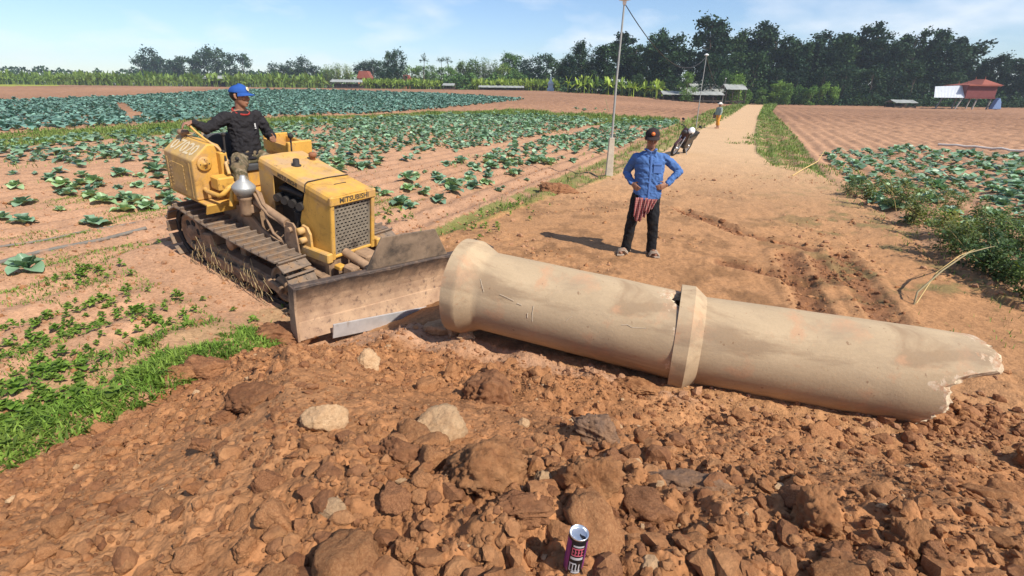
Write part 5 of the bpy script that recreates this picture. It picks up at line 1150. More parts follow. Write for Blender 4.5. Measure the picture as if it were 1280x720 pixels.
# bright creeping grass along the foot of the mound
x, y = inpoly_pts(STRIP, 42000); d, _, _ = seg_dist(x, y, TOE); s = toe_side(x, y); cl = fbm(x*2.2, y*2.2, 101, 3); k = (rp.random(len(x)) < sst(-0.15, 0.35, cl+0.7*sst(0.8, 0.15, d)-0.38)) & (d*s < 0.12); k &= ~((x > -2.5) & (y > 4.5)); x, y = x[k], y[k]
cl = fbm(x*2.2, y*2.2, 101, 3); blades('bright_grass', np.stack([x, y], 1), 0.06+0.05*sst(-0.2, 0.5, cl), 0.013, m_grass, 1.6)
weedR = [rosette(560+k, 7, 0.042, 2, 1) for k in range(5)]
q = []
for px, py, rad, n in ((140, 385, .32, 170), (105, 348, .25, 90), (25, 432, .35, 150), (335, 392, .25, 120), (65, 470, .35, 160), (185, 398, .3, 110), (60, 405, .3, 90), (340, 345, .3, 40), (230, 300, .4, 60), (480, 272, .5, 90), (640, 262, .45, 90), (600, 285, .4, 60), (120, 420, .5, 110), (20, 520, .4, 200), (90, 500, .3, 120)):
    p_ = hit(px, py); q.append(np.array(p_[:2])+rp.normal(0, rad*0.75, (int(n*0.33), 2))*rp.uniform(0.4, 1.4, (int(n*0.33), 1)))
q = np.concatenate(q); q = q[(mound_s(q[:, 0], q[:, 1]) < -0.05) & (doz_w(q[:, 0], q[:, 1])[2] < 0.9)]; mass('creeping_weeds', q, np.clip(rp.normal(1.0, 0.35, len(q)), 0.4, 1.9), weedR, m_grass)
# tufts over the bare ground left of the bulldozer
x = rp.uniform(-9, -1.8, 90000); y = rp.uniform(1.5, 12, 90000); cl = fbm(x*0.9, y*0.9, 103, 4); k = (mound_s(x, y) < -0.1) & (rp.random(len(x)) < 0.85*sst(0.06, 0.40, cl)) & visible(x, y) & (doz_w(x, y)[2] < 0.6); k &= ~in_poly(x, y, ROAD)
blades('weedy_tufts', np.stack([x[k], y[k]], 1), 0.055, 0.010, m_grass, 1.3)
# verge along the left of the road, then the grass bands between the fields
x, y = inpoly_pts(VERGE_L, 400000); r = np.hypot(x, y); k = visible(x, y) & (rp.random(len(x)) < np.clip(9/r, 0.03, 1)*sst(-0.5, 0.05, fbm(x*1.0, y*1.0, 105, 3)+0.1)); x, y, r = x[k], y[k], r[k]; blades('verge_grass', np.stack([x, y], 1), np.clip(0.08+0.006*r, 0.09, 0.30)*(0.7+0.6*sst(-0.3, 0.5, fbm(x*0.7, y*0.7, 106, 2))), np.clip(0.0013*r, 0.010, 0.16), m_grass2, 0.9)
xa = []
for poly in (VERGE_R, BAND):
    x, y = inpoly_pts(poly, 600000); r = np.hypot(x, y); k = visible(x, y) & (rp.random(len(x)) < np.clip(13/r, 0.05, 1)*sst(-0.6, 0.0, fbm(x*0.5, y*0.5, 107, 3))); xa.append(np.stack([x[k], y[k]], 1))
xa = np.concatenate(xa); r = np.hypot(xa[:, 0], xa[:, 1]); blades('verge_grass', xa, np.clip(0.07+0.0035*r, 0.09, 0.42)*(0.6+0.8*sst(-0.3, 0.5, fbm(xa[:, 0]*0.4, xa[:, 1]*0.4, 109, 2))), np.clip(0.0010*r, 0.010, 0.13), m_grass2, 1.0)
# grassy scruff between the crop rows and along the ditch on the right
x = rp.uniform(-40, 34, 220000); y = rp.uniform(3, 30, 220000); dr, sr, _ = seg_dist(x, y, ROAD_R); rd = in_poly(x, y, ROAD); cl = fbm(x*0.7, y*0.7, 111, 4)
k = visible(x, y) & (mound_s(x, y) < -0.2) & ((~rd & (sr*0 == 0) & (x < 3) & (rp.random(len(x)) < 0.22*sst(0.1, 0.45, cl))) | ((dr < 1.3) & (y > 2.5) & (rp.random(len(x)) < 0.75*sst(0.0, 0.4, cl+0.6*sst(0.9, 0.0, dr)-0.25)))) & (doz_w(x, y)[2] < 0.3)
xx = np.stack([x[k], y[k]], 1); r = np.hypot(xx[:, 0], xx[:, 1]); blades('weedy_tufts', xx, 0.05+0.004*r, np.clip(0.0012*r, 0.009, 0.05), m_grass2, 1.2)
# ---- bushy weeds standing in the ditch on the right
def weed(px, py, h, w, n, label, seed, fern=True, dark=False):
    g = ground_at(px, py); o = empty('weed_bush', g); tag(o, label, 'weed', None); r_ = np.random.default_rng(seed); b = MB(); L = []
    nst = max(5, int(w*16))
    for k in range(nst):
        a = r_.uniform(0, 6.28); q = r_.uniform(0.1, 1.0)*w; hh = h*r_.uniform(0.55, 1.05)*(1-0.35*q/w); bx, by = r_.normal(0, 0.25*w, 2); top = (bx+q*math.cos(a)*0.8, by+q*math.sin(a)*0.8, hh)
        mid_ = (bx+q*math.cos(a)*0.25, by+q*math.sin(a)*0.25, hh*0.55); P = [(bx, by, -0.03), mid_, top]; b.tube(P, [0.006, 0.0045, 0.0025], 4)
        for j in range(int(n*0.72)//nst):
            u = r_.uniform(0.15, 1.05); p = Vector(P[0]).lerp(Vector(P[1]), u*2) if u < 0.5 else Vector(P[1]).lerp(Vector(P[2]), u*2-1); L.append(np.array(p)+r_.normal(0, 0.035+0.05*w*(1-u*0.5), 3))
    b.build('stems', m_dryw, o)
    L = np.array(L); L[:, 2] = np.maximum(L[:, 2], 0.01); m_ = len(L); a = r_.uniform(0, 6.28, m_); t = r_.uniform(-0.9, 0.7, m_); ln = r_.uniform(0.025, 0.075, m_)*(1.0 if not fern else 1.0); wd = ln*r_.uniform(0.28, 0.5, m_)
    d = np.stack([np.cos(a)*np.cos(t), np.sin(a)*np.cos(t), np.sin(t)], 1); s = np.stack([-np.sin(a), np.cos(a), 0*a], 1)+r_.normal(0, 0.35, (m_, 3))
    V = np.stack([L, L+d*(ln*0.5)[:, None]+s*(wd/2)[:, None], L+d*ln[:, None], L+d*(ln*0.5)[:, None]-s*(wd/2)[:, None]], 1).reshape(-1, 3); Fq = np.arange(m_)[:, None]*4+np.array([[0, 1, 2, 3]])
    big_mesh('leaves', V, [Fq], m_weed if not dark else m_weedd, False, parent=o)
m_weedd = leafmat('dark_weed_leaf', (0.045, 0.10, 0.030), (0.11, 0.15, 0.048), 2.0, 0.6, 0.2, 0.4, 0.2)
WD = [(1062, 243, .34, .38, 900, 'small sparse weed bush where the dirt road meets the cabbage patch'), (1082, 250, .5, .35, 800, 'low weed bush beside the sparse one at the start of the ditch'),
 (1120, 262, .85, .75, 2600, 'tallest feathery weed bush with bare dark stems at the near end of the ditch'), (1150, 282, .55, .5, 2200, 'yellow-green bushy weed in front of the tallest feathery weed'),
 (1180, 300, .5, .55, 2400, 'olive weed bush on the ditch edge behind the bent dry stalk'), (1200, 322, .55, .5, 2600, 'dense weed bush directly above the bent dry stalk'), (1225, 338, .6, .5, 2600, 'leafy dark weed bush where the dry stalk arches over'),
 (1255, 352, .55, .5, 2600, 'dark weed bush overhanging the ditch right of the dry stalk'), (1290, 372, .65, .55, 2600, 'dark green weed bush cut by the right edge of the picture'), (1240, 302, .7, .65, 3200, 'broad yellowish weed bush behind the dark ones on the right'), (1275, 320, .75, .7, 3200, 'large dark weed bush against the right edge behind the ditch'), (1320, 345, .8, .7, 2400, 'tall weed bush just past the right edge'), (1190, 262, .6, .55, 1500, 'thin feathery weed among the cabbages right of the tallest weed')]
for i, w_ in enumerate(WD):
    if w_[0] < 1300: weed(*w_, 700+i, True, i in (6, 7, 8, 10))
# bent dry stalk
g0 = ground_at(1142, 382); g1 = ground_at(1232, 345); b = MB(); st_ = empty('dry_stalk', g0); tag(st_, 'long bare dry stalk arching over the ditch weeds', 'stalk')
e_ = Vector(g1)-Vector(g0); b.tube([(0, 0, -0.02), (0.02, 0.03, 0.13), tuple(e_*0.25+Vector((0, 0, 0.30))), tuple(e_*0.55+Vector((0, 0, 0.40))), tuple(e_*0.9+Vector((0, 0, 0.36))), tuple(e_*1.25+Vector((0, 0, 0.28)))], [0.010, 0.010, 0.009, 0.008, 0.006, 0.003], 6); b.build('stem', m_dryw, st_)
b = MB(); b.tube([(0.03, 0.02, -0.02), tuple(e_*0.2+Vector((0.02, 0.05, 0.27))), tuple(e_*0.5+Vector((0, 0.06, 0.36))), tuple(e_*0.72+Vector((0, 0.06, 0.37)))], [0.007, 0.006, 0.005, 0.003], 6); b.build('side_stem', m_dryw, st_)
g0 = ground_at(990, 221); g1 = ground_at(1027, 207); e_ = Vector(g1)-Vector(g0); b = MB(); b.tube([(0, 0, 0.02), tuple(e_*0.4+Vector((0, 0, 0.10))), tuple(e_*0.8+Vector((0, 0, 0.16))), tuple(e_+Vector((0, 0, 0.45)))], [0.016, 0.015, 0.012, 0.007], 6); o = b.build('fallen_stick', m_dryw); o.location = g0; tag(o, 'bent dry stick lying at the corner of the right-hand verge', 'stick')
# ---- two hoses across the left field
m_pvc = simple('grey_irrigation_hose', (0.16, 0.145, 0.125), 0.7, 0, 0.25, 8, 0, 60, (0.33, 0.20, 0.125), (0.5, 0.62))
def hose(pxs, r, label):
    P = []
    for a, c in zip(pxs[:-1], pxs[1:]):
        for i in range(10): P.append(ground_at(a[0]+(c[0]-a[0])*i/10, a[1]+(c[1]-a[1])*i/10)+Vector((0, 0, r*0.8)))
    P = [sum(P[max(i-3, 0):i+4], Vector())/len(P[max(i-3, 0):i+4]) for i in range(len(P))]
    b = MB(); b.tube(P, r, 10); o = b.build('irrigation_hose', m_pvc); tag(o, label, 'hose', 'hoses across the left field'); return o
hose([(-60, 340), (0, 332), (60, 316), (120, 303), (205, 286)], 0.028, 'thicker hose nearer the camera running to the rear of the bulldozer')
hose([(-60, 322), (0, 309), (60, 300), (125, 285), (208, 270)], 0.018, 'thinner hose farther back running to the rear of the bulldozer')
# ================================================================== trees
rt_ = np.random.default_rng(321)
m_bark = simple('tree_bark', (0.10, 0.075, 0.055), 0.9, 0, 0.3, 8)
m_fdark = leafmat('dark_foliage', (0.014, 0.040, 0.020), (0.036, 0.070, 0.028), 0.25, 0.65, 0.12, 0.45, 0.15)
m_fmid = leafmat('mid_green_foliage', (0.085, 0.175, 0.040), (0.15, 0.24, 0.060), 0.25, 0.65, 0.2, 0.4, 0.15)
m_flight = leafmat('light_green_foliage', (0.10, 0.165, 0.045), (0.15, 0.21, 0.06), 0.3, 0.65, 0.25, 0.35, 0.15)
m_ban = leafmat('banana_leaf', (0.20, 0.30, 0.045), (0.30, 0.37, 0.07), 0.08, 0.55, 0.3, 0.3, 0.25)
def leaf_cards(C, size, r_, aspect=0.6):
    n = len(C); d = r_.normal(size=(n, 3)); d[:, 2] *= 0.6; d /= np.linalg.norm(d, axis=1)[:, None]; e = np.cross(d, r_.normal(size=(n, 3))); e /= np.linalg.norm(e, axis=1)[:, None]
    s = size*r_.uniform(0.6, 1.35, n)[:, None]; V = np.stack([C-d*s*0.5, C+e*s*aspect*0.5, C+d*s*0.5, C-e*s*aspect*0.5], 1).reshape(-1, 3)
    return V, np.arange(n)[:, None]*4+np.array([[0, 1, 2, 3]])
def make_tree(seed, kind):
    """unit tree, height 1; returns trunk MB and crown arrays"""
    r_ = np.random.default_rng(seed); b = MB(); C = []
    bend = r_.normal(0, 0.02, 2); tp = lambda u: Vector((bend[0]*u+0.02*math.sin(u*5+seed), bend[1]*u+0.02*math.cos(u*4+seed), u))
    H = {'grove': 0.94, 'bushy': 0.75, 'bamboo': 0.5, 'slim': 0.93, 'shrub': 0.5}[kind]; r0 = {'grove': 0.020, 'bushy': 0.03, 'bamboo': 0.012, 'slim': 0.016, 'shrub': 0.02}[kind]
    b.tube([tuple(tp(u)-Vector((0, 0, 0.03 if u == 0 else 0))) for u in np.linspace(0, H, 8)], list(np.linspace(r0, r0*0.25, 8)), 6)
    if kind == 'grove':
        nl = 26; lo = r_.uniform(0.14, 0.34)
        for k in range(nl):
            u = lo+(0.97-lo)*(k+r_.random())/nl; a = r_.uniform(0, 6.28); w = 0.23*math.sin(math.pi*min(1, 0.20+0.80*(1-u)/(1-lo)*0.9))**0.8*r_.uniform(0.5, 1.2)
            p0 = tp(u-0.06); p1 = tp(u)+Vector((w*math.cos(a), w*math.sin(a), 0.02)); b.tube([tuple(p0), tuple(p0.lerp(p1, 0.5)+Vector((0, 0, -0.01))), tuple(p1)], [0.006, 0.004, 0.002], 4)
            nc = int(r_.uniform(2, 4))
            for j in range(nc):
                c = np.array(p1)*(1-0.25*j)+np.array(p0)*(0.25*j)+r_.normal(0, 0.025, 3); q = r_.uniform(0.04, 0.085)
                C.append(c+r_.normal(size=(80, 3))*np.array([q, q, q*0.7])*0.66)
    elif kind in ('bushy', 'shrub'):
        lo = 0.10 if kind == 'bushy' else 0.03
        for k in range(30):
            u = r_.uniform(lo, 0.92); a = r_.uniform(0, 6.28); w = 0.36*math.sqrt(max(0.05, 1-((u-0.48)/0.52)**2))*r_.uniform(0.35, 1.0); p1 = Vector((w*math.cos(a), w*math.sin(a), u)); p0 = tp(min(u*0.6, 0.6))
            if k % 3 == 0: b.tube([tuple(p0), tuple(p1)], [0.008, 0.002], 4)
            q = r_.uniform(0.06, 0.12); C.append(np.array(p1)+r_.normal(size=(70, 3))*q*np.array([0.7, 0.7, 0.55]))
    elif kind == 'bamboo':
        for k in range(34):
            a = r_.uniform(0, 6.28); q = r_.uniform(0.02, 0.3); top = r_.uniform(0.6, 1.0)*(1-0.5*q); P = [Vector((0.3*q*math.cos(a), 0.3*q*math.sin(a), 0)), Vector((0.6*q*math.cos(a), 0.6*q*math.sin(a), top*0.6)), Vector((1.15*q*math.cos(a), 1.15*q*math.sin(a), top))]; b.tube([tuple(p) for p in P], [0.005, 0.004, 0.001], 4)
            for j in range(60):
                u = r_.uniform(0.2, 1.05); p = P[0].lerp(P[1], u*2) if u < 0.5 else P[1].lerp(P[2], u*2-1); C.append(np.array(p)[None]+r_.normal(0, 0.028, (1, 3)))
    elif kind == 'slim':
        for k in range(7):
            u = 0.80+0.17*r_.random() if k > 1 else 0.5+0.1*k; q = r_.uniform(0.03, 0.06); C.append(np.array(tp(u))+np.array([r_.normal(0, 0.035), r_.normal(0, 0.035), 0])+r_.normal(size=(40, 3))*q*0.6)
    C = np.concatenate(C); C = C[C[:, 2] > 0.01]; sz = {'grove': 0.042, 'bushy': 0.055, 'bamboo': 0.055, 'slim': 0.03, 'shrub': 0.07}[kind]
    return b, leaf_cards(C, sz, r_, 0.62 if kind != 'bamboo' else 0.25)
TP = {}
def tree(px, ytop, Y, kind, mat, label, group, name='tree', wide=1.0):
    p = atY(px, 114, Y); z = gh(p[0], p[1])-0.1; h = atY(px, ytop, Y)[2]-z; v = int(rt_.integers(0, 6 if kind == 'grove' else 4)); key = (kind, v, mat.name)
    o = empty(name, (p[0], p[1], z), (0, 0, rt_.uniform(0, 6.28))); k = h*wide*rt_.uniform(0.9, 1.12); o.scale = (k, k, h/0.985)
    if key not in TP:
        b, (V, F) = make_tree(900+hash((kind)) % 1 + v*13+len(kind), kind); t = b.build('trunk', m_bark, o); c = big_mesh('crown', V, [F], mat, False, parent=o); TP[key] = (t, c)
    else:
        for s_ in TP[key]:
            c = s_.copy(); COL.objects.link(c); c.parent = o
    tag(o, label, 'tree' if 'bush' not in name else 'bush', group); return o
# the dark grove behind the right-hand field: outline read left to right
GR = [(700, 80), (712, 62), (726, 56), (742, 66), (757, 60), (776, 36), (790, 62), (806, 48), (818, 40), (832, 40), (842, 64), (858, 52), (880, 28), (893, 45), (908, 50), (918, 38), (934, 36), (948, 48), (962, 50), (976, 44), (990, 54), (1002, 50), (1020, 46), (1036, 56), (1048, 48), (1062, 46), (1080, 38), (1094, 42), (1108, 52), (1120, 58), (1132, 44), (1146, 54), (1160, 46), (1172, 44), (1184, 60), (1198, 56), (1212, 72), (1224, 64), (1238, 62), (1252, 74), (1266, 70), (1280, 60), (1298, 52), (1318, 48), (1340, 60)]
GLab = 'tall dark tree in the dense grove behind the right-hand field'
for i, (px, yt) in enumerate(GR):
    tree(px+rt_.uniform(-2, 2), yt-4+(11 if px > 1192 else 0)+(0, 9, -2, 14)[i % 4]+rt_.uniform(-3, 4), rt_.uniform(128, 146), 'grove', m_fdark, GLab, 'trees of the dark grove', 'tree', rt_.choice([0.7, 0.85, 1.0, 1.25]))
    if i % 2 == 0: tree(px+6, yt+rt_.uniform(26, 42), rt_.uniform(120, 130), 'bushy', m_fdark, 'dark rounded tree in the front of the grove behind the right-hand field', 'dark trees along the front of the grove', 'tree', 0.85)
    if i % 3 == 1: tree(px-4, yt+rt_.uniform(22, 38), rt_.uniform(150, 165), 'grove', m_fdark, GLab, 'trees of the dark grove', 'tree', 1.3)
# bright bushes in front of the grove
for i, (px, yt, Y) in enumerate([(935, 112, 119), (953, 108, 120), (972, 98, 121), (985, 104, 118), (1000, 104, 121), (1015, 107, 119), (1030, 103, 121), (1044, 108, 119), (1060, 116, 120), (1078, 118, 119), (1096, 119, 119)]):
    tree(px, yt, Y, 'shrub', m_fmid if px < 1050 else m_fdark, 'leafy green bush in front of the dark grove at the far end of the road', 'bushes at the end of the road', 'bush', 0.9)
for px, yt, Y in [(858, 90, 112), (905, 88, 116), (921, 92, 116)]: tree(px, yt, Y, 'bushy', m_fmid, 'small olive tree standing among the long white-roofed sheds', 'small trees among the sheds', 'tree', 0.75)
# trees along the middle and the left
for px, yt, Y, kd, mt, w_, lab, grp in [
 (197, 60, 300, 'bushy', m_fdark, 0.9, 'dark round tree standing leftmost on the left horizon, apart from the clump', None), (183, 70, 305, 'bushy', m_fdark, 1.0, 'low dark tree on the left horizon beside the leftmost round one', None), (208, 66, 310, 'bushy', m_fdark, 1.0, 'dark tree on the left horizon filling the gap right of the leftmost round one', None),
 (235, 70, 290, 'bushy', m_fdark, 1.0, 'dark tree of the big clump above the banana plants', 'trees of the big dark clump on the left'), (250, 66, 290, 'bushy', m_fdark, 0.9, 'dark tree of the big clump above the banana plants', 'trees of the big dark clump on the left'), (264, 57, 295, 'bushy', m_fdark, 0.75, 'dark tree of the big clump above the banana plants', 'trees of the big dark clump on the left'), (278, 60, 285, 'bushy', m_fdark, 0.8, 'dark tree of the big clump above the banana plants', 'trees of the big dark clump on the left'), (291, 66, 290, 'bushy', m_fdark, 0.9, 'dark tree of the big clump above the banana plants', 'trees of the big dark clump on the left'), (308, 67, 285, 'bushy', m_fdark, 0.9, 'dark tree of the big clump above the banana plants', 'trees of the big dark clump on the left'), (222, 74, 285, 'bushy', m_fdark, 1.1, 'dark tree of the big clump above the banana plants', 'trees of the big dark clump on the left'),
 (348, 79, 260, 'bushy', m_fdark, 1.0, 'dark tree in the low row left of the red-roofed house', 'low dark trees left of the red roof'), (360, 80, 260, 'bushy', m_fdark, 1.0, 'dark tree in the low row left of the red-roofed house', 'low dark trees left of the red roof'), (372, 76, 255, 'bushy', m_fdark, 0.9, 'dark tree in the low row left of the red-roofed house', 'low dark trees left of the red roof'), (384, 71, 250, 'bushy', m_fdark, 0.8, 'dark tree in the low row left of the red-roofed house', 'low dark trees left of the red roof'), (396, 82, 250, 'bushy', m_fdark, 1.1, 'dark tree in the low row left of the red-roofed house', 'low dark trees left of the red roof'), (333, 88, 265, 'bushy', m_fdark, 1.1, 'dark tree in the low row left of the red-roofed house', 'low dark trees left of the red roof'),
 (412, 80, 220, 'bamboo', m_flight, 1.1, 'light green bamboo clump left of the red-roofed house', 'bamboo clumps left of the red roof'), (424, 78, 220, 'bamboo', m_flight, 1.1, 'light green bamboo clump left of the red-roofed house', 'bamboo clumps left of the red roof'), (436, 79, 220, 'bamboo', m_flight, 1.0, 'light green bamboo clump left of the red-roofed house', 'bamboo clumps left of the red roof'),
 (457, 76, 240, 'bushy', m_fdark, 1.0, 'dark tree right behind the red-roofed house', 'dark trees behind the red roof'), (468, 74, 240, 'bushy', m_fdark, 0.9, 'dark tree right behind the red-roofed house', 'dark trees behind the red roof'), (479, 76, 235, 'bushy', m_fdark, 1.0, 'dark tree right behind the red-roofed house', 'dark trees behind the red roof'),
 (491, 64, 190, 'bushy', m_fdark, 0.62, 'tall dense dark tree rising beside the red roofs', None), (499, 62, 188, 'bushy', m_fdark, 0.6, 'taller twin of the dense dark tree beside the red roofs', None), (486, 82, 186, 'bushy', m_fdark, 1.1, 'dark bushy tree at the foot of the tall dense pair', None),
 (515, 80, 210, 'bushy', m_fmid, 1.0, 'mid-green tree in the row behind the small hut', 'trees behind the small hut'), (526, 82, 205, 'bushy', m_fmid, 1.0, 'mid-green tree in the row behind the small hut', 'trees behind the small hut'), (540, 82, 205, 'bushy', m_fmid, 1.0, 'mid-green tree in the row behind the small hut', 'trees behind the small hut'), (553, 84, 195, 'bushy', m_fmid, 1.0, 'mid-green tree in the row behind the small hut', 'trees behind the small hut'), (565, 82, 190, 'bushy', m_fmid, 1.1, 'mid-green tree in the row behind the small hut', 'trees behind the small hut'),
 (532, 69, 200, 'slim', m_fdark, 1.2, 'slim bare-stemmed tree with a tuft of leaves, leftmost of three above the row', None), (552, 72, 195, 'slim', m_fdark, 1.1, 'slim bare-stemmed tree with a tuft of leaves, middle of three above the row', None), (561, 70, 197, 'slim', m_fdark, 1.1, 'slim bare-stemmed tree with a tuft of leaves, rightmost of three above the row', None),
 (580, 76, 180, 'bushy', m_flight, 1.0, 'light green tree above the long shed', 'light trees above the long shed'), (592, 74, 180, 'bushy', m_flight, 0.9, 'light green tree above the long shed', 'light trees above the long shed'), (604, 71, 180, 'bamboo', m_flight, 1.2, 'light green bamboo clump above the long shed', 'bamboo above the long shed'), (618, 74, 178, 'bamboo', m_flight, 1.2, 'light green bamboo clump above the long shed', 'bamboo above the long shed'), (628, 78, 176, 'bushy', m_flight, 1.0, 'light green tree above the long shed', 'light trees above the long shed'), (638, 67, 185, 'grove', m_fmid, 1.0, 'thin pale see-through tree left of the dark rounded pair', None),
 (655, 74, 165, 'bushy', m_fdark, 0.95, 'dark rounded tree between the long shed and the pale spire', 'rounded dark trees beside the pale spire'), (668, 70, 165, 'bushy', m_fdark, 0.9, 'dark rounded tree between the long shed and the pale spire', 'rounded dark trees beside the pale spire'), (682, 67, 166, 'bushy', m_fdark, 0.9, 'dark rounded tree between the long shed and the pale spire', 'rounded dark trees beside the pale spire'), (695, 74, 168, 'bushy', m_fdark, 0.9, 'dark rounded tree between the long shed and the pale spire', 'rounded dark trees beside the pale spire'), (646, 86, 162, 'bushy', m_fmid, 1.1, 'mid-green bush under the thin pale tree', None),
 (716, 58, 148, 'bamboo', m_fdark, 0.9, 'feathery dark bamboo clump at the left end of the dark grove', 'dark bamboo at the end of the grove'), (730, 54, 148, 'bamboo', m_fdark, 0.9, 'feathery dark bamboo clump at the left end of the dark grove', 'dark bamboo at the end of the grove')]:
    tree(px, yt, Y, kd, mt, lab, grp, 'tree', w_)
# ---- banana plants
def banana_unit(seed, n=9):
    r_ = np.random.default_rng(seed); Vs, Fs, off = [], [], 0
    for k in range(n):
        a = r_.uniform(0, 6.28); L = r_.uniform(1.5, 2.3); el = R(r_.uniform(25, 80)); W = 0.42
        for i in range(5):
            u = i/4; rr = L*u*math.cos(el)*(1+0.2*u); z = 1.5+L*u*math.sin(el)-0.9*L*u*u*math.cos(el); w = W*math.sin(math.pi*min(1, 0.12+0.85*u))*0.5
            for s in (-1, 1): Vs.append((rr*math.cos(a)-s*w*math.sin(a), rr*math.sin(a)+s*w*math.cos(a), z))
        for i in range(4): Fs.append((off+2*i, off+2*i+1, off+2*i+3, off+2*i+2))
        off += 10
    for k in range(4):
        a, b_ = k*math.pi/2, (k+1)*math.pi/2; Vs += [(0.12*math.cos(a), 0.12*math.sin(a), -0.1), (0.12*math.cos(b_), 0.12*math.sin(b_), -0.1), (0.06*math.cos(b_), 0.06*math.sin(b_), 1.7), (0.06*math.cos(a), 0.06*math.sin(a), 1.7)]; Fs.append((off, off+1, off+2, off+3)); off += 4
    return np.array(Vs), np.array(Fs)
BANU = [banana_unit(40+k) for k in range(6)]
XYb = []
for k in range(1100):
    px = rt_.uniform(-120, 405); Y = rt_.uniform(205, 262)-0.05*max(0, px); p = atY(px, 110, Y); XYb.append((p[0], p[1]))
XYb = np.array(XYb); mass('banana_grove', XYb, rt_.uniform(1.15, 1.7, len(XYb)), BANU, m_ban)
XYb = []
for k in range(520):
    px = rt_.uniform(455, 585); Y = rt_.uniform(176, 188); p = atY(px, 110, Y); XYb.append((p[0], p[1]))
for k in range(260):
    px = rt_.uniform(590, 700); Y = rt_.uniform(155, 162); p = atY(px, 110, Y); XYb.append((p[0], p[1]))
XYb = np.array(XYb); mass('banana_grove', XYb, rt_.uniform(0.7, 1.1, len(XYb)), BANU, m_ban)
bprot = [big_mesh('banana_plant', P, [f], m_ban, False) for P, f in BANU]; bu = set()
for k in range(34):
    px = 640+ (470+270*rt_.random())/2 if k < 26 else rt_.uniform(700, 760); px = rt_.uniform(757, 828) if k < 24 else rt_.uniform(700, 757); p = atY(px, 116, rt_.uniform(118, 124)); v = k % 6; o = bprot[v] if v not in bu else bprot[v].copy()
    if v in bu: COL.objects.link(o)
    bu.add(v); o.name = 'banana_plant'; o.location = (p[0], p[1], gh(p[0], p[1])); s = rt_.uniform(0.95, 1.35); o.scale = (s, s, s); o.rotation_euler = (0, 0, rt_.uniform(0, 6.28)); tag(o, 'bright green banana plant in front of the dark grove left of the sheds', 'banana plant', 'banana plants beside the sheds')
# low undergrowth that closes the foot of the woods, and the far woods on the horizon
def wood(name, L, mat, size, n):
    C = []
    for (p0, p1, Y0, Y1, h0, h1) in L:
        for k in range(n):
            px = rt_.uniform(p0, p1); Y = rt_.uniform(Y0, Y1); p = atY(px, 112, Y); hh = h1*(0.55+0.45*float(vnoise(px*0.11, 3.0, 5))); C.append((p[0], p[1], rt_.uniform(h0, hh)))
    C = np.array(C); C[:, 2] += full_h(C[:, 0], C[:, 1]); V, F = leaf_cards(C, size, rt_, 0.7); big_mesh(name, V, [F], mat, False, kind='stuff')
wood('undergrowth', [(700, 1400, 121, 150, 0, 3.4)], m_fdark, 0.8, 15000)
wood('undergrowth', [(1040, 1400, 117.5, 121, 0, 2.2)], m_fdark, 0.5, 5000)
wood('distant_wood', [(-200, 420, 330, 360, 0, 11.5)], m_fdark, 1.8, 9000)
wood('distant_wood', [(330, 560, 250, 290, 0, 9), (555, 705, 170, 190, 0, 6)], m_fmid, 1.1, 4500)
# ================================================================== sheds, houses, spire
m_tin = simple('pale_tin_roof', (0.30, 0.31, 0.29), 0.6, 0.0, 0.25, 0.8); m_shade = simple('dark_timber_and_shade', (0.06, 0.045, 0.035), 0.9, 0, 0.3, 2); m_redr = simple('red_roof', (0.26, 0.075, 0.048), 0.8, 0, 0.15, 1); m_redw = simple('red_brown_wall', (0.17, 0.045, 0.042), 0.8, 0, 0.15, 1); m_whw = simple('white_sheet_wall', (0.60, 0.63, 0.66), 0.6, 0, 0.08, 1); m_or = simple('orange_wall', (0.45, 0.22, 0.10), 0.8, 0, 0.15, 1); m_spire = simple('pale_blue_render', (0.50, 0.60, 0.66), 0.7, 0, 0.08, 2); m_brick = simple('brown_brick', (0.19, 0.09, 0.06), 0.9, 0, 0.3, 3); m_blue = simple('blue_tarpaulin', (0.16, 0.24, 0.42), 0.6, 0, 0.1, 3)  # m_shade: dark posts and rails, also the painted shade under shed roofs
def shed(px0, px1, yt, yb, Y, label, group=None, deep=4.0, tilt=0.25, nm='shed', roof=None, rise=0.3):
    a = atY(px0, yb, Y); c = atY(px1, yb, Y); z = gh((a[0]+c[0])/2, Y); w_ = c[0]-a[0]; h = atY((px0+px1)/2, yt, Y)[2]-z
    h = max(h, 0.7); o = empty(nm, ((a[0]+c[0])/2, Y, z)); tag(o, label, 'shed', group)
    b = MB(); n = max(6, int(w_/0.5)); rr = []
    for i in range(n+1):
        x = -w_/2+w_*i/n; zz = 0.03*(i % 2)+0.02*math.sin(i*1.7); rr.append([(x, -0.3, h*0.80+zz), (x, deep/2, h+rise+zz), (x, deep, h*0.85+zz), (x, deep, h*0.85-0.05+zz), (x, deep/2, h+rise-0.05+zz), (x, -0.3, h*0.80-0.05+zz)])
    b.rings(rr, True, True, smooth=False); b.build('roof', roof or m_tin, o)
    k = max(3, int(w_/2.0))
    for i in range(k+1):
        for y in (0.05, deep-0.1):
            b = MB(); b.box((-w_/2+0.15+(w_-0.3)*i/k, y, h*0.38), (0.12, 0.12, h*0.80)); b.build('post', m_shade, o)
    b = MB(); b.box((0, deep*0.85, h*0.3), (w_*0.96, 0.08, h*0.6)); b.build('underside_shade', m_shade, o); b = MB(); b.box((0, 0.12, h*0.17), (w_*0.97, 0.05, 0.28)); b.build('front_rail', m_shade, o); return o  # dark sheet at the back paints in the shade under the roof
shed(598, 655, 108.5, 116, 150, 'long white-roofed shed on posts below the light green bamboo'); shed(708, 757, 113.5, 120.5, 128, 'long low white-roofed shed between the pale spire and the banana plants')
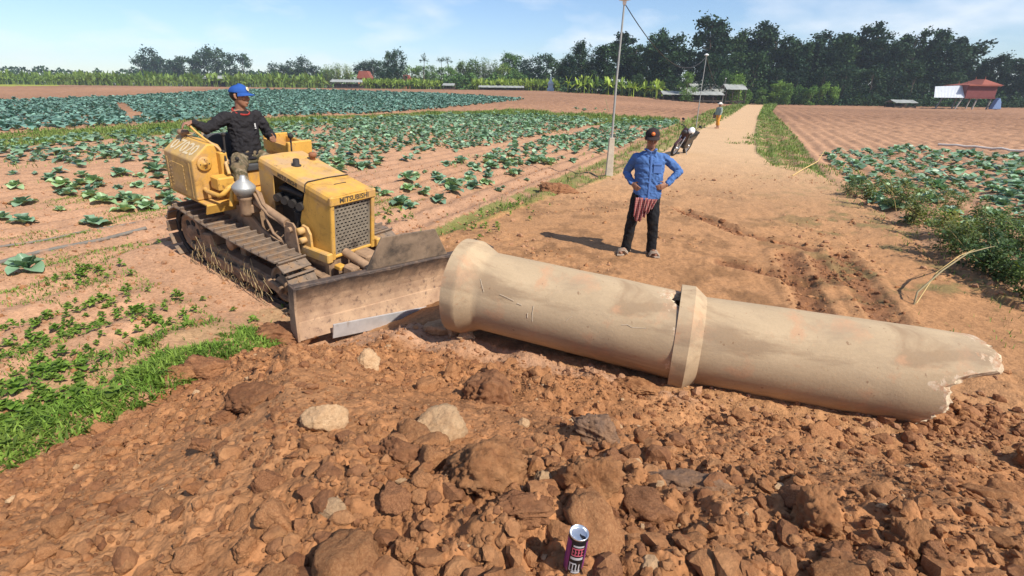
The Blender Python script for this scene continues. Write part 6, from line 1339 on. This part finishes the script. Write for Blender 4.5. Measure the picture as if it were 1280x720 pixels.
shed(828, 905, 116, 122.5, 112, 'front long white-roofed shed of the group beside the road'); shed(852, 908, 111.5, 117, 119, 'middle white-roofed shed of the group beside the road'); shed(864, 900, 106.5, 112, 125, 'rear white-roofed shed highest of the group beside the road')
shed(413, 455, 100.5, 107.5, 205, 'long white-roofed shed in front of the light bamboo, left of the red roof'); shed(254, 283, 95.5, 101.5, 200, 'lone white-roofed shed in front of the banana plants on the left'); shed(553, 568, 105.5, 113, 158, 'small grey-roofed hut alone at the end of the blue-green field')
shed(1117, 1145, 127, 135.5, 104, 'small pale-roofed shelter at the edge of the grove beside the stilt house', deep=3); shed(906, 932, 107, 124, 113, 'brown brick shed with a rusty roof at the left side of the far road', roof=m_tin)
def house(px0, px1, yt, yb, Y, label):
    a = atY(px0, yb, Y); c = atY(px1, yb, Y); z = gh((a[0]+c[0])/2, Y); w_ = c[0]-a[0]; h = max(atY(px0, yt, Y)[2]-z, 1.5); o = empty('house', ((a[0]+c[0])/2, Y, z)); tag(o, label, 'house')
    b = MB(); b.box((0, w_*0.4, h*0.31), (w_*0.94, w_*0.8, h*0.64)); b.build('wall', m_or, o)
    b = MB(); b.prism([(-0.5*w_-0.3, 0), (0.5*w_+0.3, 0), (0.30*w_, h*0.40), (-0.30*w_, h*0.40)], w_*0.95, Matrix.Translation((0, w_*0.4, h*0.60)), 0.03); b.build('roof', m_redr, o)
    for s in (-0.25, 0.25): b = MB(); b.box((s*w_, 0.0, h*0.36), (w_*0.16, 0.1, h*0.25)); b.build('window', m_shade, o)
house(447, 463, 88.5, 101, 222, 'red-roofed orange house among the dark trees'); house(503, 513, 93.5, 104, 200, 'smaller red-roofed house right of the tall dense trees')
p = atY(688, 116, 140); sp_o = empty('spire_shrine', (p[0], p[1], gh(p[0], p[1]))); tag(sp_o, 'slender pale blue pointed shrine in front of the dark trees', 'shrine')
hS = atY(688, 93, 140)[2]-gh(p[0], p[1]); b = MB(); b.box((0, 0, hS*0.09), (1.7, 1.7, hS*0.2)); b.box((0, 0, hS*0.30), (1.2, 1.2, hS*0.26), bevel=0.05); b.box((0, 0, hS*0.45), (1.55, 1.55, hS*0.05)); b.build('base', m_spire, sp_o); b = MB(); b.lathe([(0.70, hS*0.47), (0.62, hS*0.53), (0.38, hS*0.62), (0.22, hS*0.74), (0.10, hS*0.88), (0.02, hS)], 12); b.build('spire', m_spire, sp_o)
# stilt house
Yh = 97.0; a = atY(1163, 137, Yh); c = atY(1242, 137, Yh); zg = gh(a[0]+4, Yh); u_ = (c[0]-a[0])/79.0
so_ = empty('stilt_house', (a[0], Yh, zg)); tag(so_, 'red stilt house with a white sheet-metal side and pointed red roofs at the right', 'house')
zf = atY(1200, 121.5, Yh)[2]-zg; zt_ = atY(1220, 106.5, Yh)[2]-zg; zp = atY(1228, 98.5, Yh)[2]-zg
b = MB(); b.box((57*u_, 2.6, (zf+zt_)/2), (37*u_, 5.2, zt_-zf), bevel=0.03); b.box((57*u_, 2.6, zf-0.1), (38*u_, 5.4, 0.2)); b.build('wall', m_redw, so_)
b = MB()
for cx, hw, zz in ((46*u_, 1.3, zp-0.75), (66*u_, 2.0, zp)):
    v = [(cx-hw, -0.4, zt_), (cx+hw, -0.4, zt_), (cx+hw, 5.6, zt_), (cx-hw, 5.6, zt_), (cx, 1.6, zz), (cx, 3.6, zz), (cx, 2.6, zz+0.5)]
    b.add(v, [(0, 1, 4), (1, 2, 5, 4), (2, 3, 5), (3, 0, 4, 5), (3, 2, 1, 0)], 0, None, False); b.tube([(cx, 1.6, zz-0.1), (cx, 1.6, zz+0.45)], [0.09, 0.02], 6); b.tube([(cx, 3.6, zz-0.1), (cx, 3.6, zz+0.45)], [0.09, 0.02], 6)
b.box((57*u_, -0.42, zt_-0.02), (40*u_, 0.1, 0.25)); b.build('roof', m_redr, so_)
b = MB(); rr = []
for i in range(41):
    u = i/40; rr.append([(38.5*u_-38*u_*(1-u), 0.1*(i % 2), zf-0.1+0.0*u), (38.5*u_-33*u_*(1-u), 1.4+0.1*(i % 2), zt_-0.25+0.2*u), (38.5*u_-33*u_*(1-u), 1.5+0.1*(i % 2), zt_-0.25+0.2*u), (38.5*u_-38*u_*(1-u), 0.1+0.1*(i % 2), zf-0.1)])
b.rings(rr, True, True, smooth=False); b.build('sheet_metal_side', m_whw, so_)
for x in (38.0, 56, 74):
    for y in (0.3, 4.8): b = MB(); b.tube([(x*u_-0.9 if x == 38.0 else x*u_-0.4, y, -0.1), (x*u_, y, zf)], 0.13, 8); b.build('stilt', simple('stilt_grey', (0.33, 0.30, 0.27), 0.9, 0, 0.1, 2) if 'stilt_grey' not in bpy.data.materials else bpy.data.materials['stilt_grey'], so_)
b = MB(); b.prism([(0, 0), (1.6, 0), (1.3, 1.2), (0.9, 1.9), (0.5, 1.4)], 0.9, Matrix.Translation((a[0]+69*u_, Yh-0.8, zg)), 0.12); o = b.build('tarpaulin', m_blue); tag(o, 'pale blue tarpaulin hanging beside the legs of the stilt house', 'tarpaulin')
# white water pipe across the right-hand field
P = [ground_at(1172+ (1330-1172)*k/14, 182.5+12.5*k/14)+Vector((0, 0, 0.06)) for k in range(15)]; b = MB(); b.tube(P, 0.05, 8); o = b.build('water_pipe', simple('white_pvc', (0.62, 0.55, 0.48), 0.6, 0, 0.1, 2)); tag(o, 'long white water pipe lying across the bare field on the right', 'pipe')
# ================================================================== light poles along the road
m_gal = simple('galvanised_pole', (0.36, 0.36, 0.34), 0.55, 0.4, 0.15, 4); m_post = simple('concrete_post', (0.47, 0.40, 0.31), 0.9, 0, 0.2, 8); m_lamp = simple('white_lamp_cap', (0.75, 0.75, 0.74), 0.4, 0, 0.05)
TOPS = []
def lamp_pole(px, py, top, stub, label):
    g = ground_at(px, py); o = empty('light_pole', g); tag(o, label, 'light pole')
    if stub: b = MB(); b.prism([(-0.095, -0.1), (0.095, -0.1), (0.065, 0.96), (-0.065, 0.96)], 0.15, None, 0.012); b.build('concrete_post', m_post, o)
    b = MB(); b.tube([(0.0, -0.0, -0.1), (0.0, -0.0, 1.2), (0.005, -0.01, 2.4), (0.05, 0, top)], [0.032, 0.030, 0.026, 0.022], 8); b.build('pole', m_gal, o)
    b = MB(); b.lathe([(0.0, 0.10), (0.05, 0.09), (0.13, 0.035), (0.15, 0.0), (0.135, -0.005), (0.05, 0.0), (0.045, -0.07), (0.03, -0.11), (0, -0.12)], 18, M=Matrix.Translation((0.05, 0, top+0.02))); b.build('lamp', m_lamp, o); TOPS.append(g+Vector((0.05, 0, top-0.05)))
lamp_pole(761, 221, 4.10, True, 'nearest light pole with a white cap, fixed to a concrete post'); lamp_pole(870, 160, 4.30, False, 'middle thin light pole with a white lamp, behind the motorbike'); lamp_pole(902, 132, 4.6, False, 'farthest thin light pole beside the brown shed')
m_wire = simple('black_wire', (0.03, 0.03, 0.03), 0.7, 0, 0.1)
for i, (a, c, sag) in enumerate(((TOPS[0], TOPS[1], 1.0), (TOPS[1], TOPS[2], 1.6))):
    b = MB(); P = [a.lerp(c, k/24)-Vector((0, 0, sag*4*(k/24)*(1-k/24))) for k in range(25)]; b.tube(P, [0.011+0.016*k/24 if i == 0 else 0.027 for k in range(25)], 5); o = b.build('overhead_wire', m_wire); tag(o, ['black wire sagging from the nearest light pole to the middle one', 'black wire between the middle and the farthest light pole'][i], 'wire')
b = MB(); g = ground_at(762, 141); b.tube([(0, 0, -0.1), (-0.5, 0.3, 1.35)], 0.03, 6); o = b.build('leaning_stick', m_dryw); o.location = g; tag(o, 'thin stick leaning left at the field edge behind the nearest light pole', 'stick')
# ================================================================== motorbike, helmet, far walker
m_mblk = simple('motorbike_black', (0.018, 0.018, 0.02), 0.35, 0, 0.2, 8, spec=0.5); m_mred = simple('motorbike_maroon', (0.05, 0.018, 0.02), 0.4, 0, 0.2, 8, spec=0.5); m_chr = simple('motorbike_metal', (0.45, 0.45, 0.45), 0.35, 0.7, 0.1, 8); m_hw = simple('white_helmet_shell', (0.78, 0.78, 0.77), 0.3, 0, 0.03)
gm = ground_at(848, 193); bk = empty('motorbike', gm+Vector((0, 0, 0.0))); bk.matrix_world = Matrix.Translation(gm) @ Matrix.Rotation(math.atan2(-0.80, -0.60), 4, 'Z') @ Matrix.Rotation(R(-21), 4, 'X')
tag(bk, 'dark motorbike parked leaning on its stand at the left road edge', 'motorbike')
def wheel_(x): 
    b = MB(); My = Matrix.Translation((x, 0, 0.29)) @ Matrix.Rotation(R(90), 4, 'X'); b.lathe([(0.215, -0.035), (0.27, -0.045), (0.29, 0), (0.27, 0.045), (0.215, 0.035)], 28, M=My, caps=False); w = b.build('wheel', m_rub, bk)
    b = MB(); b.lathe([(0.19, -0.02), (0.22, -0.03), (0.22, 0.03), (0.19, 0.02), (0.19, -0.02)], 28, M=My, caps=False); b.lathe([(0.0, -0.06), (0.05, -0.06), (0.05, 0.06), (0, 0.06)], 14, M=My)
    for k in range(10): a = k*math.pi/5; b.tube([(x, 0.0, 0.29), (x+0.2*math.cos(a), 0, 0.29+0.2*math.sin(a))], 0.006, 5)
    b.build('rim', m_chr, w)
wheel_(0.62); wheel_(-0.60)
b = MB(); b.prism([(-0.75, 0.62), (-0.30, 0.42), (0.05, 0.40), (0.10, 0.55), (-0.15, 0.72), (-0.80, 0.78)], 0.24, None, 0.04); b.box((-0.1, 0, 0.36), (0.34, 0.24, 0.22), bevel=0.04); b.prism([(0.10, 0.36), (0.30, 0.40), (0.42, 0.85), (0.30, 0.92), (0.16, 0.6)], 0.34, None, 0.05); b.build('body', m_mblk, bk)
b = MB(); b.prism([(-0.82, 0.78), (0.02, 0.70), (0.05, 0.75), (-0.25, 0.82), (-0.80, 0.88)], 0.26, None, 0.035); b.build('seat', m_rub, bk)
b = MB(); b.prism([(0.30, 0.62), (0.42, 0.55), (0.50, 0.86), (0.44, 1.02), (0.30, 1.0)], 0.26, None, 0.05); b.build('front_fairing', m_mred, bk)
b = MB(); b.ball((0.50, 0, 0.90), (0.05, 0.08, 0.06), 14, 9); b.build('headlight', m_vinyl, bk)
b = MB(); b.prism([(0.36, 0.48), (0.62, 0.62), (0.92, 0.42), (0.90, 0.48), (0.62, 0.67), (0.34, 0.55)], 0.11, None, 0.015); b.build('mudguard', m_mred, bk)
b = MB()
for y in (-0.08, 0.08): b.tube([(0.40, y, 0.88), (0.62, y, 0.29)], 0.022, 8)
b.build('fork', m_chr, bk); b = MB(); b.tube([(0.24, -0.36, 1.02), (0.34, -0.2, 1.04), (0.38, 0, 0.98), (0.34, 0.2, 1.04), (0.24, 0.36, 1.02)], 0.017, 8); b.build('handlebar', m_mblk, bk)
for y in (-1, 1): b = MB(); b.tube([(0.32, y*0.24, 1.04), (0.30, y*0.32, 1.2)], 0.007, 6); b.ball((0.29, y*0.34, 1.22), (0.015, 0.06, 0.04), 12, 7); b.build('mirror', m_mblk, bk)
b = MB(); b.tube([(-0.15, -0.15, 0.25), (-0.5, -0.17, 0.3), (-0.85, -0.17, 0.42)], 0.04, 10); b.build('exhaust', m_chr, bk); b = MB(); b.tube([(-0.05, 0.12, 0.28), (-0.12, 0.33, 0.0)], 0.014, 6); b.build('side_stand', m_chr, bk)
Mh2 = bk.matrix_world @ Matrix.Translation((0.34, 0.16, 0.92)) @ Matrix.Rotation(R(35), 4, 'Y'); b = MB(); rr = []
for k in range(10):
    a = R(-30+k*13); q = max(math.cos(a), 0.05); rr.append([(0.135*q*math.cos(t), 0.115*q*math.sin(t), 0.09+0.125*math.sin(a)) for t in [2*math.pi*i/22 for i in range(22)]])
b.rings(rr); he = b.build('helmet', m_hw); he.matrix_world = Mh2; tag(he, 'white helmet hung on the handlebar of the parked motorbike', 'helmet')
b = MB(); b.prism([(0.06, 0.03), (0.135, 0.045), (0.128, 0.11), (0.07, 0.12)], 0.17, None, 0.02); b.build('visor', m_mblk, he)
gw_ = ground_at(896, 160.5); wk = empty('person', gw_, (0, 0, R(200))); tag(wk, 'distant person in a pale hat, grey-green top and orange trousers on the road', 'person')
b = MB(); P_, M_ = head(b, (0, 0, 1.46), (1, 0, 0), (0, 0, 1)); lmb(b, [(0, 0, 1.28), (0, 0, 1.4)], [0.06, 0.055]); torso(b, [((0, 0, 1.28), (0, 0.15, 0), (0.08, 0, 0)), ((0, 0, 1.05), (0, 0.14, 0), (0.09, 0, 0)), ((0, 0, 0.80), (0, 0.15, 0), (0.10, 0, 0))])
for s in (-1, 1):
    lmb(b, [(0, s*0.17, 1.24), (0.02, s*0.23, 1.0)], [0.05, 0.04]); lmb(b, [(0.02, s*0.23, 1.0), (0.12, s*0.22, 0.80)], [0.04, 0.028]); hand(b, (0.12, s*0.22, 0.80), (0.4, 0, -0.9), (0.8, 0, 0.4), (0, s, 0), 0.3)
    lmb(b, [(0, s*0.08, 0.80), (0.06*s, s*0.09, 0.43), (0.02*s-0.04, s*0.09, 0.07)], [0.085, 0.058, 0.036]); b.tube([(0.02*s-0.09, s*0.09, 0.03), (0.02*s+0.12, s*0.10, 0.03)], [0.035, 0.025], 8)
remesh('body', b, 0.008, m_skin, wk, 2)
b = MB(); torso(b, [((0, 0, 1.31), (0, 0.12, 0), (0.07, 0, 0)), ((0, 0, 1.24), (0, 0.19, 0), (0.11, 0, 0)), ((0, 0, 1.0), (0, 0.175, 0), (0.125, 0, 0)), ((0, 0, 0.84), (0, 0.19, 0), (0.135, 0, 0))])
for s in (-1, 1): lmb(b, [(0, s*0.17, 1.24), (0.02, s*0.23, 1.0), (0.09, s*0.225, 0.86)], [0.07, 0.058, 0.046])
remesh('shirt', b, 0.012, fabric('grey_green_shirt', (0.26, 0.31, 0.28)), wk, 3, folds(9, 0.01, 43))
b = MB(); torso(b, [((0, 0, 0.90), (0, 0.165, 0), (0.12, 0, 0)), ((0, 0, 0.75), (0, 0.17, 0), (0.125, 0, 0))])
for s in (-1, 1): lmb(b, [(0, s*0.08, 0.80), (0.06*s, s*0.09, 0.45), (0.03*s-0.02, s*0.09, 0.26)], [0.11, 0.09, 0.085])
remesh('trousers', b, 0.012, fabric('orange_trousers', (0.60, 0.28, 0.05)), wk, 3, folds(9, 0.01, 53))
b = MB(); b.lathe([(0.0, 1.62), (0.05, 1.61), (0.10, 1.57), (0.11, 1.53), (0.19, 1.50), (0.20, 1.495), (0.10, 1.505), (0, 1.51)], 22); b.build('hat', fabric('pale_hat', (0.68, 0.64, 0.56)), wk)
b = MB(); b.prism([(-0.06, 0.62), (0.10, 0.62), (0.12, 0.92), (0.02, 1.0), (-0.06, 0.9)], 0.10, Matrix.Translation((0.02, -0.33, 0.0)) , 0.03); b.tube([(0.02, -0.33, 0.95), (0.02, -0.25, 1.0), (0.02, -0.22, 1.05)], 0.014, 6); o = b.build('shoulder_bag', m_vinyl); o.matrix_world = wk.matrix_basis @ Matrix.Identity(4); tag(o, 'dark bag carried at the side of the distant person on the road', 'bag')
# ================================================================== camera, sun, sky
cd = bpy.data.cameras.new('camera'); co = bpy.data.objects.new('camera', cd); COL.objects.link(co)
cd.sensor_width = 36.0; cd.lens = 18.0; cd.clip_end = 20000; cd.clip_start = 0.05
Mx = Matrix(((RT[0], UP[0], -FW[0], CAM[0]), (RT[1], UP[1], -FW[1], CAM[1]), (RT[2], UP[2], -FW[2], CAM[2]), (0, 0, 0, 1)))
co.matrix_world = Mx; SC.camera = co
SUN_EL = R(45); sdir = Vector((0.77, -0.64, 0)).normalized()*math.cos(SUN_EL)+Vector((0, 0, math.sin(SUN_EL)))   # towards the sun
sl = bpy.data.lights.new('sun', 'SUN'); sl.energy = 4.6; sl.angle = R(0.53); sl.color = (1.0, 0.935, 0.82)
so = bpy.data.objects.new('sun', sl); COL.objects.link(so); so.rotation_euler = sdir.to_track_quat('Z', 'Y').to_euler()
w = bpy.data.worlds.new('World'); SC.world = w; w.use_nodes = True; t = w.node_tree; t.nodes.clear()
wo = t.nodes.new('ShaderNodeOutputWorld'); bg = t.nodes.new('ShaderNodeBackground'); bg.inputs[1].default_value = 0.105
sky = t.nodes.new('ShaderNodeTexSky'); sky.sky_type = 'NISHITA'; sky.sun_disc = False
sky.sun_elevation = SUN_EL; sky.sun_rotation = math.atan2(sdir.x, sdir.y); sky.air_density = 1.0; sky.dust_density = 0.3; sky.ozone_density = 3.0
# thin fair-weather clouds as part of the sky itself
tc = t.nodes.new('ShaderNodeTexCoord'); sp = t.nodes.new('ShaderNodeSeparateXYZ'); t.links.new(tc.outputs['Generated'], sp.inputs[0])
def mth(op, a, b=None, c=None):
    n = t.nodes.new('ShaderNodeMath'); n.operation = op
    for i, v in enumerate((a, b, c)):
        if v is None: continue
        if hasattr(v, 'links'): t.links.new(v, n.inputs[i])
        else: n.inputs[i].default_value = v
    return n.outputs[0]
zz = mth('ADD', mth('MAXIMUM', sp.outputs[2], 0.0), 0.28)
cb = t.nodes.new('ShaderNodeCombineXYZ'); t.links.new(mth('DIVIDE', sp.outputs[0], zz), cb.inputs[0]); t.links.new(mth('DIVIDE', sp.outputs[1], zz), cb.inputs[1])
cn = noise(t, 2.1, 5, 0.5, cb.outputs[0], 0.1)
cl = ramp(t, cn, [(0.48, 0.0), (0.60, 0.30), (0.74, 0.75)])
cl = mth('MULTIPLY', cl, mth('SMOOTH_MIN', mth('MULTIPLY', mth('MAXIMUM', sp.outputs[2], 0.0), 30.0), 1.0, 0.2))
skyc = mixc(t, 1.0, sky.outputs[0], (0.90, 0.95, 1.06), 'MULTIPLY')
mixed = mixc(t, cl, skyc, (7.6, 7.8, 8.2))
t.links.new(mixed, bg.inputs[0]); t.links.new(bg.outputs[0], wo.inputs[0])
SC.view_settings.view_transform = 'Standard'; SC.view_settings.look = 'None'; SC.view_settings.exposure = 0.48; SC.view_settings.gamma = 1.0
SC.view_settings.use_curve_mapping = False
SC.cycles.max_bounces = 6; SC.cycles.transparent_max_bounces = 8
# ================================================================== thin tropical haze
m_hz = bpy.data.materials.new('haze_air'); m_hz.use_nodes = True; t = m_hz.node_tree; t.nodes.clear(); ho = t.nodes.new('ShaderNodeOutputMaterial'); pv = t.nodes.new('ShaderNodeVolumePrincipled'); pv.inputs['Color'].default_value = (0.80, 0.90, 1.0, 1); pv.inputs['Density'].default_value = 0.00045; pv.inputs['Anisotropy'].default_value = 0.2
t.links.new(pv.outputs[0], ho.inputs['Volume'])
b = MB(); b.box((0, 160, 14), (1400, 760, 34)); hz = b.build('haze', m_hz); hz['kind'] = 'stuff'
